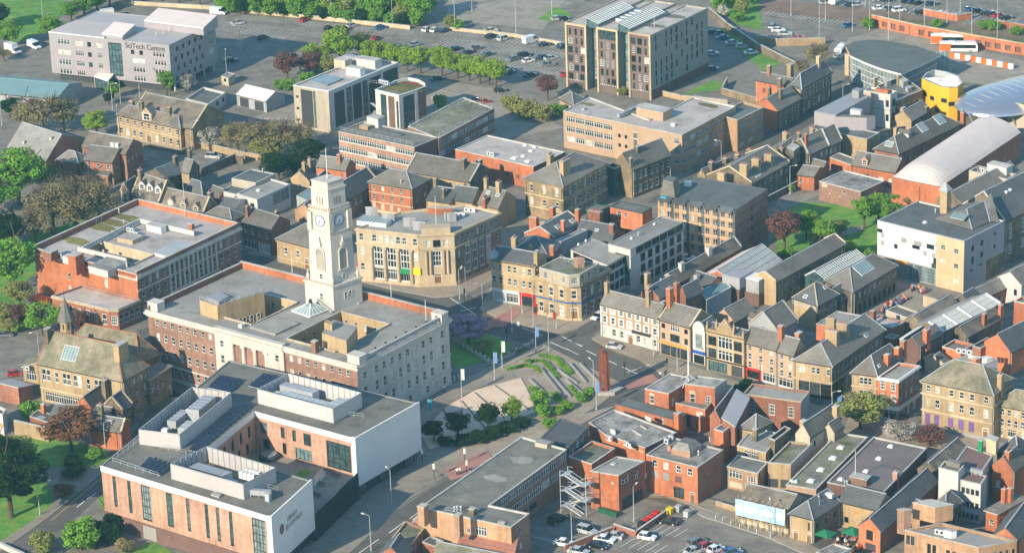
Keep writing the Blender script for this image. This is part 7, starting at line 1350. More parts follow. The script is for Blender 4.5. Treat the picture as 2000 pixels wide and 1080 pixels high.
sheet(PVT,(1190,985,1265,945,1300,950,1420,985,1540,1040,1640,1095,1610,1095,1420,1010,1300,968,1262,968,1205,1000),0,'paving',h=.12);sheet(PVT,(1340,985,1480,1025,1640,1095,1600,1095,1500,1050,1370,1008),0,'paving_grey',h=.1)
sheet(PVT,(490,232,655,180,760,142,985,178,960,200,800,165,660,210,600,235),0,'paving_grey',h=.1);sheet(PVT,(540,480,690,515,690,535,480,495),0,'paving',h=.12)
sheet('plaza_paving',(838,880,820,850,870,795,930,762,1018,738,1030,760,1050,805,1000,825,930,850),0,'paving_pale','pale stone plaza beside the town hall',h=.2,edge='paving_grey')
sheet('cobbled_forecourt',(824,800,885,757,1000,728,1010,736,928,760,866,795),.15,'paving_grey','cobbled forecourt beside the town hall');sheet('terrace_paving',(1700,600,1780,562,1850,590,1820,610,1760,625),.02,'paving_grey','paved pub terrace')
for q in((890,908,952,880,962,898,925,915),(868,918,905,905,925,925,880,940),(1212,747,1275,732,1290,745,1225,762),(935,640,980,612,990,622,950,648),(950,640,1000,600,1020,608,985,640)):sheet('crossing_paving',q,.15,'paving_red','red crossing paving')
m=M()  # joints dividing the plaza into fans
for a,b_ in(((865,798),(905,868)),((902,782),(960,850)),((928,766),(985,815)),((967,752),(1035,800))):p,q=G(*a,.24),G(*b_,.24);m.bar(p,q,.5,'asphalt',.03)
jo=m.build('plaza_joint');jo['kind']='structure';jo['label']='dark joints across the pale plaza'
for q in((-20,-10,60,-12,128,4,126,22,95,60,30,85,-20,70),(880,700,884,640,960,655,1000,672,985,695,890,722),(-20,870,60,838,210,880,225,905,180,915,60,915,-20,905),(1505,440,1560,395,1650,400,1780,440,1790,500,1600,530,1520,490),(-20,930,95,930,105,1000,40,1045,-20,1060),(245,1075,300,1058,360,1090,250,1095),(1330,186,1390,158,1415,162,1400,178),(1050,38,1085,14,1120,30,1080,44),(1510,108,1535,116,1530,126,1500,112),(1490,140,1400,60,1420,50,1540,118),(40,560,110,500,250,420,230,405,60,460,-20,520,-20,660,60,640),(1390,0,1480,0,1490,60,1440,50)):
 sheet('lawn',q,.03,'grass','grass area between the buildings')
sheet('lawn',(120,918,150,905,190,915,170,935,135,940),.05,'scrub','planted bed');sheet('hard_court',(880,40,1060,60,1120,-20,860,-30),.02,'asphalt_pale','pale upper car park');sheet('railway_bed',(1480,20,1700,48,2050,110,2050,75,1750,25,1500,-2),.05,'ballast','brown railway bed');sheet('scrub_bank',(1680,40,1760,52,2050,100,2050,88,1800,40,1700,30),.08,'scrub','scrubby railway bank');sheet('bus_yard',(1620,120,1660,75,1720,58,1840,80,2040,130,2040,175,1850,160,1700,150),.02,'asphalt_pale','pale bus yard');sheet('car_yard',(640,235,860,175,1000,190,1100,250,900,290),.01,'asphalt_pale','pale car yard');sheet('footpath',(1515,395,1600,370,1605,380,1530,412),.05,'paving_grey','footpath');sheet('footpath',(1620,452,1690,440,1692,448,1630,468),.05,'paving','footpath');sheet('garden_path',(60,912,185,912,210,900,200,925,130,962,100,948,70,930),.05,'paving_grey','park path')
# painted lines
def bays(name,rows):
 m=M()
 for x0,y0,x1,y1,n,L_,ang in rows:
  a,b_=G(x0,y0,.03),G(x1,y1,.03);d=Vector((math.cos(math.radians(ang)),math.sin(math.radians(ang)),0))*L_
  for i in range(n+1):p=a.lerp(b_,i/n);m.bar(p-d/2,p+d/2,.16,'road_paint',.012)
 o=m.build(name);o['kind']='structure';o['label']='white painted bay lines in car park'
bays('bay_lines',[(470,34,800,66,44,5,56),(430,44,640,72,28,5,56),(430,56,560,72,18,5,56),(620,88,900,118,34,9,56),(880,62,1100,92,26,5,56),(860,82,1100,112,30,9,56),(900,110,1100,140,26,9,56),(950,132,1090,152,18,9,56),(890,5,1080,30,24,9,56),(900,-15,1100,12,24,9,56),(880,25,1050,48,20,9,56),(1500,25,1640,45,16,5,56),(1640,0,1980,45,30,9,56),(1390,60,1480,110,9,5,10),(640,225,700,232,8,5,40),(1000,192,1080,205,8,5,56)])
bays('bay_lines',[(1245,1022,1330,1040,6,5,50),(1180,1048,1290,1072,7,5,50),(1340,1068,1450,1095,8,5,50),(1065,1052,1130,1072,4,5,-25),(50,708,110,725,4,5,50)])
m=M()
for a,b_ in(((1145,684),(1165,694)),((1180,700),(1205,712)),((1215,716),(1245,730)),((1075,668),(1130,692)),((1098,657),(1135,676)),((1105,680),(1120,687)),((1117,667),(1138,676)),((1020,640),(1060,655)),((880,582),(930,615)),((900,608),(930,600)),((1225,727),(1280,708)),((880,962),(905,948)),((760,1040),(790,1018)),((800,1012),(825,995)),((700,1080),(740,1052)),((150,990),(165,978)),((170,974),(188,962)),((1400,987),(1480,1012)),((1500,1022),(1560,1042))):m.bar(G(*a,.035),G(*b_,.035),.28,'road_paint',.012)
mk=m.build('road_markings');mk['kind']='structure';mk['label']='white road lane markings'
m=M()
for pts in((938,604,985,629,1050,644,1092,654,1128,643),(1158,663,1190,682,1250,704,1286,726),(100,1016,205,926),(1205,1002,1262,970,1300,970,1420,1012)):
 Q=v('N',*pts)
 for a,b_ in zip(Q,Q[1:]):m.bar(G(*a,.03),G(*b_,.03),.18,'yellow_paint',.012)
mk=m.build('road_markings');mk['kind']='structure';mk['label']='double yellow kerb lines'
# ------------------------------------------------------------------ boundary walls and fences
def wall(name,label,pts,h,th,k,cop='coping',view='N',cat='wall'):
 P=[G(x,y)for x,y in v(view,*pts)];o=empty(name,label,cat,P[0]);m=M();c=M()
 for a,b_ in zip(P,P[1:]):
  d=(b_-a).normalized();n=Vector((-d.y,d.x,0));a2,b2=a-d*th/2,b_+d*th/2;q=[a2-n*th/2,b2-n*th/2,b2+n*th/2,a2+n*th/2];m.prism(q,0,h,k);c.prism([a2-n*(th/2+.06),b2-n*(th/2+.06),b2+n*(th/2+.06),a2+n*(th/2+.06)],h,h+.12,cop,bot=True)
 m.build('wall',o);c.build('coping',o);return o
wall('boundary_wall','long pale stone wall along the upper car park trees',(240,9,430,20,650,42,800,58),1.2,.5,'coping_buff');wall('boundary_wall','pale stone wall along the far right of the car park',(880,60,1000,72,1105,90),1,.4,'coping_buff')
wall('boundary_wall','curved stone wall beside the shaded car park slope',(1385,30,1420,60,1480,100,1560,140),2.4,.5,SD);wall('boundary_wall','stone garden wall by the student block lawn',(1285,185,1330,196,1420,205),1.4,.4,ST);wall('boundary_wall','stone retaining wall right of the small lawn',(1420,165,1410,185,1480,205),2,.4,'sandstone_dark');wall('boundary_wall','broken stone wall beside the railway car park',(1478,82,1520,90,1610,88),2.2,.6,ST)
wall('boundary_wall','long stone wall behind the evergreen tree',(395,290,480,310,560,322),1.8,.4,ST);wall('boundary_wall','shaded stone yard wall right of dark villa',(395,345,460,318,475,322),2.6,.4,SD);wall('boundary_wall','stone school front wall beside the road',(275,285,355,302,372,296),1.4,.4,SD)
wall('boundary_wall','sunlit stone park wall behind the copper tree',(32,848,95,862),3.4,.5,ST);wall('boundary_wall','stone terrace yard wall along the footpath',(1502,395,1560,365,1590,352),1.8,.35,SD);wall('boundary_wall','red brick car park wall with piers',(1105,1075,1195,1040),1.3,.35,BR);wall('boundary_wall','low brick wall round the bin store',(1200,1034,1242,1048,1300,1008),1.3,.35,BR);wall('boundary_wall','low stone wall beside the scaffolded house',(1400,988,1450,1003),1.1,.35,ST)
wall('boundary_wall','pale stone terrace wall behind the outdoor tables',(1805,598,1850,612,1880,595),2.6,.4,'sandstone_pale');wall('garden_wall','curved white stone wall along the town hall garden',(885,662,930,692,958,712,1000,694,1042,668),.5,.3,'portland');wall('boundary_wall','low stone wall beside the yellow stone school car',(0,1068,45,1088),1,.6,'portland')
# railway arches wall
ra=empty('arched_railway_wall','long orange brick railway wall with dark arches','wall',G(1850,70));Pq=[G(*q)for q in((1702,52),(1790,72),(1900,92),(2040,116))];m=M()
for a,b_ in zip(Pq,Pq[1:]):
 Lw=(b_-a).length;facade(m,a,b_,0,3.6,[(u,u+2,.6,2.4)for u in[x*3.4+.8 for x in range(int((Lw-3)/3.4))]],BO,.5);d=(b_-a).normalized();n=Vector((d.y,-d.x,0));m.prism([a+n*.1,b_+n*.1,b_-n*.6,a-n*.6],3.6,3.8,'coping_buff',bot=True);m.poly([a-n*.5+Vector((0,0,0)),b_-n*.5,b_-n*.5+Vector((0,0,3.6)),a-n*.5+Vector((0,0,3.6))],'brick_dark')
m.build('wall',ra)
wall('brick_parapet','short orange brick parapet beside the railway',(1805,30,1870,42,1895,38),2,.5,BO);wall('brick_parapet','orange brick parapet with hedge near the right edge',(1945,52,2030,66),2,.5,BO)
bq=empty('barrier_row','red and white barrier blocks beside the silver roof','barrier',G(1920,125));Pa,Pb=G(1855,112),G(1980,136)
for k in range(12):m=M();c=Pa.lerp(Pb,(k+.5)/12);d=(Pb-Pa).normalized();m.obox(c,d,Vector((-d.y,d.x,0)),(Pb-Pa).length/12-.05,.7,0,1.6,'white_paint' if k%2 else 'orange_plastic');m.build('barrier_block',bq)
# ------------------------------------------------------------------ trees
def crown_mesh(name,n,seed,dense=1.0,tall=1.0,leaf=.085,holes=.25,card=1.0):
 r=np.random.default_rng(seed);V=[];
 nc=44;dirs=r.normal(size=(nc,3));dirs/=np.linalg.norm(dirs,axis=1)[:,None];rad=r.uniform(.35,.95,nc)**.6
 cen=dirs*rad[:,None]*np.array([.72,.72,.72*tall]);cr=r.uniform(.12,.36,nc)
 pick=r.integers(0,nc,n);p=r.normal(size=(n,3));p/=np.linalg.norm(p,axis=1)[:,None];p*=(r.uniform(.55,1.0,n)**.5)[:,None]
 P=cen[pick]+p*cr[pick][:,None]*np.array([1,1,.8]);P[:,2]+=.0
 a=r.normal(size=(n,3));nrm=p*1.0+a*.55;nrm/=np.linalg.norm(nrm,axis=1)[:,None]
 t=np.cross(nrm,r.normal(size=(n,3)));t/=np.linalg.norm(t,axis=1)[:,None];b=np.cross(nrm,t);s=(leaf*r.uniform(.6,1.3,n))[:,None]
 q=np.stack([P-t*s,P+b*s*.6,P+t*s,P-b*s*.6],1).reshape(-1,3)
 me=bpy.data.meshes.new(name);me.vertices.add(n*4);me.vertices.foreach_set('co',q.ravel().astype('f'));me.loops.add(n*4);me.loops.foreach_set('vertex_index',np.arange(n*4,dtype='i'));me.polygons.add(n);me.polygons.foreach_set('loop_start',np.arange(0,n*4,4,dtype='i'));me.polygons.foreach_set('loop_total',np.full(n,4,'i'));me.update(calc_edges=True);me.materials.append(MATS['leaf_green']);return me
def trunk_mesh(name,seed,twigs=0):
 r=random.Random(seed);m=M();m.cyl((0,0),.05,.035,0,.45,'bark',7,False)
 for k in range(9):
  a=k*2.4+r.uniform(-.3,.3);z0=.3+.3*k/9;L_=r.uniform(.3,.55);e=Vector((math.cos(a)*L_*.7,math.sin(a)*L_*.7,z0+L_*.75));s=Vector((0,0,z0));m.bar(s,e,.028,'bark')
  for j in range(3+twigs):
   f=s.lerp(e,r.uniform(.4,1));g_=f+Vector((r.uniform(-.22,.22),r.uniform(-.22,.22),r.uniform(.02,.25)));m.bar(f,g_,.011,'bark')
 m.bar((0,0,.4),(0,0,.85),.04,'bark');return m.mesh(name)
CR=[crown_mesh('crown%d'%i,6500,20+i,leaf=.055)for i in range(5)];CT=[crown_mesh('crown_tall%d'%i,5200,40+i,tall=1.5,leaf=.055)for i in range(3)];CS=[crown_mesh('crown_sparse%d'%i,3800,60+i,leaf=.036)for i in range(4)];CW=[crown_mesh('bush%d'%i,3000,80+i,tall=.8,leaf=.07)for i in range(4)]
TM=[trunk_mesh('trunk%d'%i,i)for i in range(2)];TT=[trunk_mesh('trunk_twiggy%d'%i,7+i,16)for i in range(2)]
ORD='first second third fourth fifth sixth seventh eighth ninth tenth eleventh twelfth thirteenth fourteenth fifteenth sixteenth seventeenth eighteenth nineteenth twentieth twenty-first twenty-second twenty-third twenty-fourth'.split()
KIND=dict(s=('leaf_spring','lime green'),g=('leaf_green','fresh green'),d=('leaf_dark','dark evergreen'),o=('leaf_olive','bare olive brown'),b=('leaf_bud','budding olive green'),c=('leaf_copper','dark copper'),r=('leaf_rust','rust coloured'),w=('leaf_white','white blossoming'),p=('leaf_pink','pink blossoming'))
_tn=[0]
def tree(x,y,H_,R_,k,label,group=None,name='tree',z=0,base=.3):
 """tree standing at the sight point x, y: height, crown radius"""
 _tn[0]+=1;i=_tn[0];R_*=1.14 if name=='tree' else 1;H_*=1.06;loc=G(x,y,z);o=empty(name,label,'shrub' if name=='shrub' else 'tree',loc,group);rz=Matrix.Rotation(i*2.39,4,'Z')
 sparse=k in 'obc';me=(CW if name=='shrub' else CS if k in 'ow' else CT if H_>2.9*R_ else CR);me=me[i%len(me)]
 ch_=(H_*(1-base))/2;mw=Matrix.Translation(loc+Vector((0,0,H_*base+ch_*.95)))@rz@Matrix.Diagonal((R_*1.12,R_*1.12,ch_*1.12/(1.5 if me in CT else .8 if me in CW else 1),1))
 c=inst('crown',me,o,mw);c.material_slots[0].link='OBJECT';c.material_slots[0].material=MATS[KIND[k][0]]
 inst('trunk',(TT if k in 'owc' else TM)[i%2],o,Matrix.Translation(loc)@rz@Matrix.Diagonal((R_*1.5 if k in 'owc' else H_*.8,R_*1.5 if k in 'owc' else H_*.8,H_*.98,1))if name!='shrub' else Matrix.Translation(loc)@Matrix.Diagonal((R_,R_,H_*.8,1)))
 return o
def row(lst,where,group,name='tree',base=.26):
 """lst of (x, y, H, R, kind); labels count each kind from the left"""
 lst=sorted(lst);cnt={};tot={}
 for t in lst:tot[t[4]]=tot.get(t[4],0)+1
 for t in lst:
  cnt[t[4]]=cnt.get(t[4],0)+1;w_=KIND[t[4]][1]
  tree(*t,('only ' if tot[t[4]]==1 else ORD[cnt[t[4]]-1]+' ')+w_+' '+name+(' from the left ' if tot[t[4]]>1 else ' ')+where,group if tot[t[4]]>1 else None,name,base=base if name=='tree' else .1)
row([(440+i*17.5,21+i*1.25-(i*5%4)*3,8.5+(i*7%5),3.8+(i*3%4)*.5,'ggbgsgd'[i*5%7])for i in range(23)],'behind the long car park wall','trees behind the car park wall',base=.12)
row([(450+i*26,25+i*2.0,4+(i%3),3.2,'gdg'[i%3])for i in range(15)],'under the trees behind the car park wall','bushes behind the car park wall','shrub')
row([(140,42,7,3.6,'g'),(165,33,8,4.2,'g'),(190,24,8,4.2,'g'),(215,14,9,4.5,'g'),(245,8,9,4.5,'g'),(280,4,9,4.5,'d'),(315,3,9,4.5,'g'),(350,6,9,4.5,'b'),(390,10,9,4.2,'g')],'behind the science centre','trees behind the science centre')
row([(18,92,9,4.6,'g'),(98,78,8,4.4,'g'),(-8,60,9,5,'d'),(8,120,4,3,'o')],'by the lawn left of the science centre','trees at the far left lawn')
row([(665,128,12,5.4,'s'),(618,140,9,4,'s'),(722,128,8,3.4,'s'),(745,132,8.5,3.4,'s'),(772,134,8,3.4,'s'),(796,140,8,3.2,'s'),(822,144,8.6,3.6,'s'),(863,150,9.6,3.8,'s'),(894,154,8,3.3,'s'),(917,158,8,3.2,'s'),(938,164,8.6,3.3,'s'),(955,167,8,3.2,'s'),(969,171,9,3.4,'s'),(705,112,8,3.4,'b'),(562,158,9,4.4,'c'),(606,152,8,4,'c'),(640,150,7,3.4,'b')],'in the row above the modern cream block','lime green avenue trees')
row([(600,170,5,3,'g'),(563,178,4,2.6,'g'),(545,176,3,2,'g'),(655,250,4.4,2,'g'),(860,215,5,2.3,'g'),(668,246,3.6,1.7,'b')],'around the modern cream block','bushes by the modern block','shrub')
row([(326,190,9,2.7,'g'),(368,184,6,2.4,'w'),(222,193,5,2.2,'g'),(213,205,4,1.8,'d')],'before the science centre entrance',None)
row([(85,266,12,7.4,'o'),(55,260,9,5,'o'),(125,260,10,5.4,'o'),(190,268,8,3.6,'s'),(20,232,7,3,'d')],'between grey hall and teal warehouse','trees by the teal warehouse')
row([(410,296,7,3.4,'w'),(466,302,9,5.6,'o'),(505,307,10,6.2,'o'),(548,302,9.5,6,'o'),(588,304,9,5,'o'),(455,287,7,4,'b'),(525,312,7,5,'b'),(545,352,8.5,5.2,'d'),(575,345,7.5,4.2,'d'),(606,322,7.5,4.2,'d')],'behind the long stone wall','trees behind the stone wall')
row([(38,400,16,8,'g'),(90,372,8,4,'b'),(105,458,13,8,'o'),(150,455,12,7,'o'),(195,442,12,6,'o'),(128,420,10,7,'o'),(70,480,10,5,'o'),(165,400,8,5,'o'),(10,490,11,6,'d'),(20,575,15,7.4,'g'),(-6,420,11,6,'g'),(40,600,7,3.6,'b'),(5,640,7,3.4,'b')],'in the churchyard left of the brick offices','churchyard trees')
row([(83,655,8.4,4.7,'g'),(38,640,6,3,'c'),(20,655,4.5,2.4,'b'),(160,650,6,2.4,'c')],'by the single storey brick wing',None)
row([(140,880,10,6,'r'),(22,1010,15,8.5,'d'),(-4,960,13,7,'d'),(25,925,9,5,'b')],'in the park left of the library','park trees')
row([(62,818,4.5,3.4,'g'),(145,915,3,2.6,'d'),(185,898,2.6,2.2,'g'),(125,968,2.8,2.6,'r'),(145,930,2,3.2,'d'),(160,1072,6.5,5,'g'),(190,1058,4.5,3.6,'d'),(215,1062,5,3.6,'d'),(225,1035,4,2.8,'d'),(212,1000,4.5,2.2,'g'),(85,1080,5,3.4,'b'),(245,1078,3,2.4,'o')],'along the road left of the library','bushes left of the library','shrub')
row([(1070,196,7.6,3.4,'c'),(1240,185,4,1.6,'g'),(1200,180,4.4,1.8,'b'),(1215,188,3,1.8,'b')],'in front of the student block',None)
row([(1000,218,5,4.4,'b'),(1030,232,5.6,5,'b'),(1062,236,5,4.2,'b'),(1090,228,4,3,'g')],'left of the yellow college','bushes left of the college','shrub')
row([(915,676,7.4,4.6,'p'),(885,660,6,3.4,'p'),(945,690,3,2.6,'b')],'in the town hall garden',None)
row([(895,856,7,2.8,'d'),(953,842,7,2.7,'d'),(1000,826,6.2,2.5,'s'),(848,862,5,2.4,'d')],'at the near edge of the pale plaza','small plaza trees')
row([(1060,815,3.4,2.4,'g'),(1055,795,4.2,2.6,'g'),(1075,835,2.4,2.2,'g'),(905,868,2.2,3,'d'),(935,862,2.2,3.2,'d'),(965,852,2.2,3,'d'),(995,842,2.2,3,'d'),(1020,832,2.2,2.6,'d'),(870,868,2,2.2,'d'),(1090,810,2.2,1.8,'g'),(1110,800,2,1.6,'g'),(1150,775,2.4,1.6,'g'),(1135,785,2,1.6,'g'),(1458,760,2.6,2,'d'),(1445,768,2.4,2,'d')],'in the beds around the plaza','plaza shrubs','shrub')
row([(1532,488,10.5,4.8,'c'),(1575,468,8,3.4,'g'),(1612,482,7.5,3.4,'g'),(1600,492,5,3,'d'),(1688,448,9,3.2,'g'),(1716,440,9,3.2,'g'),(1745,446,7,3,'g'),(1640,462,4,2,'b')],'on the lawn below the brown brick box','trees on the inner lawn')
row([(1660,500,3.6,3,'s'),(1690,508,3,2.8,'g'),(1535,508,3.4,2.8,'g'),(1630,515,3,2.4,'g'),(1750,395,3,2.2,'g'),(1775,400,2.6,2,'o'),(1800,402,2.6,2,'b'),(1955,705,3,1.6,'g'),(1860,1070,4,2.6,'b'),(1905,1075,3,2,'b'),(1628,990,4,2.6,'d'),(1545,375,2,1.4,'g')],'among the right hand yards and lawn','shrubs in the right hand yards','shrub')
row([(1598,138,8,4.6,'o'),(1565,150,5,3,'o'),(1680,838,9,5.6,'b'),(1757,866,5,4,'w'),(1815,872,4.6,3.6,'c')],'on the streets of the right hand side',None)
row([(1402,22,6,3,'g'),(1425,15,6,3.4,'g'),(1450,28,5,3,'b'),(1440,45,4,2.6,'g'),(1470,12,6,3,'g'),(1412,34,4,2,'w'),(1695,58,4,2.4,'g'),(880,55,4.6,2.4,'b'),(895,60,4,2,'g'),(1830,55,3,2,'g'),(1940,60,3.4,2.6,'g'),(1920,58,3,2.4,'g'),(1985,70,3,2.6,'g')],'along the railway bank and upper car park','bushes on the railway bank','shrub')
# hedges of the plaza beds: leaf tufts along lines
def hedge(pts,w_,h_,k,label,view='Y5'):
 P=[G(x,y)for x,y in v(view,*pts)];Q=[]
 r=rng
 for a,b_ in zip(P,P[1:]):
  n=int((b_-a).length*w_*90)+20
  for _ in range(n):f=r.random();p=a.lerp(b_,f);d=(b_-a).normalized();s=Vector((-d.y,d.x,0));Q.append(p+s*float(r.uniform(-w_/2,w_/2))+Vector((0,0,float(r.uniform(.1,h_)))))
 m=M()
 for p in Q:
  a=Vector(r.normal(size=3)).normalized();t=a.cross(Vector((0,0,1))).normalized()*.15;b_=a.cross(t).normalized()*.11;m.poly([p-t,p+b_,p+t,p-b_],k)
 o=m.build('hedge');tag(o,label,'hedge');return o
hedge((1040,300,1110,285,1180,270,1250,290,1290,320),1.2,.7,'leaf_green','clipped green hedge curving along the plaza upper left bed');hedge((1170,240,1300,240,1350,290,1400,360),1.2,.7,'leaf_green','clipped green hedge curving through the middle bed of the plaza');hedge((1270,200,1390,225,1440,280,1500,335),1.3,.8,'leaf_green','clipped green hedge curving along the plaza upper right bed');hedge((1490,415,1540,480,1600,530),1.2,.7,'leaf_green','short green hedge in the lower right plaza bed');hedge((1370,465,1420,520,1480,580),1.6,.8,'leaf_green','short dark hedge in the lower middle plaza bed');hedge((1190,440,1270,450),2,1,'leaf_green','short green hedge beside the brown plaza sculpture bed')
hedge((950,235,1060,195,1180,150),.8,.8,'leaf_bud','yellow flowering hedge on the town hall garden wall')
for i,q in enumerate(((1205,370,1310,470),(1280,290,1420,470),(1340,320,1490,490),(1400,300,1540,400),(1460,370,1620,510),(1490,260,1600,390),(1560,260,1700,400))):
 a,b_=(G(*c1('Y5',*q[k:k+2]))for k in(0,2));m=M();m.bar(a+Vector((0,0,.35)),b_+Vector((0,0,.35)),.45,'panel_grey',.5);tag(m.build('stone_bench'),ORD[i]+' long dark stone bench line from the left on the plaza','bench','stone bench lines on the plaza')
# ------------------------------------------------------------------ vehicles
def lathe_x(prof,w_,k,m,ins=.0):
 """side profile [(x, z)] extruded over width w_, top points drawn in by ins"""
 zs=[p[1]for p in prof];z0,z1=min(zs),max(zs);f=lambda z:w_/2-ins*(z-z0)/max(1e-6,z1-z0);n=len(prof)
 A=[Vector((x,-f(z),z))for x,z in prof];B=[Vector((x,f(z),z))for x,z in prof]
 for i in range(n):j=(i+1)%n;m.poly([A[j],A[i],B[i],B[j]],k)
 m.poly(A,k);m.poly(B[::-1],k)
def car_meshes(kind):
 L_,W_,hb,ht=dict(hatch=(3.9,1.72,.88,1.46),saloon=(4.5,1.78,.88,1.42),suv=(4.5,1.85,1.0,1.68),van=(5.4,2.0,1.15,2.35),truck=(6.2,2.1,1.2,2.2))[kind];x0,x1=-L_/2,L_/2
 b=M();g_=M();prof=[(x0+.12,.22),(x1-.15,.22),(x1,.45),(x1-.03,.66),(x1-.25,.76),(x1-.95 if kind!='van' else x1-.55,hb),(x0+.1,hb+.04),(x0,.8),(x0,.4)]
 if kind=='truck':prof=[(x0+.1,.4),(x1-.15,.4),(x1,.6),(x1-.05,.95),(x1-.4,1.15),(x1-.5,hb),(x0,hb)]
 lathe_x(prof,W_,'white_paint',b,.06)
 cab=dict(hatch=((x0+.18,hb),(x1-1.0,hb),(x1-1.75,ht),(x0+.55,ht)),saloon=((x0+.5,hb),(x1-1.1,hb),(x1-1.85,ht),(x0+1.25,ht)),suv=((x0+.1,hb),(x1-1.05,hb),(x1-1.7,ht),(x0+.35,ht)),van=((x1-2.2,hb),(x1-.55,hb),(x1-1.25,ht-.25),(x1-2.2,ht-.25)),truck=((x1-1.9,hb),(x1-.5,hb),(x1-.95,2.1),(x1-1.9,2.1)))[kind]
 lathe_x(list(cab),W_-.1,'glass_dark',g_,.16 if kind!='van' else .06)
 zt=cab[2][1];rx=[cab[3][0]+.04,cab[2][0]-.04];wi=W_/2-.24
 b.prism([(rx[0],-wi),(rx[1],-wi),(rx[1],wi),(rx[0],wi)],zt,zt+.05,'white_paint')
 for s in(-1,1):  # pillars
  for xa,xb in((cab[0][0]+.02,cab[3][0]),((cab[0][0]+cab[1][0])/2-.1,(cab[3][0]+cab[2][0])/2)):b.bar((xa,s*(W_/2-.05),hb),(xb,s*(W_/2-.2),zt),.07,'white_paint')
 if kind=='van':b.prism([(x0+.02,-W_/2+.04),(x1-2.2,-W_/2+.04),(x1-2.2,W_/2-.04),(x0+.02,W_/2-.04)],hb-.05,ht,'white_paint');b.prism([(x1-2.2,-W_/2+.1),(x1-1.3,-W_/2+.1),(x1-1.3,W_/2-.1),(x1-2.2,W_/2-.1)],ht-.25,ht,'white_paint')
 if kind=='truck':b.prism([(x0,-1.08),(x1-2.0,-1.08),(x1-2.0,1.08),(x0,1.08)],.9,3.1,'white_paint')
 wh=M();n=12;wr=.33
 ring=[(wr*math.cos(2*math.pi*i/n),wr*math.sin(2*math.pi*i/n)+wr)for i in range(n)]
 wh.poly([(x,-.12,z)for x,z in ring],'black_paint');wh.poly([(x,.12,z)for x,z in ring[::-1]],'black_paint')
 for i in range(n):j=(i+1)%n;wh.poly([(ring[i][0],.12,ring[i][1]),(ring[j][0],.12,ring[j][1]),(ring[j][0],-.12,ring[j][1]),(ring[i][0],-.12,ring[i][1])],'black_paint')
 for y in(-.125,.125):wh.poly([(x*.6,y,(z-wr)*.6+wr)for x,z in ring],'galvanised')
 li=M();li.prism([(-.05,-.2),(.06,-.2),(.06,.2),(-.05,.2)],-.08,.08,'glow_white',bot=True);tl=M();tl.prism([(-.06,-.16),(.05,-.16),(.05,.16),(-.06,.16)],-.1,.12,'red_paint',bot=True)
 return dict(body=b.mesh(kind+'_body'),glass=g_.mesh(kind+'_glass'),wheel=wh.mesh('wheel'),head=li.mesh('headlight'),tail=tl.mesh('taillight'),L=L_,W=W_)
CM={k:car_meshes(k)for k in('hatch','saloon','suv','van','truck')}
PAINT={}
for k,c in dict(white=(.75,.75,.74),silver=(.42,.43,.44),grey=(.16,.165,.17),black=(.012,.012,.014),navy=(.015,.03,.075),blue=(.03,.11,.28),red=(.42,.015,.012),green=(.03,.12,.07),beige=(.45,.38,.26),purple=(.06,.02,.06)).items():
 mm_=mat('paint_'+k,c,rough=.25,var=.03,fine=.02,spec=.5,rnd=.05);mm_.node_tree.nodes['Principled BSDF'].inputs['Coat Weight'].default_value=.6;PAINT[k]=mm_
def car(x,y,ang,col,kind,label,far=False,group=None):
 loc=G(x,y,.012);C=CM[kind];o=empty('delivery_van' if kind in('van','truck')else 'car',label,'van' if kind in('van','truck')else 'car',loc,group);R_=Matrix.Translation(loc)@Matrix.Rotation(math.radians(ang),4,'Z')
 b=inst('body',C['body'],o,R_);b.material_slots[0].link='OBJECT';b.material_slots[0].material=PAINT[col];inst('window_glass',C['glass'],o,R_)
 for sx in(-1,1):
  for sy in(-1,1):inst('wheel',C['wheel'],o,R_@Matrix.Translation((sx*C['L']*.31,sy*(C['W']/2-.1),0)))
 if not far:
  for sy in(-1,1):inst('headlight',C['head'],o,R_@Matrix.Translation((C['L']/2-.08,sy*(C['W']/2-.3),.66)));inst('taillight',C['tail'],o,R_@Matrix.Translation((-C['L']/2+.02,sy*(C['W']/2-.2),.75)))
def cars(lst,where,group,far=True):
 cnt={};tot={};key=lambda t:(t[3],'van' if t[4]in('van','truck')else 'car')
 lst=sorted(lst)
 for t in lst:tot[key(t)]=tot.get(key(t),0)+1
 for t in lst:
  k=key(t);cnt[k]=cnt.get(k,0)+1;car(*t,('the ' if tot[k]==1 else ORD[cnt[k]-1]+' ')+k[0]+' '+k[1]+(' from the left ' if tot[k]>1 else ' ')+where,far,group)
h,s_,u,w_='hatch','saloon','suv','van'
cars([(594,42,56,'red',h),(643,59,56,'black',h),(660,60,50,'black',s_),(672,62,56,'black',u),(688,53,40,'silver',h),(744,57,40,'blue',s_),(834,61,56,'white',h),(850,62,56,'white',h),(868,63,40,'navy',s_),(735,79,56,'red',h),(810,90,40,'silver',s_),(792,95,40,'grey',h),(700,98,56,'grey',h),(890,99,40,'black',s_),(914,106,40,'navy',s_),(931,97,40,'grey',s_),(954,109,40,'green',h),(960,74,40,'black',s_),(984,79,40,'silver',u),(513,77,56,'purple',h),(959,63,8,'beige',s_),(464,48,20,'silver',s_)],'in the upper car park left of the student block','cars in the upper car park')
cars([(1036,84,40,'white',w_),(1064,90,20,'black',s_),(1101,94,40,'navy',u),(1025,111,20,'black',u),(1032,122,30,'white',h),(1060,115,40,'navy',s_),(1076,117,30,'silver',s_),(1071,129,15,'grey',s_),(1036,150,30,'black',s_),(1104,148,60,'red',h),(985,139,30,'grey',u),(996,144,30,'blue',h),(1003,118,40,'grey',s_),(1088,40,15,'silver',h),(1103,40,15,'black',h)],'in the rows beside the student block','cars beside the student block')
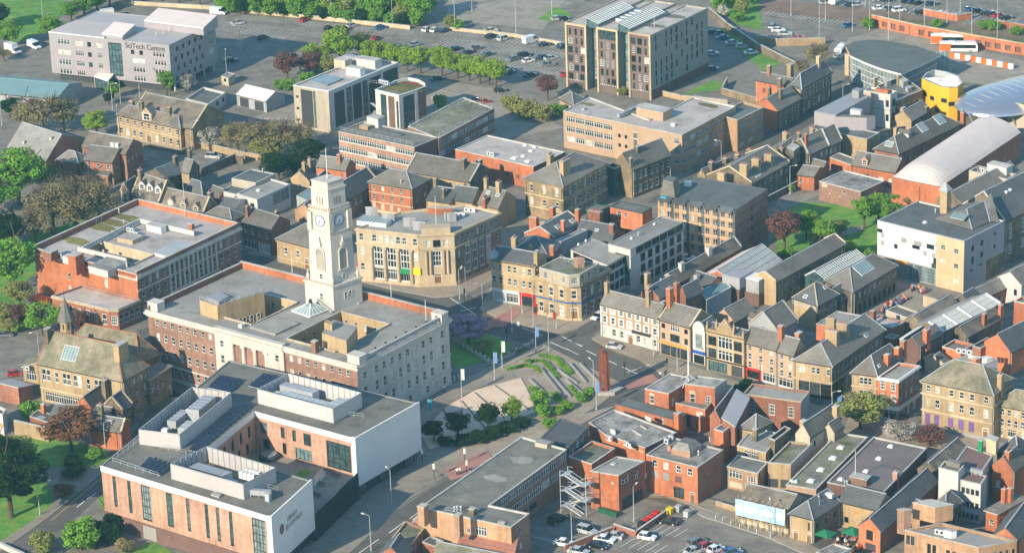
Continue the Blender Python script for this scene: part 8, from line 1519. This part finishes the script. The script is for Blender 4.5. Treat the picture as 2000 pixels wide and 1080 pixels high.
cars([(1392,66,10,'navy',s_),(1413,77,10,'blue',s_),(1431,87,10,'silver',s_),(1449,94,10,'silver',h),(1467,106,10,'white',s_),(1390,108,10,'silver',s_),(1393,138,10,'navy',h),(1437,63,40,'white',h),(1407,68,30,'grey',h)],'in the shaded yard right of the student block','cars in the shaded yard')
cars([(978,180,20,'black',h),(946,202,30,'red',h),(933,199,30,'navy',h),(858,195,20,'silver',s_),(855,157,30,'navy',s_)],'in the pale yard behind the office wing','cars in the pale yard')
cars([(1662,12,40,'navy',s_),(1675,12,20,'silver',s_),(1612,8,20,'silver',h),(1717,19,20,'white',s_),(1736,20,40,'grey',s_),(1756,23,20,'white',u),(1770,5,40,'black',h),(1782,7,40,'navy',h),(1793,9,40,'black',h),(1820,11,20,'navy',s_),(1801,28,20,'black',u),(1822,29,20,'grey',s_),(1838,30,20,'white',s_),(1852,33,20,'red',s_),(1867,36,20,'silver',s_),(1895,21,20,'blue',h),(1909,25,20,'black',s_),(1926,29,20,'black',s_),(1938,31,20,'black',s_),(1951,34,20,'red',s_),(1966,38,20,'black',s_),(1716,2,20,'silver',s_),(1735,3,20,'navy',s_)],'in the station car park at top right','cars in the station car park')
cars([(1657,53,40,'blue',s_),(1533,69,0,'silver',s_),(1509,56,70,'grey',u),(1559,77,10,'red',s_),(1520,62,0,'white',s_)],'in the small car park below the railway','cars below the railway')
cars([(67,94,-50,'white',w_),(26,104,-45,'white','truck'),(204,37,200,'white','truck'),(427,28,-20,'white',w_),(451,121,10,'black',s_),(792,9,20,'silver',s_),(804,6,20,'navy',s_)],'near the science centre and top edge','vehicles near the science centre')
cars([(417,309,-18,'silver',u)],'parked below the stone school wall',None,False);cars([(1200,680,-22,'silver',h)],'driving past the white fronted pub',None,False);cars([(1167,622,235,'white',h)],'waiting left of the white fronted pub',None,False);cars([(1341,507,0,'white',s_)],'in the dark yard below the flats',None);cars([(30,733,20,'red',h),(8,657,10,'grey',s_)],'at the left edge by the brick shed',None);cars([(1755,818,20,'black',h),(1628,318,20,'silver',s_)],'tucked between the right hand buildings',None)
cars([(1089,1018,40,'black',u),(1146,1040,-35,'silver',u),(1102,1064,-22,'white',s_),(1197,1050,160,'silver',s_),(1181,1057,-25,'white',s_),(1167,1069,-25,'black',s_),(1264,1052,-25,'white',h),(1305,1022,155,'black',s_),(1360,1064,40,'grey',u),(1378,1070,40,'red',h),(1398,1076,40,'white',h),(1356,1079,30,'silver',s_),(1432,1082,20,'blue',h),(1130,1080,-25,'silver',s_)],'in the car park at the bottom edge','cars in the bottom car park',False)
cars([(113,752,50,'black',s_)],'in the yard below the stone hall',None)
# buses
def bus(x,y,ang,label,L_=11.5):
 loc=G(x,y,.02);o=empty('bus',label,'bus',loc);R_=Matrix.Translation(loc)@Matrix.Rotation(math.radians(ang),4,'Z')
 def add(nm,fn):m=M();fn(m);return inst(nm,m.mesh(nm),o,R_)
 def body(m):lathe_x([(-L_/2,.35),(L_/2-.1,.35),(L_/2,.9),(L_/2-.05,2.2),(L_/2-.5,3),(-L_/2+.2,3),(-L_/2,2.7)],2.5,'white_paint',m,.1)
 add('body',body)
 def roofp(m):m.prism([(-L_/2+.8,-1),(L_/2-1,-1),(L_/2-1,1),(-L_/2+.8,1)],2.98,3.12,'glow_white');m.prism([(-3,-.7),(-1,-.7),(-1,.7),(-3,.7)],3.12,3.35,'white_paint')
 add('roof_pod',roofp)
 for s in(-1,1):
  add('side_window',lambda m:m.prism([(-L_/2+1.2,s*1.26-.01),(L_/2-.6,s*1.26-.01),(L_/2-.6,s*1.26+.01),(-L_/2+1.2,s*1.26+.01)],1.35,2.45,'glass_dark',bot=True))
  add('livery_panel',lambda m:m.prism([(-L_/2+.05,s*1.265-.01),(-L_/2+3.4,s*1.265-.01),(-L_/2+2.6,s*1.265+.012),(-L_/2+.05,s*1.265+.012)],.5,2.75,'orange_plastic',bot=True))
 add('windscreen',lambda m:m.poly([(L_/2+.02,-1.1,1.1),(L_/2+.02,1.1,1.1),(L_/2-.3,1.05,2.7),(L_/2-.3,-1.05,2.7)],'glass_dark'));add('rear_panel',lambda m:m.prism([(-L_/2-.02,-1.2),(-L_/2+.02,-1.2),(-L_/2+.02,1.2),(-L_/2-.02,1.2)],.4,2.7,'orange_plastic',bot=True))
 for sx in(-.3,.32):
  for sy in(-1.1,1.1):inst('wheel',CM['van']['wheel'],o,R_@Matrix.Translation((sx*L_,sy,0))@Matrix.Scale(1.4,4))
bus(1872,101,-8,'nearer white and orange single deck bus in the bus yard');bus(1855,86,-8,'further white and orange single deck bus in the bus yard');bus(1641,110,250,'short white minibus beside the bus hall',7)
# ------------------------------------------------------------------ street furniture
def lamp_mesh(h,arm=1.4):
 m=M();m.cyl((0,0),.11,.06,0,h,'galvanised',6);m.cyl((0,0),.17,.15,0,.9,'galvanised',6);m.bar((0,0,h),(arm,0,h+.18),.07,'galvanised');a=m.mesh('lamp_column');m=M();m.prism([(arm-.15,-.16),(arm+.55,-.1),(arm+.55,.1),(arm-.15,.16)],h+.1,h+.28,'white_paint',bot=True);return a,m.mesh('lamp_head')
LM=lamp_mesh(8);LH=lamp_mesh(12);LT=lamp_mesh(20,.3)
def lamps(lst,where,group,pr=LM,nm='street_lamp'):
 for i,(x,y,a)in enumerate(sorted(lst)):
  loc=G(x,y);o=empty(nm,ORD[i]+' lamp post from the left '+where if len(lst)>1 else 'single lamp post '+where,'street lamp',loc,group if len(lst)>1 else None);mw=Matrix.Translation(loc)@Matrix.Rotation(math.radians(a),4,'Z');inst('column',pr[0],o,mw);inst('lamp_head',pr[1],o,mw)
lamps([(534,28,200),(648,40,200),(767,52,200),(889,61,200),(922,24,0),(1008,72,0),(1078,28,90),(840,12,0)],'in the upper car park','car park lamps',LH)
lamps([(1545,32,0),(1600,78,90),(1612,40,0),(1665,62,0),(1698,60,0),(1757,62,0),(1805,72,0),(1849,47,0),(1948,47,180),(1897,88,180),(1947,96,180),(1875,38,0),(1690,15,0),(1825,14,0)],'around the railway and bus yard','lamps by the railway',LH);lamps([(1735,86,0)],'tall mast behind the bus hall',None,LT)
lamps([(84,42,0),(470,98,200),(443,150,90),(220,215,0),(236,203,0),(378,290,0),(275,215,60),(4,245,90),(231,262,90)],'around the science centre and school','lamps by the science centre')
lamps([(898,585,60),(943,612,200),(1000,650,200),(1072,686,90),(1042,640,90),(910,580,240),(1323,740,60),(1277,695,90),(1160,768,120),(1020,612,250),(1087,642,250)],'around the main junction','lamps at the junction');lamps([(765,985,120),(725,1075,150),(1238,1018,60),(1117,1062,60),(1505,1050,90),(1600,1045,90),(207,890,30),(78,1005,90),(78,710,200),(1343,410,0),(1543,380,0),(1409,330,160),(1646,218,0),(1625,830,0),(770,405,0),(945,245,160),(812,245,150)],'on the lower streets and yards','lamps on lower streets')
# banner posts on the plaza
for i,(x,y,c_)in enumerate(((789,772,'teal_cloth'),(902,775,'white_paint'),(838,835,'teal_cloth'),(966,742,'blue_cloth'),(981,720,'white_paint'),(1047,690,'blue_cloth'),(1165,800,'blue_cloth'))):
 loc=G(x,y);o=empty('banner_post',ORD[i]+' banner post counted along the forecourt toward the road','banner post',loc,'banner posts round the plaza');m=M();m.cyl(loc,.09,.07,0,7,'galvanised',8);m.cyl(loc,.2,.2,0,.5,'galvanised',8);m.build('post',o);m=M();m.obox(loc+Vector((.42,0,0)),(1,0),(0,1),.75,.05,4.2,6.9,c_);m.build('banner',o)
# traffic signals
for i,(x,y)in enumerate(((908,590),(938,640),(990,668),(1220,735),(1300,752),(1303,728),(848,935),(908,905),(912,928),(825,905),(1013,655))):
 loc=G(x,y);o=empty('traffic_signal',ORD[i]+' traffic signal numbered from the far junction to the near crossing','traffic light',loc,'traffic signals at the junctions');m=M();m.cyl(loc,.07,.07,0,3.4,'black_paint',6);m.build('post',o);m=M();m.obox(loc,(1,0),(0,1),.36,.3,2.5,3.6,'black_paint');m.build('signal_head',o);m=M();m.obox(loc+Vector((0,-.16,0)),(1,0),(0,1),.5,.03,2.4,3.7,'black_paint' if i<6 else 'white_paint');m.build('backboard',o)
# bollards along the town hall forecourt and garden wall posts
bm=M();bm.cyl((0,0),.28,.26,0,1.0,'portland',8);bm.cyl((0,0),.34,.34,1.0,1.1,'portland',8);bm.cyl((0,0),.3,.1,1.1,1.35,'portland',8);BMe=bm.mesh('bollard')
for i in range(14):p=G(788,778).lerp(G(905,738),i/13);tag(inst('stone_bollard',BMe,None,Matrix.Translation(p)),'white stone bollard in the line along the town hall side','bollard','bollards along the town hall side')
for i in range(9):p=G(890,668).lerp(G(955,708),i/8);tag(inst('stone_bollard',BMe,None,Matrix.Translation(p)),'white stone post on the garden wall left of the yellow hedge','bollard','posts on the garden wall')
for i in range(6):p=G(962,712).lerp(G(1040,672),i/5);tag(inst('stone_bollard',BMe,None,Matrix.Translation(p)),'white stone post along the yellow flowering hedge','bollard','posts along the yellow hedge')
# rust coloured sculpture with toothed back
sp_=empty('steel_sculpture','tall rust coloured steel sculpture on a stone plinth','sculpture',G(1181,772));c0=G(1181,768)
for i,(dx,lean)in enumerate(((-.95,.35),(.25,-.1))):
 m=M();a=Vector((c0.x+dx,c0.y,0));H_=10.4-i*.9;q0=[a+Vector((-.45,-.8,.8)),a+Vector((.45,-.8,.8)),a+Vector((.45,.8,.8)),a+Vector((-.45,.8,.8))];q1=[x+Vector((lean*1.2,0,H_))for x in q0];q1=[c.lerp(sum(q1,Vector())/4,.25)for c in q1]
 for k in range(4):m.poly([q0[k],q0[(k+1)%4],q1[(k+1)%4],q1[k]],'rust')
 m.poly(q1,'rust');m.build('blade',sp_)
for k in range(22):m=M();z=1.4+k*.4;m.obox(c0+Vector((.95-.012*k*1.2,0,0)),(1,0),(0,1),.8,1.3,z,z+.16,'rust');m.build('tooth',sp_)
m=M();m.prism([c0+Vector((-2,-1.6,0)),c0+Vector((2.2,-1.6,0)),c0+Vector((4.6,1.4,0)),c0+Vector((-1.6,1.6,0))],0,.85,'coping',bot=False);m.build('plinth',sp_)
# telephone boxes and post boxes
for x,y,lab in((702,533,'red telephone box beside the clock tower'),(710,537,'orange red kiosk beside the telephone box'),(1045,612,'red telephone box at the yellow stone bank')):
 loc=G(x,y,.12);o=empty('telephone_box',lab,'telephone box',loc);m=M();m.obox(loc,(1,0),(0,1),.95,.95,.12,2.4,'red_paint');m.obox(loc,(1,0),(0,1),1.05,1.05,2.4,2.55,'red_paint');m.cyl(loc,.5,.15,2.55,2.8,'red_paint',8);m.build('body',o)
 for k in range(2):m=M();e=Vector((0,-.49,0))if k==0 else Vector((.49,0,0));f=(1,0)if k==0 else(0,1);m.obox(loc+e,f,(f[1],f[0]),.7,.03,.5,2.1,'glass');m.build('pane',o)
loc=G(1083,622,.12);o=empty('pillar_box','round red pillar box before the corner bank','post box',loc);m=M();m.cyl(loc,.36,.36,.12,1.5,'red_paint',12);m.cyl(loc,.44,.44,1.5,1.62,'red_paint',12);m.cyl(loc,.4,.12,1.62,1.8,'red_paint',12);m.build('body',o);m=M();m.obox(loc+Vector((0,-.37,0)),(1,0),(0,1),.4,.03,1.2,1.28,'black_paint');m.build('slot',o)
# wheelie bins, bin store, planters
def boxy(nm,lab,cat,x,y,parts,group=None,ang=-37):
 loc=G(x,y,.01);o=empty(nm,lab,cat,loc,group);a=math.radians(ang);U=(math.cos(a),math.sin(a));V_=(-U[1],U[0])
 for pn,du,dv,w__,d__,z0_,z1_,k in parts:m=M();m.obox(loc+Vector((U[0]*du+V_[0]*dv,U[1]*du+V_[1]*dv,0)),U,V_,w__,d__,z0_,z1_,k);m.build(pn,o)
for i in range(7):p=(1172+i*5.2,1000+i*1.6);boxy('wheelie_bin',ORD[i]+' green bin from the left against the orange brick box','bin',*p,[('body',0,0,.62,.75,.12,1.05,'bin_green'),('lid',0,0,.68,.82,1.05,1.15,'bin_green')],'green bins by the orange box')
for i,(x,y,k)in enumerate(((1252,1030,'black_paint'),(1262,1024,'red_paint'),(1272,1018,'red_paint'),(1282,1010,'red_paint'),(1308,1003,'yellow_sign'),(1342,1008,'galvanised'),(1325,998,'galvanised'))):boxy('waste_bin',ORD[i]+' waste container counted along the brick bin store','bin',x,y,[('body',0,0,1.3,1.1,.1,1.25,k),('lid',0,0,1.4,1.2,1.25,1.4,k)],'containers in the bin store',55)
for i,(x,y)in enumerate(((1400,1012),(1414,1017),(1430,1023),(1447,1029),(1464,1034),(1480,1040))):boxy('cycle_stand',ORD[i]+' white cycle stand from the left beside the car park','cycle stand',x,y,[('leg',-.45,0,.1,.1,0,.9,'white_paint'),('leg',.45,0,.1,.1,0,.9,'white_paint'),('rail',0,0,1.0,.1,.9,1.0,'white_paint')],'white cycle stands',50)
boxy('orange_planter','bright orange flower boxes behind the round green tree','planter',83,590,[('box',-1.6,0,1.5,1.2,.1,1.6,'orange_plastic'),('box',0,0,1.5,1.2,.1,1.6,'orange_plastic'),('box',1.6,0,1.5,1.2,.1,1.6,'orange_plastic')]);boxy('red_planter','red planter with green shrub by the orange gable','planter',1950,712,[('box',0,0,2,1.4,.1,1.3,'red_paint')])
boxy('water_tank','pale blue tank unit beside the stone mill gable','tank',1477,590,[('frame',0,0,4.4,4.4,0,3.2,'brick_dark'),('tank',0,0,4.2,4.2,3.2,6.6,'lead'),('lid',0,0,4.4,4.4,6.6,6.8,'white_paint')]);boxy('plant_box','square grey metal plant box above slate roofs','plant box',1440,588,[('frame',0,0,4.4,5,0,4.4,'brick_dark'),('box',0,0,5,5.6,4.4,7.4,'zinc')])
boxy('height_sign','small white bus stop shelter and sign below railway','shelter',1625,12,[('panel',0,0,2.4,.3,.6,3.4,'white_paint'),('post',0,0,.3,.3,0,.6,'galvanised')])
# flag
loc=G(1655,790,0);o=empty('blue_flag','blue flag leaning out over the shaded street corner','flag',loc);m=M();a=G(1657,783,5);m.bar(a,a+Vector((-1.6,-.6,1.8)),.07,'white_paint');m.build('pole',o);m=M();b_=a+Vector((-1.6,-.6,1.8));m.slab([b_,b_+Vector((-.9,-.2,-.6)),b_+Vector((-1.0,-.2,-2.2)),b_+Vector((.1,0,-1.9))],.03,'blue_cloth');m.build('cloth',o)
# parasols and people at the beer garden and terrace
def parasol(x,y,lab):
 loc=G(x,y);o=empty('parasol',lab,'parasol',loc);m=M();m.cyl(loc,.05,.05,0,2.5,'wood',6);m.build('pole',o);m=M()
 for k in range(4):a0,a1=(k*math.pi/2+.1,(k+1)*math.pi/2+.1);m.poly([(loc.x+2.6*math.cos(a0),loc.y+2.6*math.sin(a0),2.4),(loc.x+2.6*math.cos(a1),loc.y+2.6*math.sin(a1),2.4),(loc.x,loc.y,3.3)],'green_cloth')
 m.build('canopy',o)
parasol(1612,1062,'left green parasol in the beer garden');parasol(1665,1058,'right green parasol in the beer garden')
def person_mesh(seat,seed):
 r=random.Random(seed);J=dict(pel=(0,0,.5 if seat else .95),chest=(0,0,.95 if seat else 1.38),neck=(0,0,1.08 if seat else 1.52),head=(0,.02,1.24 if seat else 1.68));k=list(J.values());E_=[(0,1),(1,2),(2,3)];rad=[.16,.19,.07,.12]
 for s in(-1,1):
  b=len(k);k+=[(s*.2,0,k[1][2]),(s*.27,.06,k[1][2]-.28),(s*.2,.28,k[1][2]-.36)];E_+=[(1,b),(b,b+1),(b+1,b+2)];rad+=[.08,.06,.05]
  b=len(k);k+=([(s*.1,.05,.5),(s*.12,.45,.5),(s*.12,.48,.06)]if seat else[(s*.1,0,.9),(s*.11,.03,.48),(s*.12,0,.05)]);E_+=[(0,b),(b,b+1),(b+1,b+2)];rad+=[.1,.075,.06]
 me=bpy.data.meshes.new('person');me.from_pydata(k,E_,[]);o=bpy.data.objects.new('tmp',me);COL.objects.link(o);md=o.modifiers.new('s','SKIN')
 for i,vtx in enumerate(me.skin_vertices[0].data if me.skin_vertices else[]):vtx.radius=(rad[i],rad[i]);vtx.use_root=i==0
 dg=bpy.context.evaluated_depsgraph_get();out=bpy.data.meshes.new_from_object(o.evaluated_get(dg));bpy.data.objects.remove(o)
 out.materials.clear();out.materials.append(MATS['white_paint']);out.materials.append(MATS['skin']);out.materials.append(MATS['black_paint']);hz=J['neck'][2]-.02;lz=J['pel'][2]
 for p in out.polygons:z=p.center.z;p.material_index=1 if z>hz else 2 if z<lz else 0
 return out
PM=[person_mesh(True,1),person_mesh(False,2)]
TOPS=['white_paint','teal_cloth','red_paint','black_paint','orange_board','blue_cloth','render_cream','purple_panel','terracotta']
def crowd(lab,group,quad,n,seed,seated=.75):
 r=random.Random(seed);Q=[G(*q)for q in quad]
 for i in range(n):
  a,b_=r.random(),r.random();p=Q[0].lerp(Q[1],a).lerp(Q[3].lerp(Q[2],a),b_);st=r.random()<seated
  o=inst('person',PM[0 if st else 1],None,Matrix.Translation(p)@Matrix.Rotation(r.uniform(0,6.3),4,'Z'));o.material_slots[0].link='OBJECT';o.material_slots[0].material=MATS[r.choice(TOPS)];tag(o,lab+(', sitting' if st else ', standing'),'person',group)
crowd('person in the crowd at the dark stone alehouse tables','people outside the alehouse',[(1712,606),(1768,580),(1775,586),(1722,614)],34,1);crowd('person in the crowd before the white panelled college','people before the college',[(1776,565),(1806,570),(1806,576),(1776,571)],16,2,.4);crowd('person in the beer garden crowd by green parasols','people in the beer garden',[(1625,1062),(1650,1050),(1690,1070),(1660,1085)],26,3,.6)
for i,(x,y,lab)in enumerate(((893,927,'person crossing at the red paving below the plaza'),(898,926,'second person crossing at the red paving below the plaza'),(1290,738,'person walking on the pavement by the crossing near the narrow white shop'),(868,765,'person standing beside the town hall bollards'),(855,552,'person by the corner door of the sandstone building'))):o=inst('person',PM[1],None,Matrix.Translation(G(x,y,.13)));tag(o,lab,'person')
tm=M();tm.cyl((0,0),.05,.05,0,.7,'black_paint',6);tm.cyl((0,0),.45,.45,.7,.75,'wood',10);TBM=tm.mesh('table')
for i in range(8):p=G(1716,610).lerp(G(1770,583),(i+.5)/8);tag(inst('pub_table',TBM,None,Matrix.Translation(p)),'round table in the row outside the dark stone alehouse','table','tables outside the alehouse')
# ------------------------------------------------------------------ thin haze in the air
hm=M();hm.prism([(-1520,-80),(1520,-80),(1520,3520),(-1520,3520)],-1.5,300,'flat_grey',bot=True);hz=hm.build('haze');hz['kind']='stuff';hz['label']='thin pale morning haze over the town'
mh=bpy.data.materials.new('haze');mh.use_nodes=True;t=mh.node_tree;t.nodes.remove(t.nodes['Principled BSDF']);pv=t.nodes.new('ShaderNodeVolumePrincipled')
pv.inputs['Color'].default_value=(.32,.76,.92,1);pv.inputs['Density'].default_value=.00012;pv.inputs['Anisotropy'].default_value=.2
t.links.new(pv.outputs[0],t.nodes['Material Output'].inputs['Volume']);hz.data.materials.clear();hz.data.materials.append(mh);hz.display_type='BOUNDS'
